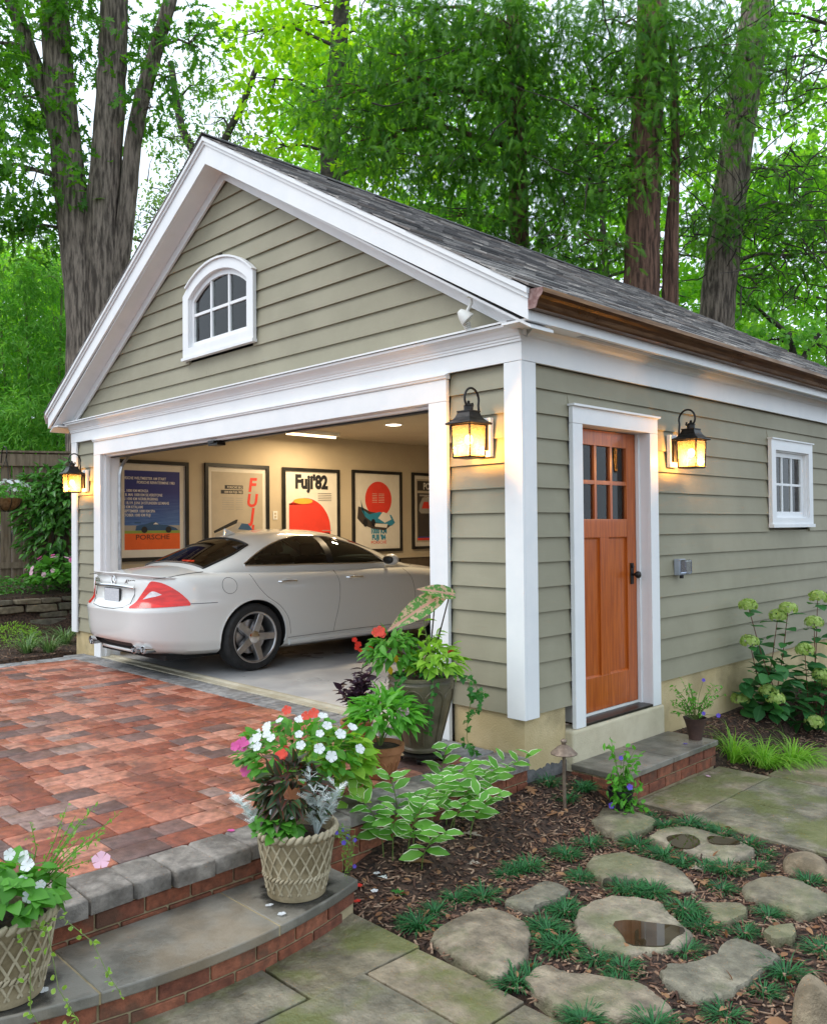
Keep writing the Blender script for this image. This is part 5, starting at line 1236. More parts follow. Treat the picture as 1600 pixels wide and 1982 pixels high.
# ---- trunk: lip spoiler, chrome strip, plate, emblem, badges
def rear_s(t, z):
    s0 = -1.03; zb, zs = float(cs(Zbt, s0)), float(cs(Zsh, s0)); v = min(max((z-zb)/(zs-zb), 0), 1); W_ = float(cs(Wv, v)); sr = float(cs(Sr, v)); return 1.3-(1.3-sr)*max(1-(abs(t)/W_)**NR, 0)**(1/NR)
mb = MB(); pr_ = []
for t in np.linspace(-.72, .72, 31):
    s = rear_s(t, .93); pr_.append([(t, s+.10, .972-.03*(t/.72)**2), (t, s+.02, .985-.035*(t/.72)**2), (t, s-.032, .998-.04*(t/.72)**4), (t, s-.034, .990-.04*(t/.72)**4), (t, s+.02, .955-.03*(t/.72)**2)])
V = [p for c in pr_ for p in c]; Fc = [(i*5+j, (i+1)*5+j, (i+1)*5+(j+1) % 5, i*5+(j+1) % 5) for i in range(30) for j in range(5)]+[(0, 1, 2, 3, 4), (150, 154, 153, 152, 151)]
me = new_mesh('lip_spoiler', V, Fc, 'car_paint'); bm = bmesh.new(); bm.from_mesh(me); bmesh.ops.recalc_face_normals(bm, faces=bm.faces); bm.to_mesh(me); bm.free(); smooth_by_angle(link('lip_spoiler', me, car), 40)
mb = MB(); mb.tube([(t, rear_s(t, .865)-.016, .872-.01*(t/.4)**2) for t in np.linspace(-.42, .42, 15)], .012, 6); smooth_by_angle(mb.build('chrome_strip', 'chrome', car))
s_ = rear_s(0, .76)-.006
plate = thing('licence_plate', None, None); plate.parent = car; plate.location = (0, s_, .765)
mb = MB(); mb.box(-.165, .165, -.012, 0, -.085, .08); mb.build('plate_frame', 'black_trim', plate)
mb = MB(); mb.box(-.155, .155, -.015, -.0125, -.058, .074); mb.build('plate_face', 'plate_white', plate)
# trunk seam: U shape round the plate
pts = [(.40, .93), (.415, .80), (.39, .71), (.32, .672), (.15, .655), (0, .652)]
P = [(x, z) for x, z in pts]+[(-x, z) for x, z in pts[::-1][1:]]
mb = MB(); mb.tube([(x, rear_s(x, z)-.0005, z) for x, z in P], .0035, 5); mb.build('trunk_seam', 'black_trim', car)
def on_deck(sg):
    return [(sg*(.70-.05*k/12), -.98+.55*k/12) for k in range(13)]
for sg in (1, -1):
    pts = []
    for x, s in on_deck(sg):
        t_e = side_t(s, .955); q = 1-abs(x)/max(t_e, .01); zs, zc = float(cs(Zsh, s)), float(cs(Zdk, s)); q = min(max(q, 0), 1); pts.append((x, s, zs+(zc-zs)*(1-(1-q)**2.2)+.0005))
    mb = MB(); mb.tube(pts, .0035, 5); mb.build('trunk_seam', 'black_trim', car)
em = thing('emblem', None, None); em.parent = car; em.location = (0, rear_s(0, .915)-.006, .915)
mb = MB(); mb.tube([(.045*math.cos(a), 0, .045*math.sin(a)) for a in np.linspace(0, 2*math.pi, 28)], .005, 6, False); mb.build('ring', 'chrome', em)
for k in range(3):
    a = R(90+120*k); mb = MB(); mb.tube([(0, 0, 0), (.043*math.cos(a), 0, .043*math.sin(a))], [.009, .002], 5); mb.build('star_arm', 'chrome', em)
text_mesh('badge', 'AMG', .055, 'chrome', car, (.235, rear_s(.3, .90)-.004, .895), (R(90), 0, R(7)), ext=.003, sx=1.3, shear=.2, offset=.0015)
text_mesh('badge', 'CLS 55', .05, 'chrome', car, (-.43, rear_s(-.3, .90)-.004, .895), (R(90), 0, R(-6)), ext=.003, sx=1.0, offset=.0015)
# ---- lower bumper: dark diffuser, silver blade, four exhaust tips
V = []; n = 25
for t in np.linspace(-.46, .46, n): s = rear_s(t, .32); V += [(t, s+.055, .345-.02*abs(t/.46)**3), (t, s+.075, .245)]
me = new_mesh('diffuser', V, [(2*i, 2*i+1, 2*i+3, 2*i+2) for i in range(n-1)], 'black_trim'); link('diffuser', me, car)
mb = MB(); mb.tube([(t, rear_s(t, .26)+.008, .243+.0*abs(t)) for t in np.linspace(-.38, .38, 15)], .016, 8); smooth_by_angle(mb.build('bumper_blade', 'car_paint', car))
for x in (.47, .57, -.47, -.57):
    T = Matrix.Translation((x, rear_s(x, .30)-.01, .283)) @ Matrix.Rotation(R(90), 4, 'X') @ Matrix.Scale(1.15, 4, (1, 0, 0)) @ Matrix.Scale(.8, 4, (0, 1, 0))
    et = MB(); et.lathe([(.038, -.14), (.045, .0), (.047, .035), (.041, .036), (.036, .0), (.034, -.10)], 20, T, False); e = smooth_by_angle(et.build('exhaust_tip', 'chrome', car), 50)
    mb = MB(); mb.lathe([(.035, -.06), (.001, -.06)], 16, T, False); mb.build('exhaust_bore', 'black_hole', e)
mb = MB(); mb.box(-.68, .68, -.85, 3.3, .17, .215); mb.build('underbody', 'black_hole', car)
# ---- antenna fin
zf = float(cs(Zr, .28)); mb = MB(); mb.prism([(.20, zf-.015), (.36, zf+.02), (.235, zf+.075), (.215, zf+.075)], -.014, .014, 'x'); o = mb.build('antenna_fin', 'car_paint', car); mod_bevel(o, .008, 2)
# ================================================================ PLANTS: leaf machinery
def nrm(a): return a/np.maximum(np.linalg.norm(a, axis=-1, keepdims=True), 1e-9)
def tpl_leaf(rows, curl=.18, fold=.12):
    """rows: list of (y, halfwidth) interior rows; returns verts, tris, uv"""
    V = [(0, 0, 0)]; U = [(.5, 0)]
    for y, hw in rows:
        for c in (-1, 0, 1): V.append((c*hw, y, fold*abs(c)*hw-curl*y*y)); U.append((.5+.5*c, y))
    V.append((0, 1, -curl)); U.append((.5, 1)); n = len(rows); T = [(0, 2, 1), (0, 3, 2)]
    for r in range(n-1):
        a = 1+3*r
        for c in (0, 1): T += [(a+c, a+c+1, a+c+4), (a+c, a+c+4, a+c+3)]
    a = 1+3*(n-1); t = len(V)-1; T += [(a, a+1, t), (a+1, a+2, t)]
    return np.array(V, float), np.array(T), np.array(U, float)
T_OVAL = tpl_leaf([(.22, .34), (.5, .5), (.78, .32)]); T_LANCE = tpl_leaf([(.25, .42), (.5, .5), (.8, .25)], .25, .2)
T_HEART = tpl_leaf([(.06, .40), (.3, .5), (.65, .33)], .22, .1); T_SIMPLE = (np.array([(0, 0, 0), (-.5, .5, .06), (0, 1, -.1), (.5, .5, .06)], float), np.array([(0, 3, 2), (0, 2, 1)]), np.array([(.5, 0), (0, .5), (.5, 1), (1, .5)], float))
def tpl_outline(pts, curl=.15, cup=.1):
    V = [(0, .35, 0)]+[(x, y, cup*abs(x)-curl*y*y) for x, y in pts]; n = len(pts); return np.array(V, float), np.array([(0, 1+i, 1+(i+1) % n) for i in range(n)]), np.array([(.5, .35)]+[(.5+.5*np.sign(x)*min(1, abs(x)*2), y) for x, y in pts], float)
_oak = [(.02, 0), (.07, .12), (.22, .16), (.10, .28), (.34, .36), (.38, .46), (.14, .46), (.16, .56), (.36, .68), (.33, .78), (.12, .72), (.14, .86), (.04, 1.0)]
T_OAK = tpl_outline(_oak+[(-x, y) for x, y in _oak[::-1]], .2, .12)
_ivy = [(.03, 0), (.30, -.06), (.26, .12), (.50, .30), (.25, .42), (.16, .62), (0, 1.0)]
T_IVY = tpl_outline(_ivy+[(-x, y) for x, y in _ivy[::-1][1:]], .12, .1)
def tpl_petals(n=5, cup=.25, w=.42):
    V = [(0, 0, 0)]; T = []; U = [(.5, .5)]
    for k in range(n):
        a = 2*math.pi*k/n; da = math.pi/n*.92; b = len(V)
        for r, d, z in ((.50, -da*1.05, cup*.3), (.95, -da*.95, cup), (1.08, 0, cup), (.95, da*.95, cup), (.50, da*1.05, cup*.3)):
            V.append((r*.5*math.cos(a+d), r*.5*math.sin(a+d), z*.3)); U.append((.5+.5*r*math.cos(a+d), .5+.5*r*math.sin(a+d)))
        T += [(0, b, b+4), (b, b+1, b+4), (b+1, b+3, b+4), (b+1, b+2, b+3)]
    return np.array(V, float), np.array(T), np.array(U, float)
T_FLOWER = tpl_petals(5); FLOWER_MESH = {}
_cal = [(0, -.12), (.10, -.20), (.24, -.16), (.36, .0), (.42, .2), (.40, .42), (.28, .66), (.12, .88), (0, 1.05)]
T_CALA = tpl_outline([(x, y) for x, y in _cal]+[(-x, y) for x, y in _cal[::-1][1:-1]], .12, .14)
def tpl_frond(n=7, droop=.25):
    """flat conifer spray: central axis with narrow side sprigs"""
    V = []; T = []
    def blade(a, b, w_):
        d = np.array(b)-np.array(a); p = np.array([-d[1], d[0], 0]); p = p/np.linalg.norm(p)*w_; k = len(V)
        V.extend([tuple(np.array(a)-p*.5), tuple(np.array(a)+p*.5), tuple(b)]); T.append((k, k+1, k+2))
    for i in range(n):
        y = .08+.86*i/n; l = .42*(1-.75*(i/n))+.05
        for s in (-1, 1): blade((0, y, -droop*y*y), (s*l*.8, y+l*.7, -droop*(y+l*.7)**2-.08*l), .085)
    blade((0, 0, 0), (0, 1, -droop), .09)
    V = np.array(V, float); return V, np.array(T), np.column_stack([.5+V[:, 0], V[:, 1]])
T_FROND = tpl_frond()
T_FERNY = tpl_frond(5, .1)
def inst(tpl, P, D, U, Ls, Ws):
    V, T, uv = tpl; P = np.asarray(P, float); n = len(P); Y = nrm(np.asarray(D, float)); Z = np.asarray(U, float); Z = nrm(Z-Y*np.sum(Z*Y, 1, keepdims=True)+1e-6); X = np.cross(Y, Z)
    Ls = np.broadcast_to(Ls, n); Ws = np.broadcast_to(Ws, n)
    W_ = P[:, None]+X[:, None]*(V[None, :, 0, None]*Ws[:, None, None])+Y[:, None]*(V[None, :, 1, None]*Ls[:, None, None])+Z[:, None]*(V[None, :, 2, None]*Ls[:, None, None])
    F_ = (T[None]+np.arange(n)[:, None, None]*len(V)).reshape(-1, 3)
    return W_.reshape(-1, 3), F_, np.tile(uv, (n, 1))
def leaves(name, tpl, P, D, U, Ls, Ws, mat, parent=None, rnd=None, smooth=True):
    V, F_, uv = inst(tpl, P, D, U, Ls, Ws); n = len(P); r = rng.random(n) if rnd is None else rnd
    return link(name, big_mesh(name, V, F_, mat, np.repeat(r, len(tpl[0])), uv, smooth), parent)
def shell(n, c, rad, zmin=-.3, inner=.55):
    u = rng.normal(size=(n*3, 3)); u = nrm(u); u = u[u[:, 2] > zmin][:n]; r = inner+(1-inner)*rng.random(len(u))**.6
    return np.array(c)+u*np.array(rad)*r[:, None], u
def bush(name, parent, c, rad, n, tpl, Lr, wr, mat, zmin=-.25, droop=.15, inner=.5, upw=.8):
    P, u = shell(n, c, rad, zmin, inner); k = len(P)
    D = u*np.array([1, 1, .35])+rng.normal(size=(k, 3))*.35+np.array([0, 0, -droop]); U = np.array([0, 0, upw])+u*.6+rng.normal(size=(k, 3))*.25
    Ls = rng.uniform(*Lr, k); return leaves(name, tpl, P, D, U, Ls, Ls*wr*rng.uniform(.85, 1.15, k), mat, parent), P, u
def flowers(name, parent, P, nr, size, mat, tpl=T_FLOWER):
    n = len(P); D = np.cross(nr, rng.normal(size=(n, 3))); S = rng.uniform(size*.8, size*1.2, n)
    # template lies in xy around origin
    if n > 64: return leaves(name, tpl, P, D, nr, S, S, mat, parent, smooth=False)
    key = (mat, len(tpl[0]))
    if key not in FLOWER_MESH:
        o = leaves(name, tpl, [(0, 0, 0)], [[0, 1, 0]], [[0, 0, 1]], 1.0, 1.0, mat, None, smooth=False); FLOWER_MESH[key] = o.data; bpy.data.objects.remove(o)
    for i in range(n):
        z_ = Vector(nr[i]).normalized(); o = link(name, FLOWER_MESH[key], parent, tuple(P[i])); o.rotation_euler = (z_.to_track_quat('Z', 'Y') @ Euler((0, 0, random.uniform(0, 6.28))).to_quaternion()).to_euler(); o.scale = (S[i],)*3
def stems(name, parent, base, tips, r=.003, mat='stem', sag=.0):
    mb = MB()
    for i, t in enumerate(tips):
        b = base[i] if hasattr(base[0], '__len__') else base
        b = Vector(b); t = Vector(t); m = (b+t)/2+Vector((0, 0, abs((t-b).length)*.15-sag)); mb.tube([b, m, t], [r, r*.85, r*.5], 5)
    return mb.build(name, mat, parent)
def blades(name, parent, c, n, ln, w_, spread, mat, droop=1.0, base_r=.02, seg=5, lean=(0, 0)):
    """arching grass blades"""
    V = []; F_ = []; rr = []; uv = []
    for i in range(n):
        a = random.uniform(0, 2*math.pi); L_ = ln*random.uniform(.6, 1.1); el = random.uniform(.35, 1.0)*spread; b = np.array(c)+np.array([math.cos(a), math.sin(a), 0])*base_r*random.random()
        d = np.array([math.cos(a)*el+lean[0], math.sin(a)*el+lean[1], 1.0]); d /= np.linalg.norm(d); side = np.array([-math.sin(a), math.cos(a), 0]); p = b.copy(); k = len(V); rn = random.random()
        for s in range(seg+1):
            q = s/seg; ww = w_*(1-q**2.2)*.5+.0004; V += [tuple(p-side*ww), tuple(p+side*ww)]; rr += [rn, rn]; uv += [(0, q), (1, q)]
            p = p+d*(L_/seg); d = d+np.array([math.cos(a)*.25*el, math.sin(a)*.25*el, -.42*droop]) * (.6+.8*q); d /= np.linalg.norm(d)
        for s in range(seg): F_.append((k+2*s, k+2*s+1, k+2*s+3, k+2*s+2))
    return link(name, big_mesh(name, V, F_, mat, rr, uv, True), parent)
leafmat('leaf_impatiens', (.065, .23, .024), (.125, .37, .045), .4); leafmat('leaf_lime', (.20, .42, .03), (.30, .52, .06), .4); leafmat('leaf_dark', (.018, .06, .018), (.04, .10, .03), .2, .3)
leafmat('leaf_coleus', (.035, .016, .014), (.030, .085, .024), .25, .35, vein=(.16, .02, .02)); leafmat('leaf_purple', (.035, .016, .032), (.07, .035, .06), .2, .35)
leafmat('leaf_silver', (.70, .76, .74), (.82, .85, .83), .25, .7, tcol=(1, 1.05, 1)); leafmat('leaf_variegated', (.11, .33, .04), (.17, .42, .06), .4, margin=(.78, .82, .62), mw=.80)
leafmat('leaf_vine', (.20, .40, .04), (.32, .50, .08), .4, margin=(.65, .68, .4), mw=.86); leafmat('leaf_bright', (.085, .31, .03), (.15, .44, .05), .42, vein=(.16, .42, .08))
leafmat('leaf_caladium', (.09, .26, .05), (.12, .30, .06), .4, vein=(.60, .32, .26), blotch=((.58, .40, .28), 45)); leafmat('leaf_ivy', (.03, .15, .025), (.06, .24, .04), .3)
leafmat('leaf_hydrangea', (.028, .13, .034), (.06, .22, .05), .3, .5, vein=(.06, .2, .06)); leafmat('floret_lime', (.34, .48, .10), (.55, .66, .24), .35, .6)
leafmat('mondo', (.014, .085, .026), (.04, .19, .055), .25, .45); leafmat('hakone', (.17, .42, .03), (.34, .58, .07), .4, .5); leafmat('liriope', (.04, .13, .03), (.10, .24, .05), .25, .4, margin=(.5, .55, .3), mw=.78)
leafmat('sprig', (.15, .36, .05), (.24, .46, .07), .4); leafmat('leaf_shrub', (.04, .15, .024), (.11, .29, .05), .3, .3)
for nm, c in (('petal_white', (.80, .82, .84)), ('petal_red', (.75, .045, .03)), ('petal_coral', (.85, .10, .06)), ('petal_pink', (.80, .13, .42)), ('petal_pale', (.82, .50, .62)), ('petal_violet', (.16, .10, .62)), ('petal_yellow', (.80, .50, .03))): leafmat(nm, tuple(x*.9 for x in c), c, .3, .6, tcol=(1, 1, 1))
leafmat('dry_leaf', (.20, .085, .035), (.36, .20, .10), .2, .7, tcol=(1, .8, .5)); leafmat('dry_grey', (.30, .24, .19), (.42, .35, .28), .1, .8, tcol=(1, .9, .8))
# ---------------------------------------------------------------- pots
def lattice_pot(parent):
    r0, r1, h = .122, .170, .285
    def rad(z): return r0+(r1-r0)*(z/h)
    mb = MB(); mb.lathe([(r0*.96, 0), (r0+.004, .004), (r0+.006, .022), (rad(.03), .030), (rad(.25), .250), (r1+.004, .262), (r1+.008, h), (r1-.012, h), (r1-.03, .235), (.001, .235)], 40, None, False); mb.v.append((0, 0, 0)); smooth_by_angle(mb.build('pot', 'cast_stone_body', parent), 40)
    mb = MB()
    for d in (1, -1):
        for k in range(20):
            for za, zb in ((.032, .088), (.105, .250)):
                n = 4 if zb < .1 else 8; tw = (zb-za)*4.6
                pts = []
                for i in range(n+1):
                    z = za+(zb-za)*i/n; a = 2*math.pi*k/20+d*tw*i/n*.75+(0 if d > 0 else .1); pts.append(((rad(z)+.0015)*math.cos(a), (rad(z)+.0015)*math.sin(a), z))
                mb.tube(pts, .0047, 6, False)
    smooth_by_angle(mb.build('lattice', 'cast_stone', parent), 60)
    for z, rr_, n, nm_ in ((.097, .0075, 44, 'rope_band'), (h-.006, .014, 34, 'rope_rim')):
        R_ = rad(z)+.004; mb = MB()
        for k in range(n):
            a = 2*math.pi*k/n; c = Vector((R_*math.cos(a), R_*math.sin(a), z)); t = Vector((-math.sin(a), math.cos(a), 0)); u = (t*.75+Vector((0, 0, .65))).normalized(); l = 2*math.pi*R_/n*.95
            mb.tube([c-u*l*.75, c, c+u*l*.75], [rr_*.45, rr_, rr_*.45], 6)
        smooth_by_angle(mb.build(nm_, 'cast_stone', parent), 60)
    mb = MB(); mb.lathe([(r1-.025, .240), (.06, .255), (.001, .258)], 20, None, False); mb.build('soil', 'soil', parent); return h
def branchy(c, tips, parent, name='stem', r=.004, mat='stem'): return stems(name, parent, c, tips, r, mat)
# A: lattice planter on the curved step
A0 = hz(572, 1728, -.16); t = thing('lattice_planter', 'cast stone lattice planter on the bluestone step, with dusty miller and dark coleus', 'planter', (.262, -1.93, -.159), R(20), 'lattice planters on the step')
lattice_pot(t); RzT = Matrix.Rotation(R(20), 4, 'Z').inverted()
def loc2(cr, cz, cf=0):   # local offset expressed along camera right / up / forward
    d = Vector((CR[0]*cr+CF[0]*cf, CR[1]*cr+CF[1]*cf, 0)); d = RzT @ d; return np.array([d.x, d.y, cz])
bush('coleus', t, loc2(-.02, .43, .0), (.12, .12, .14), 150, T_LANCE, (.07, .11), .42, 'leaf_coleus', -.6)
bush('begonia_leaves', t, loc2(-.06, .31, -.06), (.10, .10, .08), 90, T_HEART, (.04, .06), .9, 'leaf_impatiens', -.4)
P, u = shell(5, loc2(-.06, .36, -.08), (.09, .06, .08), .0, .9); flowers('begonia_flower', t, P, u, .03, 'petal_white')
def dusty(parent, base, n, hgt, tilt):
    Pp, Dd, Uu, Ll = [], [], [], []; mb = MB()
    for i in range(n):
        a = random.uniform(0, 6.28); tip = np.array(base)+np.array([math.cos(a)*.07+tilt[0]*hgt, math.sin(a)*.07+tilt[1]*hgt, hgt*random.uniform(.6, 1.05)]); b = np.array(base); mb.tube([tuple(b), tuple((b+tip)/2+np.array([0, 0, .01])), tuple(tip)], [.004, .003, .002], 5)
        for q in np.linspace(.3, 1, 9):
            for s in range(2): a2 = random.uniform(0, 6.28); Pp.append(b+(tip-b)*q); Dd.append([math.cos(a2), math.sin(a2), random.uniform(.2, 1.0)]); Uu.append([0, 0, 1]); Ll.append(random.uniform(.035, .06))
    smooth_by_angle(mb.build('silver_stem', 'leaf_silver', parent)); leaves('dusty_miller', T_FERNY, Pp, Dd, np.array(Uu)+rng.normal(size=(len(Uu), 3))*.5, np.array(Ll), np.array(Ll)*.95, 'leaf_silver', parent)
dusty(t, loc2(.09, .25, -.03), 16, .26, loc2(.12, 0)[:2]); dusty(t, loc2(-.13, .25, 0), 6, .17, loc2(-.35, 0)[:2])
Pv = []; mbv = MB()
for i in range(10):
    a = loc2(.16, .27, random.uniform(-.04, .06)); e = loc2(.20+random.uniform(-.01, .05), random.uniform(.05, .2), random.uniform(-.05, .05)); m_ = (a+e)/2+loc2(.05, .04); mbv.tube([a, m_, e], [.002, .0016, .001], 4)
    for q in np.linspace(.1, 1, 14): Pv.append((1-q)**2*a+2*q*(1-q)*m_+q*q*e)
mbv.build('trailing_stem', 'stem', t); Pv = np.array(Pv)+rng.normal(size=(len(Pv), 3))*.008
leaves('lobelia_leaves', T_SIMPLE, Pv, rng.normal(size=Pv.shape), rng.normal(size=Pv.shape)+[0, 0, 1], rng.uniform(.012, .024, len(Pv)), .006, 'sprig', t); flowers('lobelia_flower', t, Pv[::17]+loc2(.01, 0, -.012), np.tile(loc2(0, .3, -1), (len(Pv[::17]), 1)), .018, 'petal_violet')
P, u = shell(3, loc2(-.04, .585, -.02), (.03, .03, .015), .1, .9); flowers('impatiens_flower', t, P, np.tile(loc2(-.1, .6, -1), (len(P), 1)), .045, 'petal_coral')
# B: second lattice planter, bottom-left
t = thing('lattice_planter', 'cast stone lattice planter cut by the left edge, with white begonias', 'planter', (.205, -3.12, -.159), R(0), 'lattice planters on the step')
lattice_pot(t); RzT = Matrix.Identity(4)
bush('begonia_leaves', t, loc2(.03, .345, -.02), (.16, .16, .10), 150, T_HEART, (.05, .075), .9, 'leaf_impatiens', -.4)
P = np.array([loc2(.09, .44, -.02), loc2(.07, .46, -.0), loc2(.16, .40, -.08), .98*loc2(.10, .42, -.08), loc2(.13, .37, -.1), loc2(.02, .47, 0)]); flowers('begonia_flower', t, P, np.tile(loc2(.1, .5, -1), (6, 1))+rng.normal(size=(6, 3))*.3, .042, 'petal_white')
Pv = []; mbv = MB()
for i in range(13):
    a = loc2(.05, .28, .05); e = loc2(.16+random.uniform(-.1, .20), .50+random.uniform(-.12, .10), .06+random.uniform(-.06, .1)); m_ = (a+e)/2+loc2(.03, .05); mbv.tube([a, m_, e], [.0022, .0018, .001], 4)
    for q in np.linspace(.35, 1, 16): Pv.append((1-q)**2*a+2*q*(1-q)*m_+q*q*e)
mbv.build('sprig_stem', 'sprig', t); Pv = np.array(Pv)+rng.normal(size=(len(Pv), 3))*.006
leaves('sprig_leaves', T_SIMPLE, Pv, rng.normal(size=Pv.shape)+[0, 0, .4], rng.normal(size=Pv.shape)+[0, 0, 1], rng.uniform(.014, .026, len(Pv)), .009, 'sprig', t)
flowers('petunia_flower', t, np.array([loc2(.34, .455, -.02)]), np.array([loc2(.2, .6, -.6)]), .06, 'petal_pale')
Pv = []; mbv = MB()
for pts in ([(.12, .27, -.1), (.22, .28, -.16), (.27, .12, -.2), (.33, .02, -.2), (.36, -.08, -.22), (.35, -.2, -.24)], [(.14, .26, -.08), (.24, .30, -.1), (.34, .22, -.1), (.40, .12, -.12), (.44, .06, -.12)], [(.1, .26, -.12), (.18, .22, -.2), (.19, .06, -.22), (.24, -.02, -.22), (.33, .03, -.21)], [(.36, -.18, -.24), (.34, -.26, -.25), (.27, -.30, -.26)]):
    W3 = [Vector(loc2(p[0], p[1], p[2])) for p in pts]; mbv.tube(W3, .0016, 4)
    for i in range(len(W3)-1):
        for q in np.linspace(0, 1, 6): Pv.append(np.array(W3[i].lerp(W3[i+1], q)))
mbv.build('trailing_stem', 'stem', t); Pv = np.array(Pv)+rng.normal(size=(len(Pv), 3))*.008
leaves('trailing_leaves', T_OVAL, Pv, rng.normal(size=Pv.shape), rng.normal(size=Pv.shape)+[0, 0, 1], rng.uniform(.016, .026, len(Pv)), .017, 'leaf_vine', t)
# C: terracotta bowl with bright green impatiens
def round_pot(parent, prof, mat, soil_r, soil_z):
    mb = MB(); mb.lathe(prof, 32, None, False); o = smooth_by_angle(mb.build('pot', mat, parent), 45); mb = MB(); mb.lathe([(soil_r, soil_z), (.001, soil_z+.012)], 20, None, False); mb.build('soil', 'soil', parent); return o
t = thing('terracotta_planter', 'terracotta pot of bright green impatiens with one pink bloom', 'planter', (-.335, -.90, .0015)); RzT = Matrix.Identity(4)
round_pot(t, [(.001, 0), (.075, 0), (.085, .01), (.118, .11), (.128, .145), (.138, .147), (.140, .185), (.126, .186), (.115, .155)], 'terracotta', .12, .165)
mb = MB()
for k in range(10):
    a0, a1 = 2*math.pi*k/10, 2*math.pi*(k+1)/10; pts = [((.1+.033*math.sin(q*3.14)*.0+.09*.0+(.088+.03*(.05+.055*math.sin(q*math.pi))/.1))*math.cos(a0+(a1-a0)*q), (.088+.03*(.05+.055*math.sin(q*math.pi))/.1)*math.sin(a0+(a1-a0)*q), .05+.055*math.sin(q*math.pi)) for q in np.linspace(0, 1, 7)]
    pts = [((.0885+.30*(p[2]-.02)+.002)*math.cos(math.atan2(p[1], p[0])), (.0885+.30*(p[2]-.02)+.002)*math.sin(math.atan2(p[1], p[0])), p[2]) for p in pts]; mb.tube(pts, .004, 5)
smooth_by_angle(mb.build('swag', 'terracotta', t), 60)
bush('foliage', t, loc2(.03, .31, .01), (.19, .19, .15), 300, T_LANCE, (.075, .115), .38, 'leaf_bright', -.12, .12)
flowers('flower', t, np.array([loc2(.135, .385, -.08)]), np.array([loc2(.1, .5, -1)]), .065, 'petal_pale'); P, u = shell(8, (0, 0, .25), (.10, .10, .1), .1, .8); branchy((0, 0, .16), P, t)
# E: white impatiens mass with potato vine
t = thing('impatiens_planter', 'low pot of white and red impatiens with lime trailing vine, behind the lattice planter', 'planter', (-.27, -1.46, .0015))
round_pot(t, [(.001, 0), (.09, 0), (.13, .14), (.14, .145), (.14, .165), (.125, .165), (.115, .14)], 'terracotta', .118, .15)
bush('foliage', t, loc2(-.05, .25, 0), (.33, .30, .16), 460, T_OVAL, (.045, .075), .62, 'leaf_impatiens', -.35, .1)
bush('lime_foliage', t, loc2(.15, .21, .05), (.18, .18, .15), 120, T_HEART, (.06, .10), .85, 'leaf_lime', -.5, .3)
bush('vine_foliage', t, loc2(.22, .09, -.06), (.07, .09, .14), 55, T_HEART, (.055, .075), .9, 'leaf_vine', -.9, .6)
P, u = shell(34, loc2(.0, .27, -.02), (.30, .28, .15), .15, .97); P = P[[i for i in range(len(P)) if u[i] @ loc2(0, .7, -1) > .1]]; u = nrm(P-loc2(0, .1, 0)); flowers('white_flower', t, P+u*.02, u+loc2(0, .3, -.6), .050, 'petal_white')
def at_px(pts, depth, T0): return np.array([np.array(hd(a, b, depth))-np.array(T0) for a, b in pts])
T0 = (-.27, -1.46, .0015); dpt = (np.array(T0)-CAM) @ CF
P = at_px([(555, 1375), (592, 1386), (607, 1381), (551, 1453)], dpt-.12, T0); flowers('red_flower', t, P, np.tile(loc2(0, .6, -1), (4, 1)), .05, 'petal_coral')
P = at_px([(455, 1445), (470, 1441), (476, 1492)], dpt-.1, T0); flowers('pink_flower', t, P, np.tile(loc2(-.3, .4, -1), (3, 1)), .06, 'petal_pink'); stems('flower_stem', t, tuple(loc2(-.2, .2, 0)), [tuple(p) for p in P], .002)
P, u = shell(16, loc2(0, .24, 0), (.25, .25, .12), .1, .8); branchy((0, 0, .14), P, t)
# F: dark purple plant
T0 = hz(690, 1440, 0); t = thing('purple_planter', 'small pot of dark purple-leaved plant in front of the urn', 'planter', (T0[0], T0[1], .0015))
round_pot(t, [(.001, 0), (.07, 0), (.10, .13), (.108, .135), (.108, .155), (.095, .155), (.09, .13)], 'terracotta', .09, .14)
tips = []; Pp = []; Dd = []
for i in range(11):
    e = loc2(random.uniform(-.17, .14), random.uniform(.34, .52), random.uniform(-.1, .1)); tips.append(tuple(e)); b = np.array([0, 0, .15])
    for q in np.linspace(.35, 1, 8):
        for s in (1, -1): a = random.uniform(0, 6.28); Pp.append(b+(e-b)*q); Dd.append([math.cos(a), math.sin(a), random.uniform(.1, .9)])
branchy((0, 0, .14), tips, t, 'stem', .004, 'stem_dark'); Pp = np.array(Pp); leaves('purple_leaves', T_LANCE, Pp, Dd, rng.normal(size=Pp.shape)*.4+[0, 0, 1], rng.uniform(.05, .095, len(Pp)), rng.uniform(.022, .042, len(Pp)), 'leaf_purple', t)
Pp = []; Dd = []
for i in range(26):
    e = loc2(random.uniform(.02, .28), random.uniform(.26, .46), random.uniform(-.05, .16)); b = np.array([0, 0, .15])
    for q in np.linspace(.4, 1, 9): Pp.append(b+(e-b)*q); a = random.uniform(0, 6.28); Dd.append([math.cos(a), math.sin(a), random.uniform(0, 1.2)])
Pp = np.array(Pp); leaves('needle_leaves', T_SIMPLE, Pp, Dd, rng.normal(size=Pp.shape), rng.uniform(.03, .06, len(Pp)), .006, 'leaf_purple', t)
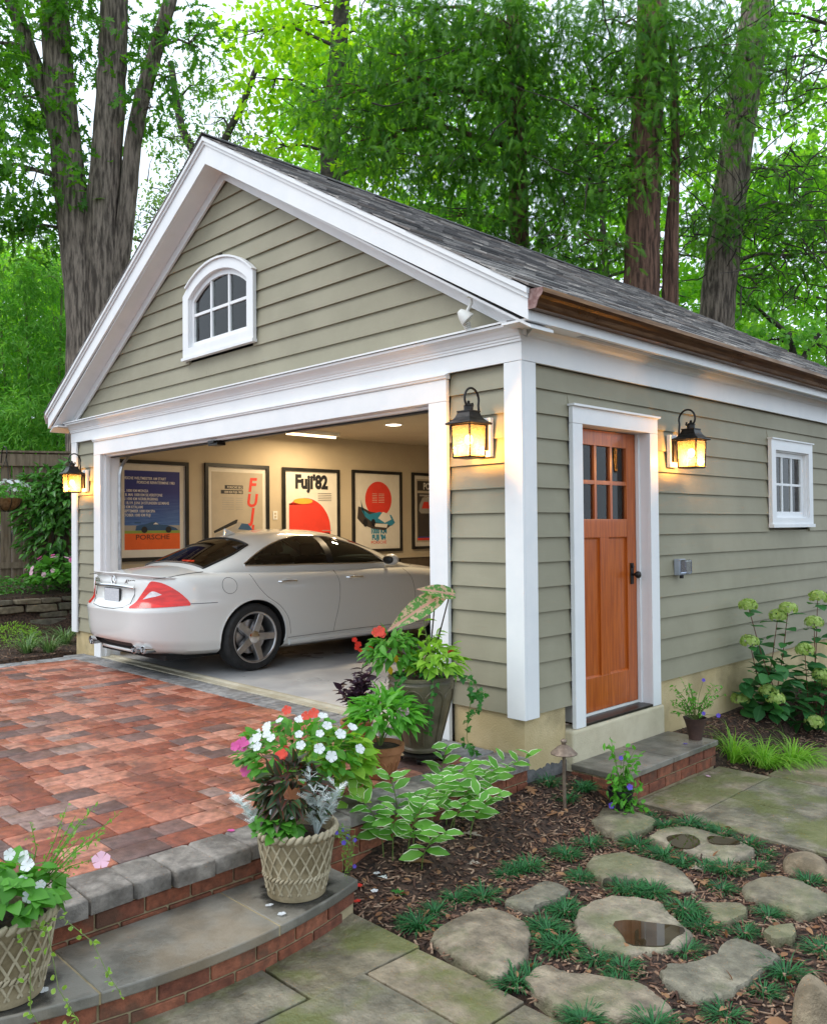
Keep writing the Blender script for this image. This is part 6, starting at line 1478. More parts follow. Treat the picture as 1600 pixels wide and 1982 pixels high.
# D: tall urn on a wheeled caddy
UX, UY = -.425, -.475; t = thing('urn_planter', 'tall brown arched urn on a wheeled caddy, planted with caladium and trailing ivy', 'planter', (UX, UY, .0015))
mb = MB(); mb.lathe([(.155, .040), (.175, .042), (.175, .052), (.150, .052)], 32, None, True)
for k in range(5):
    a = 2*math.pi*k/5+.35; T = Matrix.Translation((.135*math.cos(a), .135*math.sin(a), .0205)) @ Matrix.Rotation(a, 4, 'Z') @ Matrix.Rotation(R(90), 4, 'X'); mb.lathe([(.020, -.010), (.020, .010)], 14, T); mb.box(-.012, .012, -.014, .014, .02, .042, Matrix.Translation((.135*math.cos(a), .135*math.sin(a), 0)))
mb.build('caddy', 'black_metal', t)
prof = [(.001, .053), (.105, .053), (.118, .06), (.120, .075), (.108, .085), (.112, .10), (.150, .24), (.185, .38), (.197, .435), (.200, .47), (.192, .478), (.192, .490), (.203, .494), (.203, .512), (.188, .514), (.178, .48)]
round_pot(t, prof, 'urn_stone', .182, .485)
mb = MB(); pz = [p[1] for p in prof[5:11]]; prr = [p[0] for p in prof[5:11]]
for k in range(9):
    a = 2*math.pi*k/9; a2 = a+2*math.pi/9; am = (a+a2)/2; zz = np.linspace(.11, .38, 10); mb.tube([((np.interp(z, pz, prr)+.002)*math.cos(a), (np.interp(z, pz, prr)+.002)*math.sin(a), z) for z in zz], .006, 5)
    pts = []
    for q in np.linspace(0, 1, 13): an = a+(a2-a)*q; z = .38+.065*math.sin(math.pi*q)**.7; rr_ = np.interp(z, pz, prr)+.002; pts.append((rr_*math.cos(an), rr_*math.sin(an), z))
    mb.tube(pts, .006, 5)
smooth_by_angle(mb.build('arch_relief', 'urn_stone', t), 60)
T0 = (UX, UY, .0015); dpt = (np.array(T0)-CAM) @ CF
bush('begonia_foliage', t, loc2(-.17, .66, -.02), (.15, .15, .12), 190, T_LANCE, (.06, .10), .42, 'leaf_impatiens', -.6, .3); P, u = shell(9, loc2(-.14, .66, 0), (.12, .12, .1), 0, .8); branchy((0, 0, .49), P, t, 'begonia_stem', .005, 'stem_red')
bush('coleus_foliage', t, loc2(.09, .60, -.05), (.17, .15, .10), 170, T_LANCE, (.06, .10), .45, 'leaf_lime', -.4, .2)
tips = [tuple(loc2(.12, .80, 0)), tuple(loc2(.02, .84, 0)), tuple(loc2(.08, .76, -.05)), tuple(loc2(.2, .7, -.03))]; branchy(tuple(loc2(.06, .49, 0)), tips, t, 'coleus_stem'); Pp = np.array([np.array(loc2(.06, .49, 0))*(1-q)+np.array(e)*q for e in tips for q in np.linspace(.5, 1, 7)]); leaves('coleus_tip_leaves', T_LANCE, Pp, rng.normal(size=Pp.shape)+[0, 0, .3], rng.normal(size=Pp.shape)*.3+[0, 0, 1], rng.uniform(.05, .085, len(Pp)), .032, 'leaf_lime', t)
# caladium
for (pa, pb, wd) in (((870, 1150), (812, 1137), .115), ((842, 1160), (752, 1215), .165)):
    a = at_px([pa], dpt, T0)[0]; b = at_px([pb], dpt-.08, T0)[0]; l = np.linalg.norm(b-a); leaves('caladium_leaf', T_CALA, [a], [b-a], [loc2(.15, .55, -.8)], l, wd, 'leaf_caladium', t)
    mb = MB(); mb.tube([(0, 0, .48), tuple((np.array([0, 0, .48])+a)/2+loc2(.02, 0)), tuple(a)], [.006, .005, .004], 6); mb.build('caladium_stalk', 'stem_dark', t)
P = at_px([(735, 1222), (728, 1224), (740, 1228)], dpt-.05, T0); flowers('red_flower', t, P, np.tile(loc2(0, .3, -1), (3, 1)), .055, 'petal_coral'); P = at_px([(693, 1247), (690, 1254), (697, 1258), (686, 1238), (716, 1256), (868, 1264), (874, 1263)], dpt-.05, T0); flowers('hanging_bloom', t, P, np.tile(loc2(0, -.3, -1), (7, 1)), .035, 'petal_red')
P = at_px([(753, 1288), (764, 1266)], dpt-.1, T0); leaves('yellow_leaf', T_OVAL, P, np.tile(loc2(.2, -1, 0), (2, 1)), np.tile(loc2(0, .2, -1), (2, 1)), .06, .035, 'petal_yellow', t)
mbv = MB(); Pv = []
for pts in ([(880, 1305), (905, 1312), (912, 1350), (905, 1395), (903, 1430), (912, 1455)], [(880, 1308), (915, 1320), (928, 1340), (925, 1375), (900, 1400)], [(838, 1318), (836, 1345), (832, 1370), (831, 1405), (829, 1425)], [(778, 1312), (768, 1325), (764, 1345)], [(905, 1330), (920, 1345), (940, 1338)], [(905, 1440), (915, 1450), (925, 1462)]):
    W3 = [Vector(np.array(hd(a, b, dpt-.19))-np.array(T0)) for a, b in pts]; mbv.tube(W3, .002, 4)
    for i in range(len(W3)-1):
        for q in np.linspace(0, .9, 5): Pv.append(np.array(W3[i].lerp(W3[i+1], q)))
mbv.build('ivy_stem', 'stem', t); Pv = np.array(Pv)+rng.normal(size=(len(Pv), 3))*.012; leaves('ivy_leaves', T_IVY, Pv, rng.normal(size=Pv.shape)*.6+loc2(0, -1, 0), rng.normal(size=Pv.shape)*.35+loc2(0, .3, -1), rng.uniform(.025, .045, len(Pv)), rng.uniform(.03, .05, len(Pv)), 'leaf_ivy', t)
bush('ivy_crown', t, loc2(.0, .51, 0), (.2, .2, .05), 70, T_IVY, (.03, .045), 1.1, 'leaf_ivy', -.6)
# G: small dark pot on the landing
T0 = hz(1352, 1424, -.12); t = thing('small_clay_planter', 'small dark clay pot with sparse violet-flowered plant on the door landing', 'planter', (.315, 1.555, -.1195))
round_pot(t, [(.001, 0), (.045, 0), (.048, .02), (.062, .09), (.074, .13), (.085, .155), (.076, .156), (.066, .12)], 'dark_clay', .068, .13)
tips = []; Pp = []
for i in range(26):
    e = loc2(random.uniform(-.19, .22), random.uniform(.16, .42), random.uniform(-.15, .12)); tips.append(tuple(e))
    for q in np.linspace(.3, 1, 9): Pp.append(np.array([0, 0, .14])*(1-q)+e*q+np.array([0, 0, .03*math.sin(q*3)]))
branchy((0, 0, .13), tips, t, 'stem', .0022); Pp = np.array(Pp); leaves('foliage', T_LANCE, Pp, rng.normal(size=Pp.shape)+[0, 0, .2], rng.normal(size=Pp.shape)*.4+[0, 0, 1], rng.uniform(.025, .045, len(Pp)), .014, 'leaf_bright', t)
P = np.array([loc2(.03, .44, -.1), loc2(.02, .21, -.12), loc2(.13, .19, -.10)]); stems('flower_stem', t, (0, 0, .13), [tuple(p) for p in P], .0018); flowers('violet_flower', t, P, np.tile(loc2(0, .3, -1), (3, 1)), .028, 'petal_violet')
# H: upright plant in a black pot beside the landing
t = thing('black_pot_plant', 'leafy violet-flowered plant in a black pot at the near corner of the landing', 'plant', (.455, .345, gh(.455, .345)))
round_pot(t, [(.001, -.02), (.055, -.02), (.075, .14), (.08, .14), (.08, .15), (.07, .15), (.068, .12)], 'black_trim', .07, .13)
tips = []; Pp = []
for i in range(34):
    e = loc2(random.uniform(-.10, .13), random.uniform(-.0, .46), random.uniform(-.12, .08)) if i < 22 else loc2(random.uniform(-.08, .13), random.uniform(.02, .2), -.1); tips.append(tuple(e))
    for q in np.linspace(.25, 1, 10): Pp.append(np.array([0, 0, .14])*(1-q)+e*q)
branchy((0, 0, .13), tips, t, 'stem', .002); Pp = np.array(Pp)+rng.normal(size=(340, 3))*.008; leaves('foliage', T_OVAL, Pp, rng.normal(size=Pp.shape)+[0, 0, .1], rng.normal(size=Pp.shape)*.4+[0, 0, 1], rng.uniform(.032, .055, len(Pp)), .026, 'leaf_bright', t)
P = np.array([loc2(-.02, .36, -.1), loc2(.02, .20, -.14), loc2(-.08, .08, -.10)]); stems('flower_stem', t, (0, 0, .13), [tuple(p) for p in P], .0018); flowers('violet_flower', t, P, np.tile(loc2(0, .3, -1), (3, 1)), .03, 'petal_violet')
# ---------------------------------------------------------------- Solomon's seal: arching variegated stems, one clump
bx, by = .30, -.95; t = thing('solomons_seal', 'clump of arching white-edged green stems growing against the brick retaining wall', 'plant', (bx, by, gh(bx, by)))
BS = [(742, 1672, -.10, .33), (760, 1676, .02, .30), (789, 1678, .10, .36), (800, 1660, .16, .38), (816, 1682, .12, .24), (835, 1640, .12, .34), (864, 1622, .14, .40), (870, 1640, .20, .30), (878, 1625, .24, .36), (895, 1612, .22, .40), (910, 1635, .16, .28), (925, 1600, .30, .36), (772, 1650, -.05, .40), (850, 1600, .05, .42)]
Pp, Dd, Uu, Ll = [], [], [], []; T0 = np.array(t.location)
for (u_, v_, lean, hh) in BS:
    b = hz(u_, v_, -.27); b[2] = gh(b[0], b[1]); d = CR*lean-CF*random.uniform(.0, .15); mb = MB(); pts = []
    for q in np.linspace(0, 1, 8): pts.append(b-T0+np.array([0, 0, hh*(1.15*q-.25*q*q)])+d*q*q*1.0)
    mb.tube([tuple(p) for p in pts], list(np.linspace(.0035, .0015, 8)), 5); mb.build('stem', 'stem', t)
    for i, q in enumerate(np.linspace(.32, 1, 11)):
        k = q*7; p = pts[int(min(k, 6))]+(pts[int(min(k, 6))+1]-pts[int(min(k, 6))])*(k-int(min(k, 6))); s = 1 if i % 2 else -1
        Pp.append(p); Dd.append(CR*s*.8+d*1.2+np.array([0, 0, .25])+rng.normal(size=3)*.25); Uu.append(np.array([0, 0, 1])-CF*.5+rng.normal(size=3)*.2); Ll.append(random.uniform(.09, .135)*(1.1-.3*q))
Ll = np.array(Ll); leaves('foliage', T_OVAL, Pp, Dd, Uu, Ll, Ll*.52, 'leaf_variegated', t)
# ---------------------------------------------------------------- mondo grass tufts
TUFT = [(zA, p) for p in [(1110,690),(1040,720),(1200,670),(890,850),(700,870),(560,950),(390,1020),(460,1040),(1430,560),(1540,710),(1450,930),(1330,1080),(1390,1180),(1300,1060),(1200,1370),(1110,1420),(1560,1690),(1330,260),(1560,240)]]+[(zB, p) for p in [(140,220),(50,270),(190,450),(50,510),(130,650),(400,720),(480,735),(570,745),(470,450),(560,500),(630,520),(740,570),(870,590),(1010,610),(970,700),(780,335),(640,345),(560,280),(870,360),(970,390),(1130,445),(1230,495),(1180,580),(750,850),(800,880),(850,940),(1110,955),(760,1080),(1250,860),(1490,670),(220,1120),(380,1170),(30,830),(30,1040),(1350,1200),(1220,1300),(1000,1450),(150,1500),(350,1240),(570,1535),(1570,1060)]]
protos = []
for k in range(4):
    t_ = bpy.data.objects.new('x', None); o = blades('mondo_grass', None, (0, 0, 0), 120, .088, .0042, 1.15, 'mondo', 1.15, .055, 4); protos.append(o.data); bpy.data.objects.remove(o)
def place_words(u_, v_):
    nb = [('the puddle stone', hz(*zB((450, 950)), -.27)), ('the two-hollow stone', hz(*zB((850, 470)), -.27)), ('the grey flat stone by the step', hz(*zA((880, 1200)), -.27)), ('the long mossy stone', hz(*zB((500, 620)), -.27)), ('the path light', hz(1092, 1548, -.2)), ('the flagstone path edge', hz(1420, 1590, -.27)), ('the ridged grey-green stone', hz(*zB((950, 1220)), -.27)), ('the bottom edge stone', hz(*zB((250, 1370)), -.27)), ('the tan stone by the landing', hz(*zB((390, 330)), -.27)), ('the brown stone at the right edge', hz(*zB((1350, 770)), -.27)), ('the white-edged clump', hz(830, 1650, -.27)), ('the small buff stone', hz(*zB((980, 870)), -.27))]
    p = hz(u_, v_, -.27); n = min(nb, key=lambda q: np.hypot(q[1][0]-p[0], q[1][1]-p[1])); c = n[1]; r = (p-c) @ CR; f = (p-c) @ CF
    s = ('right of' if r > 0 else 'left of') if abs(r) > abs(f) else ('behind' if f > 0 else 'in front of'); return s+' '+n[0]
from collections import Counter
words = []; 
for fn, p in TUFT: words.append(place_words(*fn(p)))
cnt = Counter(words); seen = Counter(); ORD = ['nearest', 'second nearest', 'third nearest', 'fourth nearest', 'fifth nearest', 'sixth nearest', 'seventh nearest', 'eighth nearest']
order = sorted(range(len(TUFT)), key=lambda i: -TUFT[i][0](TUFT[i][1])[1]); lab = {}
for i in order:
    w_ = words[i]; lab[i] = 'dark green mondo grass tuft '+w_ if cnt[w_] == 1 else '%s mondo tuft %s' % (ORD[seen[w_]], w_); seen[w_] += 1
for i, (fn, p) in enumerate(TUFT):
    q = hz(*fn(p), -.29); s = random.uniform(.75, 1.15); o = link('mondo_tuft', protos[i % 4], None, (q[0], q[1], gh(q[0], q[1])-.004), (0, 0, random.uniform(0, 6.28)), (s, s, s*random.uniform(.85, 1.1))); tag(o, lab[i], 'plant', 'mondo grass tufts between the stepping stones')
# ---------------------------------------------------------------- hakone grass and hydrangeas along the side wall
for (u_, v_, n, lb) in ((1420, 1455, 150, 'arching lime-green grass clump next to the small clay pot'), (1478, 1462, 190, 'arching lime-green grass clump in the middle of the side bed'), (1535, 1455, 170, 'arching lime-green grass clump closest to the path corner')):
    q = hz(u_, v_, -.26); z = gh(q[0], q[1]); t = thing('hakone_clump', lb, 'plant', (q[0], q[1], z), 0, 'arching grass clumps in the side bed'); blades('blades', t, (0, 0, -.01), n, .34, .0085, .75, 'hakone', .95, .07, 6, (CR[0]*.35-CF[0]*.12, CR[1]*.35-CF[1]*.12))
def hydrangea(u_, v_, heads, nleaf, lb, dd=0):
    q = hz(u_, v_, -.22); z = gh(q[0], q[1]); t = thing('hydrangea', lb, 'shrub', (q[0], q[1], z), 0, 'hydrangeas along the side wall'); T0 = np.array([q[0], q[1], z]); dpt = (T0-CAM) @ CF; Pp, Dd, Uu = [], [], []
    for (a, b, dp) in heads:
        p = np.array(hd(a, b, dpt+dp)); p[0] = max(p[0], .09); p = p-T0; base = np.array([random.uniform(-.12, .12), random.uniform(-.15, .15), 0]); mid = base*.4+p*.6+np.array([0, 0, -.03]); base[0] = max(base[0], .06-q[0]); pts = [base, base*.7+mid*.3+np.array([0, 0, .06]), mid, p]
        mb = MB(); mb.tube([tuple(x) for x in pts], [.005, .0045, .004, .003], 5); mb.build('stem', 'stem_red', t)
        F1, u = shell(130, p, (.078, .078, .058), -.5, .80); flowers('flower_head', t, F1, u, .026, 'floret_lime', tpl_petals(4))
        for k, f in enumerate(np.linspace(.25, .93, 6)):
            c = base*(1-f)**2+2*mid*f*(1-f)+p*f*f; a0 = random.uniform(0, 6.28)
            for s in (0, math.pi):
                Pp.append(c); Dd.append([math.cos(a0+s), math.sin(a0+s), random.uniform(-.15, .3)]); Uu.append([0, 0, 1])
    P2, u2 = shell(nleaf, (0, 0, .22), (.26, .34, .30), -.5, .6); P2[:, 0] = np.maximum(P2[:, 0], .08-q[0]); Pp += list(P2); Dd += list(u2*[1, 1, .2]+rng.normal(size=u2.shape)*.3); Uu += list(u2*.4+[0, 0, 1]); Pp = np.array(Pp); Pp[:, 2] = np.maximum(Pp[:, 2], .02)
    Dd = np.array(Dd); near_ = (Pp[:, 0]+q[0] < .2) & (Dd[:, 0] < 0); Dd[near_, 0] *= -1
    n = len(Pp); l = rng.uniform(.10, .19, n); leaves('foliage', T_OVAL, Pp, Dd, np.array(Uu)+rng.normal(size=(n, 3))*.2, l, l*.66, 'leaf_hydrangea', t)
hydrangea(1490, 1392, [(1447, 1172, -.05), (1525, 1178, 0), (1505, 1192, .05), (1450, 1242, -.1), (1487, 1338, -.2), (1432, 1353, -.05), (1500, 1352, -.25)], 60, 'hydrangea with pale lime heads nearest the clay pot')
hydrangea(1580, 1385, [(1575, 1205, 0), (1557, 1258, -.1), (1582, 1155, .1), (1590, 1305, -.15), (1575, 1398, -.3), (1600, 1320, 0)], 90, 'hydrangea with lime heads at the right edge of the picture')
hydrangea(1655, 1370, [(1640, 1190, 0), (1620, 1240, .1), (1660, 1260, 0), (1610, 1160, .2)], 90, 'hydrangea at the far right behind the others')
# ---------------------------------------------------------------- fallen leaves and petals
def fallen(kind, u_, v_, lb, mat, tpl, size, grp, z=None, cat='leaf'):
    q = hz(u_, v_, -.29 if z is None else z); zz = (gh(q[0], q[1])+.016) if z is None else z+.004; t = leaves(kind, tpl, [(0, 0, 0)], [[1, 0, .05]], [[random.uniform(-.15, .15), random.uniform(-.15, .15), 1]], size, size*(.75 if tpl is not T_FLOWER else 1), mat); t.location = (q[0], q[1], zz); t.rotation_euler = (0, 0, random.uniform(0, 6.28)); tag(t, lb, cat, grp)
for (a, b, m_, lb) in [(zA((740, 560))+('dry_grey', 'pale lobed oak leaf right below the white-edged clump')), (zA((460, 730))+('dry_grey', 'grey oak leaf at the foot of the leftmost white-edged stems')), (zA((390, 725))+('dry_leaf', 'brown curled leaf beside the grey oak leaf')), (zA((870, 670))+('dry_grey', 'grey-white oak leaf left of the large grass tuft')), (zA((930, 1195))+('dry_leaf', 'brown leaf lying on the grey flat stepping stone')), (zA((890, 1110))+('dry_grey', 'small pale leaf on the grey flat stepping stone')), (zA((1000, 590))+('dry_grey', 'grey leaf behind the large grass tuft')), (zA((240, 790))+('leaf_silver', 'silvery lobed leaf on the mulch near the step corner')), (zA((260, 845))+('leaf_ivy', 'green lobed leaf on the mulch near the step corner')), (zA((350, 880))+('dry_leaf', 'orange-brown leaf near the step corner')), (zA((1180, 285))+('dry_leaf', 'orange oval leaf behind the white-edged clump')), (zA((1390, 365))+('dry_leaf', 'brown leaf pile near the path light')), (zB((790, 615))+('dry_grey', 'pale oak leaf behind the long mossy stone')), (zB((870, 700))+('dry_leaf', 'tan leaf at the tip of the long mossy stone')), (zB((1120, 625))+('dry_leaf', 'reddish leaf between the two-hollow stone and brown stone')), (zB((1225, 1480))+('dry_leaf', 'orange leaf in the bottom right corner')), (zB((1500, 1000))+('dry_leaf', 'tan leaf at the right edge near the tiny mossy stone')), (zB((1290, 935))+('dry_leaf', 'dark leaf resting on the tiny mossy stone')), (zB((1330, 1520))+('dry_leaf', 'large brown leaf beside the upright rock'))]:
    fallen('fallen_leaf', a, b, lb, m_, T_OAK if random.random() < .7 else T_OVAL, random.uniform(.08, .13), 'fallen leaves')
for a, b, m_, lb, z in [(zA((170, 770))+('petal_white', 'white petal near the brick end of the step', None)), (zA((155, 848))+('petal_white', 'white fallen blossom right of the red one by the step', None)), (zA((50, 830))+('petal_red', 'red fallen blossom at the corner of the step', None)), (zA((38, 905))+('petal_red', 'lower red fallen blossom at the corner of the step', None)), (521, 1755, 'petal_white', 'white petal on the step left of the planter', -.16), (545, 1772, 'petal_white', 'white petal at the step edge below the planter', -.16), (84, 1920, 'petal_white', 'white petals on the step beside the left planter', -.16), (632, 1683, 'petal_white', 'white petal on the step right of the planter', -.16), (447, 1610, 'petal_pink', 'pink petal on the grey capstone', .0), (1326, 1441, 'petal_violet', 'violet petal on the door landing', -.12), (1370, 1504, 'petal_pale', 'pale petal on the mossy flagstone', -.31)]:
    fallen('fallen_petal', a, b, lb, m_, T_FLOWER, .035, 'fallen petals', z, 'petal')
# litter of small dry leaves among the mulch
n = 620; Q = np.array([s_main() for _ in range(n)]); Zq = np.array([gh(a, b)+random.uniform(.006, .02) for a, b in Q]); o = leaves('leaf_litter', T_OVAL, np.column_stack([Q, Zq]), rng.normal(size=(n, 3))*[1, 1, .25], rng.normal(size=(n, 3))*.4+[0, 0, 1], rng.uniform(.025, .06, n), rng.uniform(.012, .03, n), 'dry_leaf'); tag(o, 'small dry leaves scattered through the mulch', None, kind='stuff')
n = 700; Q = np.array([(random.uniform(-6.2, 0), random.uniform(-4, -.3)) for _ in range(n//5)]); 
# ================================================================ LEFT SIDE: stone wall, fence, plants, basket
sw_ = thing('stone_wall', 'low dry-stacked fieldstone retaining wall left of the garage', 'wall', (-8.85, 0, -.04))
mb = MB(); mb.box(-.30, -.05, -2.6, 3.4, -.2, .50); mb.build('wall_core', 'soil', sw_)
z = -.06
while z < .50:
    h = random.uniform(.055, .115); h = min(h, .545-z) if .545-z > .03 else .05; y = -2.6+random.uniform(0, .2)
    while y < 3.4:
        l = random.uniform(.18, .55); pr_ = random.uniform(.02, .11); n = 7; mbs = MB(); jz = lambda: random.uniform(-.012, .012)
        V = [(-.18, y, z+jz()), (pr_*.9+.0, y+.01, z+.008+jz()), (pr_, y+l*.5, z+jz()*.5), (pr_*.8, y+l-.012, z+.008+jz()), (-.18, y+l-.004, z)]
        V2 = [(-.18, y, z+h), (pr_*.85, y+.014, z+h-.012+jz()), (pr_*1.02, y+l*.45, z+h-.004+jz()*.5), (pr_*.75, y+l-.016, z+h-.012+jz()), (-.18, y+l-.004, z+h)]
        Fc = [(4, 3, 2, 1, 0), (5, 6, 7, 8, 9)]+[(i, (i+1) % 5, 5+(i+1) % 5, 5+i) for i in range(5)]
        o = link('stone', new_mesh('stone', V+V2, Fc, 'wall_stone'), sw_); mod_bevel(o, .012, 2, 25); y += l+.006
    z += h+.004
    if h <= .03: break
fence = thing('fence', 'weathered wooden board fence behind the left planting bed', 'fence', (-10.3, 0.2, .5)); fd = Vector((.43, .90, 0)).normalized(); fence.rotation_euler = (0, 0, math.atan2(fd.y, fd.x))
FH = 2.12
for i in range(-22, 30):
    x = i*.165+random.uniform(-.006, .006); mb = MB(); mb.box(x, x+.142, -.012, .012, .02, FH-.02); mod_bevel(mb.build('board', 'fence_wood', fence), .003, 1)
for i in (-2, 0, 1, 2): 
    x = i*2.3-.75; mb = MB(); mb.box(x, x+.12, -.14, -.02, -.2, FH+.10); mb.prism([(x-.02, FH+.10), (x+.14, FH+.10), (x+.06, FH+.15)], -.16, 0, 'y'); mb.build('post', 'fence_wood', fence)
mb = MB(); mb.box(-3.6, 4.9, -.055, -.013, FH-.22, FH-.04); mb.build('rail', 'fence_wood', fence); mb = MB(); mb.box(-3.6, 4.9, -.07, .03, FH-.018, FH+.012); mb.build('cap_rail', 'fence_wood', fence); mb = MB(); mb.box(-3.6, 4.9, -.055, -.013, .35, .44); mb.build('rail', 'fence_wood', fence)
# hanging basket
c = hd(12, 965, 11.6); t = thing('hanging_basket', 'coir hanging basket of white flowers at the left edge', 'basket', tuple(c)); RzT = Matrix.Identity(4)
mb = MB(); mb.lathe([(.001, -.17), (.09, -.155), (.17, -.09), (.205, 0), (.19, 0), (.15, -.08)], 24, None, False); smooth_by_angle(mb.build('liner', 'coir', t))
mb = MB()
for k in range(8): a = 2*math.pi*k/8; mb.tube([(.212*math.sin(q)*math.cos(a), .212*math.sin(q)*math.sin(a), -.18*math.cos(q)) for q in np.linspace(.1, 1.57, 6)], .005, 5)
for k in range(3): a = 2*math.pi*k/3; mb.tube([(.205*math.cos(a), .205*math.sin(a), 0), (0, 0, .55)], .004, 5)
mb.build('wire', 'black_metal', t); mb = MB(); mb.tube([(0, 0, .55), (.03, 0, .62), (0, 0, .70), (-.08, 0, .72), (-.16, 0, .66), (-.2, 0, .5)], .008, 6); mb.build('hook', 'black_metal', t)
bush('foliage', t, (0, 0, .06), (.30, .30, .16), 260, T_OVAL, (.05, .085), .6, 'leaf_impatiens', -.3); P, u = shell(60, (0, 0, .10), (.33, .33, .17), .0, .9); flowers('white_flower', t, P, u, .055, 'petal_white')
# liriope and other clumps in the front bed
for i, (u_, v_, mt, n, l, lb) in enumerate([(12, 1285, 'liriope', 90, .42, 'striped grassy clump at the left edge of the driveway'), (52, 1262, 'liriope', 90, .40, 'striped grassy clump second from the left edge'), (95, 1262, 'liriope', 80, .36, 'striped grassy clump in front of the stone wall'), (125, 1245, 'liriope', 90, .44, 'tall striped grassy clump nearest the garage corner'), (60, 1245, 'liriope', 60, .38, 'dark grassy clump tucked against the stone wall')]):
    q = hz(u_, v_, -.03); t = thing('liriope', lb, 'plant', (q[0], q[1], gh(q[0], q[1])), 0, 'grassy clumps in the left bed'); blades('blades', t, (0, 0, -.01), n, l, .011, .8, mt, .75, .06, 6)
q = hz(22, 1248, -.03); t = thing('sedum_mound', 'fine yellow-green mound at the left edge of the bed', 'plant', (q[0], q[1], gh(q[0], q[1]))); bush('foliage', t, (0, 0, .10), (.36, .36, .20), 900, T_SIMPLE, (.03, .05), .3, 'leaf_lime', -.3)
# planting above the wall
n = 2600; Px = rng.uniform(-9.9, -8.85, n); Py = rng.uniform(-2.4, 3.0, n); Pz = np.array([gh(a, b) for a, b in zip(Px, Py)])+rng.uniform(.03, .26, n); o = leaves('pachysandra', T_OVAL, np.column_stack([Px, Py, Pz]), rng.normal(size=(n, 3))*[1, 1, .3], rng.normal(size=(n, 3))*.4+[0, 0, 1], rng.uniform(.05, .09, n), rng.uniform(.025, .045, n), 'leaf_shrub'); tag(o, 'glossy low ground cover above the stone wall', None, kind='stuff')
q = hd(112, 1120, 12.3); t = thing('pink_impatiens', 'pink-flowered leafy plant above the wall beside the garage corner', 'plant', (q[0], q[1], gh(q[0], q[1]))); bush('foliage', t, (0, 0, .22), (.42, .42, .26), 150, T_HEART, (.10, .16), .9, 'leaf_impatiens', -.3); P, u = shell(26, (0, 0, .25), (.45, .45, .30), .0, .9); flowers('pink_flower', t, P, u, .075, 'petal_pale')
flowers('deep_pink_flower', t, P[::3]+u[::3]*.03, u[::3], .08, 'petal_pink')
q = hd(112, 1010, 12.9); t = thing('camellia_shrub', 'tall glossy-leaved shrub in front of the fence', 'shrub', (q[0], q[1], gh(q[0], q[1]))); tips = []
for k, (cx_, cz, rx, rz_, n) in enumerate([(.0, .75, .55, .55, 620), (.15, 1.35, .55, .5, 620), (-.18, 1.55, .38, .35, 280), (.30, 1.75, .35, .25, 240), (-.35, 1.15, .35, .35, 240)]):
    d = np.array([CR[0]*cx_, CR[1]*cx_, cz]); bush('foliage', t, d, (rx, rx, rz_), n, T_LANCE, (.10, .17), .42, 'leaf_shrub', -.9, .25, .35); tips.append(tuple(d))
branchy((0, 0, 0), tips, t, 'trunk', .025, 'bark_dark')
# ================================================================ TREES
leafmat('leaf_oak', (.05, .17, .022), (.14, .33, .035), .55, .45, tcol=(1.5, 1.6, .6)); leafmat('leaf_maple', (.22, .48, .015), (.40, .62, .03), .6, .5, tcol=(1.4, 1.4, .5)); leafmat('leaf_far', (.16, .42, .03), (.34, .60, .06), .6, .6, tcol=(1.4, 1.4, .6)); leafmat('leaf_airy', (.16, .27, .10), (.30, .42, .17), .5, .55, tcol=(1.3, 1.4, .8))
leafmat('leaf_hemlock', (.042, .15, .020), (.145, .33, .036), .45, .6, tcol=(1.4, 1.5, .6)); leafmat('leaf_green', (.10, .32, .025), (.23, .50, .05), .55, .5, tcol=(1.5, 1.5, .55)); leafmat('leaf_bamboo', (.12, .36, .05), (.26, .52, .10), .5, .5)
def clump_leaves(c, rad, n, k, Lr, wr, droop, tw=.35, frond=False):
    """n twigs with k leaves each inside an ellipsoid"""
    u = nrm(rng.normal(size=(n, 3))); r = rng.random(n)**.42; P0 = np.array(c)+u*np.array(rad)*r[:, None]; out = nrm(u*[1, 1, .5]+rng.normal(size=(n, 3))*.5+[0, 0, -droop])
    P = []; D = []; U = []
    for j in range(k):
        q = j/max(k-1, 1); P.append(P0+out*tw*q+rng.normal(size=(n, 3))*tw*.10); D.append(out*.6+rng.normal(size=(n, 3))*.7+[0, 0, -droop*.7]); U.append(rng.normal(size=(n, 3))*.5+[0, 0, 1])
    P, D, U = np.concatenate(P), np.concatenate(D), np.concatenate(U); l = rng.uniform(*Lr, len(P)); return P, D, U, l, l*wr
def wpath(px, depth):
    return [np.array(hd(u_, v_, depth+(dd[0] if dd else 0))) for u_, v_, *dd in px]
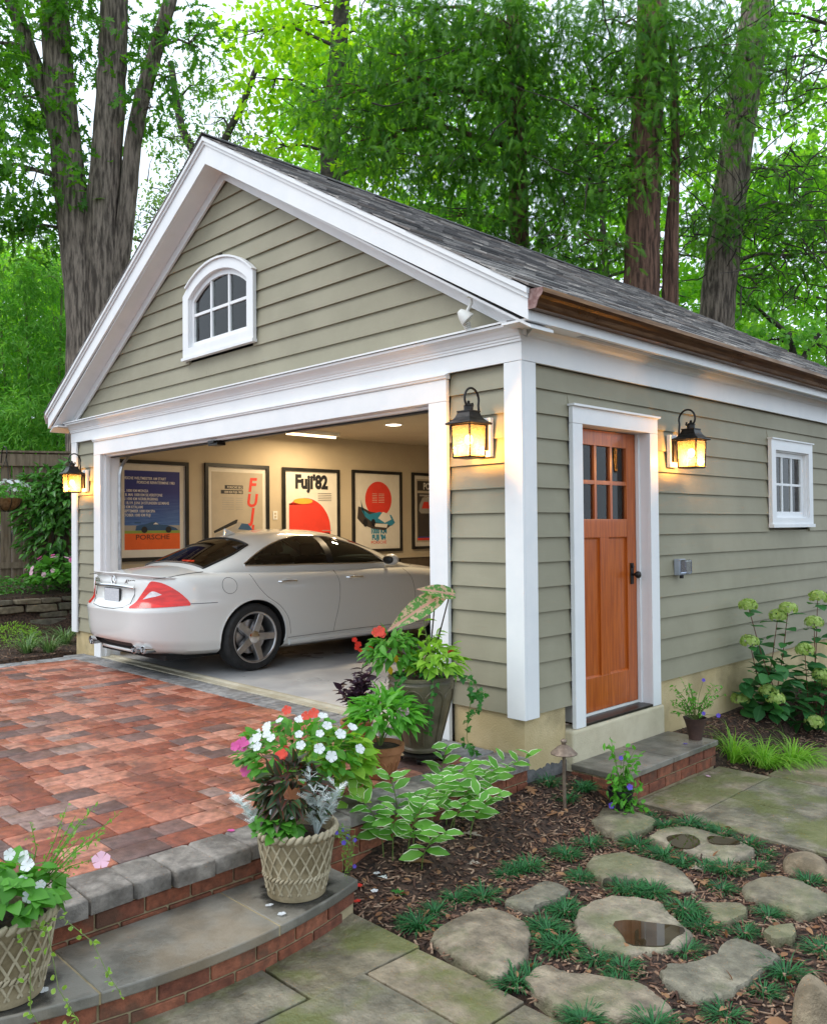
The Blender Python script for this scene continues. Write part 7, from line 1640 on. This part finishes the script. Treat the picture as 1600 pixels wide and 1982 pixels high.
def tree(name, label, depth, trunks, clumps, tpl, Lr, wr, mat, bark='bark', lai=1.3, droop=.15, k=7, fillf=.5, tw=.35, group='trees behind the garage', limb_r=.045, twigs=0, zr=1.0):
    sc = depth/FPX; b0 = np.array(hd(trunks[0][0][0][0], trunks[0][0][0][1], depth)); zb = gh(b0[0], b0[1]); t = thing(name, label, 'tree', (b0[0], b0[1], zb), 0, group); T0 = np.array([b0[0], b0[1], zb]); allp = []
    for px, r0, r1 in trunks:
        pts = wpath(px, depth); base = pts[0].copy(); base[2] = zb-.1; base[:2] = base[:2]*.35+b0[:2]*.65
        pts = [base, (base+pts[0])/2+np.array([0, 0, .0])]+pts if pts[0][2]-zb > .6 else [base]+pts
        # resample smoothly
        A = np.array(pts); tt = np.linspace(0, 1, len(A)); N_ = 54; S = np.column_stack([cs(list(zip(tt, A[:, i])), np.linspace(0, 1, N_)) for i in range(3)])+np.column_stack([rng.normal(size=(N_, 2))*r0*sc*.02, np.zeros(N_)])
        rr_ = np.linspace(r0*1.25, r1, N_)*sc; rr_[0] *= 1.25; mb = MB(); nn = 26; mb.tube([tuple(p-T0) for p in S], list(rr_), nn)
        ridge_ = rng.normal(size=nn)*.05; va = np.array(mb.v); 
        for i_ in range(N_):
            ridge_ = ridge_*.94+rng.normal(size=nn)*.016; c_ = S[i_]-T0; va[i_*nn:(i_+1)*nn] = c_+(va[i_*nn:(i_+1)*nn]-c_)*(1+ridge_[:, None])
        mb.v = [tuple(p) for p in va]; smooth_by_angle(mb.build('trunk', bark, t), 80); allp.append(S)
    AP = np.concatenate(allp); out = [[], [], [], [], []]
    lp = ((Lr[0]+Lr[1])/2/sc)**2*wr*fillf
    for (u_, v_, ru, rv, *dd) in clumps:
        d_ = depth+(dd[0] if dd else random.uniform(-1, 1)*ru*sc*.5); c = np.array(hd(u_, v_, d_)); rad = (ru*sc, ru*sc, rv*sc*zr); n = int(lai*math.pi*ru*rv/lp/k)+1
        for i, a in enumerate(clump_leaves(c-T0, rad, n, k, Lr, wr, droop, tw)): out[i].append(a)
        # limb from the trunk
        dist = np.linalg.norm((AP-c)*[1, 1, .6], axis=1)+np.maximum(AP[:, 2]-c[2], 0)*1.2; a = AP[int(np.argmin(dist))]; m_ = (a+c)/2+np.array([0, 0, .12*np.linalg.norm(c-a)]); L_ = np.linalg.norm(c-a); r = min(limb_r, .02+.014*L_)
        pts = [a, a*.6+m_*.4, m_, m_*.4+c*.6, c]; mb = MB(); mb.tube([tuple(p-T0+rng.normal(size=3)*.03) for p in pts], [r*1.2, r, r*.75, r*.5, r*.22], 6)
        for q in range(5):
            e = c+nrm(rng.normal(size=(1, 3)))[0]*np.array(rad)*.8; s = m_*.5+c*.5; mb.tube([tuple(s-T0), tuple((s+e)/2-T0+rng.normal(size=3)*.05), tuple(e-T0)], [r*.45, r*.3, r*.1], 5)
        smooth_by_angle(mb.build('branch', bark, t), 80)
    P, D, U, l, w_ = [np.concatenate(a) for a in out]; leaves('crown', tpl, P, D, U, l, w_, mat, t, smooth=False)
    if twigs:
        mb = MB()
        for i in range(twigs):
            u_, v_, ru, rv, *dd = random.choice(clumps); c = np.array(hd(u_, v_, depth+random.uniform(-1, 1))); p = c+rng.normal(size=3)*np.array([ru, ru, rv])*sc*.6; d = nrm(rng.normal(size=(1, 3))*[1, 1, .5])[0]; pts = [p]; L_ = random.uniform(.6, 1.6)
            for q in range(5): d = nrm((d+rng.normal(size=3)*.22+[0, 0, -.06])[None])[0]; pts.append(pts[-1]+d*L_/5)
            mb.tube([tuple(x-T0) for x in pts], [.018, .015, .012, .009, .006, .003], 4)
        mb.build('dead_twigs', 'bark_dark', t)['kind'] = 'stuff'
    return t
tree('oak_tree', 'large multi-stemmed oak rising behind the left roof slope', 16.0,
     [([(165, 660), (150, 480), (135, 330), (115, 150), (105, 0), (98, -160)], 29, 24), ([(200, 640), (197, 450), (207, 300), (217, 120), (228, -120)], 31, 23), ([(215, 600), (237, 470), (262, 250), (300, 100), (350, -70)], 18, 12), ([(160, 560), (118, 290), (68, 130), (15, -20)], 17, 13)],
     [(60, 70, 110, 80), (20, 190, 100, 80), (50, 330, 110, 70), (95, 420, 80, 50), (25, 450, 60, 50), (150, 20, 60, 45), (385, 88, 62, 34), (330, 150, 55, 32), (300, 205, 45, 34), (168, 312, 26, 20), (110, 220, 55, 45), (250, 50, 60, 40), (-60, 100, 90, 120), (-60, 330, 90, 110), (90, -60, 130, 60), (230, 150, 30, 26), (320, 30, 50, 34)],
     T_OAK, (.17, .27), .62, 'leaf_oak', 'bark', 2.7, .25, 6, .42, .4, limb_r=.07)
tree('maple_tree', 'bright yellow-green maple behind the roof peak', 23.0, [([(640, 620), (640, 300), (655, 100), (670, -120)], 22, 14)],
     [(540, 55, 90, 55), (625, 120, 95, 60), (495, 150, 60, 45), (560, 215, 85, 45), (640, 250, 70, 45), (710, 70, 80, 60), (470, 60, 55, 35), (740, 190, 70, 70), (600, 20, 90, 40), (690, 300, 70, 40), (800, 120, 70, 60), (520, 285, 60, 30), (780, 330, 70, 40)],
     T_OVAL, (.15, .24), .62, 'leaf_maple', 'bark_dark', 2.0, .2, 7, .6, .5)
tree('airy_tree', 'sparse grey-green tree with dark crooked branches left of the roof peak', 25.0, [([(400, 620), (385, 330), (350, 240), (330, 120)], 10, 6), ([(400, 620), (420, 320), (470, 200), (500, 120)], 9, 5)],
     [(430, 225, 60, 50), (385, 320, 60, 45), (330, 390, 50, 50), (470, 290, 55, 40), (330, 270, 45, 40), (400, 160, 55, 30), (280, 420, 40, 40), (350, 440, 50, 40), (300, 500, 40, 50), (80, 480, 60, 40)],
     T_OVAL, (.10, .17), .45, 'leaf_airy', 'bark_dark', 1.1, .1, 6, .55, .5, twigs=40)
tree('hemlock_tree', 'dark hemlock with drooping sprays above the middle of the roof', 17.0, [([(1010, 620), (1005, 470), (1000, 250), (995, 0), (992, -150)], 18, 14)],
     [(850, 60, 120, 50), (760, 200, 120, 60), (880, 190, 130, 60), (820, 300, 130, 50), (930, 330, 120, 50), (1010, 420, 100, 40), (1070, 230, 90, 60), (960, 70, 120, 60), (1090, 90, 90, 60), (880, 420, 90, 35), (760, 110, 80, 50), (1090, 350, 80, 40), (1000, 160, 80, 50), (700, 270, 70, 40), (930, 480, 80, 30), (1005, 300, 60, 45, -1.2), (990, 40, 70, 50, -1.2), (1000, 210, 60, 40, -1.2), (640, 190, 60, 40), (860, 480, 80, 30), (1060, 480, 60, 30), (800, 20, 100, 40)],
     T_FROND, (.16, .28), .75, 'leaf_hemlock', 'bark_red', 4.6, .55, 4, .32, .55, limb_r=.06, twigs=70)
tree('hemlock_tree', 'reddish-barked hemlock with a straight trunk behind the roof', 15.5, [([(1240, 640), (1243, 450), (1250, 250), (1262, 0), (1268, -150)], 31, 25), ([(1300, 640), (1303, 420), (1306, 250), (1300, 80)], 12, 6), ([(1286, 640), (1288, 500), (1296, 380)], 9, 4)],
     [(1160, 370, 100, 45), (1170, 190, 80, 60), (1320, 170, 90, 45), (1190, 40, 110, 50), (1120, 470, 90, 30), (1140, 290, 80, 40), (1330, 60, 80, 45), (1180, 480, 50, 30), (1230, 130, 60, 40), (1200, 320, 40, 40), (1265, 60, 60, 60, -1.2), (1240, 180, 55, 40, -1.2), (1250, 330, 30, 30, -1.2), (1390, 90, 70, 50), (1330, 260, 70, 40)],
     T_FROND, (.15, .26), .75, 'leaf_hemlock', 'bark_red', 4.0, .5, 4, .32, .5, limb_r=.06, twigs=80)
tree('hemlock_tree', 'leaning grey-trunked hemlock near the right edge with tangled dead twigs', 17.5, [([(1385, 640), (1400, 480), (1430, 250), (1465, 0), (1485, -150)], 29, 25)],
     [(1500, 430, 90, 55), (1440, 120, 70, 55), (1550, 500, 70, 50), (1380, 420, 70, 45), (1470, 540, 70, 35), (1360, 290, 60, 40), (1520, 330, 60, 40), (1590, 400, 60, 50), (1450, 60, 60, 60, -1.2), (1430, 220, 45, 40, -1.2), (1400, 420, 50, 40, -1.2), (1540, 150, 50, 40)],
     T_FROND, (.14, .25), .75, 'leaf_hemlock', 'bark', 2.8, .45, 4, .32, .5, limb_r=.05, twigs=230)
tree('beech_tree', 'light green broadleaf tree in the upper right corner', 21.0, [([(1620, 640), (1625, 300), (1640, 0)], 20, 14)],
     [(1570, 60, 70, 50), (1510, 110, 40, 40), (1590, 200, 50, 50), (1560, 300, 60, 40), (1600, 480, 70, 60), (1530, 580, 80, 45), (1600, 600, 60, 50), (1570, 20, 80, 30), (1450, 30, 50, 30)],
     T_OVAL, (.13, .20), .55, 'leaf_green', 'bark_dark', 1.7, .15, 7, .6, .5, twigs=20)
tree('dogwood_tree', 'low leafy tree peeking over the right end of the roof', 19.0, [([(1540, 760), (1535, 690), (1520, 640)], 9, 5), ([(1540, 760), (1560, 680), (1590, 640)], 7, 4)],
     [(1450, 600, 60, 30), (1530, 640, 80, 35), (1590, 670, 60, 40), (1480, 660, 60, 30), (1600, 720, 50, 40), (1390, 580, 50, 25)],
     T_OVAL, (.11, .18), .6, 'leaf_bamboo', 'bark_dark', 1.5, .3, 7, .6, .4)
tree('understory_tree', 'bright green young tree behind the hemlock trunks', 26.0, [([(1180, 700), (1170, 500), (1160, 350)], 8, 5)],
     [(1100, 420, 90, 45), (1200, 470, 80, 40), (1320, 480, 80, 50), (1020, 350, 80, 50), (1330, 560, 60, 30), (1400, 500, 80, 50), (1260, 400, 70, 50), (930, 260, 70, 60), (1150, 130, 60, 50), (1350, 250, 60, 60)],
     T_OVAL, (.16, .25), .6, 'leaf_green', 'bark_dark', 1.4, .15, 7, .6, .5)
tree('bamboo_thicket', 'feathery light green bamboo above the left fence', 18.5, [([(60, 880), (55, 700), (45, 520)], 3, 2), ([(110, 880), (115, 720), (120, 560)], 3, 2), ([(20, 880), (10, 740), (0, 600)], 3, 2)],
     [(40, 545, 70, 55), (100, 620, 70, 60), (30, 680, 75, 65), (105, 740, 60, 60), (50, 800, 80, 50), (120, 820, 50, 40), (-40, 620, 60, 90), (-30, 780, 60, 80), (90, 530, 50, 40), (30, 860, 70, 40), (150, 700, 40, 50), (60, 930, 90, 45), (-30, 930, 70, 50), (130, 950, 60, 40)],
     T_LANCE, (.13, .20), .20, 'leaf_bamboo', 'stem', 2.6, .35, 8, .6, .35, group='plants behind the fence', limb_r=.015)
# far wood: one mass of foliage beyond, with gaps
fc = []; out = [[], [], [], [], []]
for i in range(900):
    u_ = random.uniform(-700, 2500); top = (480 if u_ < 300 else 330 if u_ < 560 else 40 if u_ < 1150 else 150); v_ = top+(990-top)*random.random()**.95
    if 230 < u_ < 420 and v_ < 560: continue
    if u_ > 1250 and v_ < 380 and random.random() < .55: continue
    fc.append((u_, v_))
for (u_, v_) in fc:
    d_ = random.uniform(34, 44); c = np.array(hd(u_, v_, d_)); rad = (1.3, 1.3, .9)
    for i, a in enumerate(clump_leaves(c, rad, 38, 6, (.28, .45), .6, .2, .6)): out[i].append(a)
P, D, U, l, w_ = [np.concatenate(a) for a in out]; P[:, 2] = np.maximum(P[:, 2], .2); o = leaves('far_wood', T_SIMPLE, P, D, U, l, w_, 'leaf_far', smooth=False); tag(o, 'distant bright green woodland foliage', None, kind='stuff')
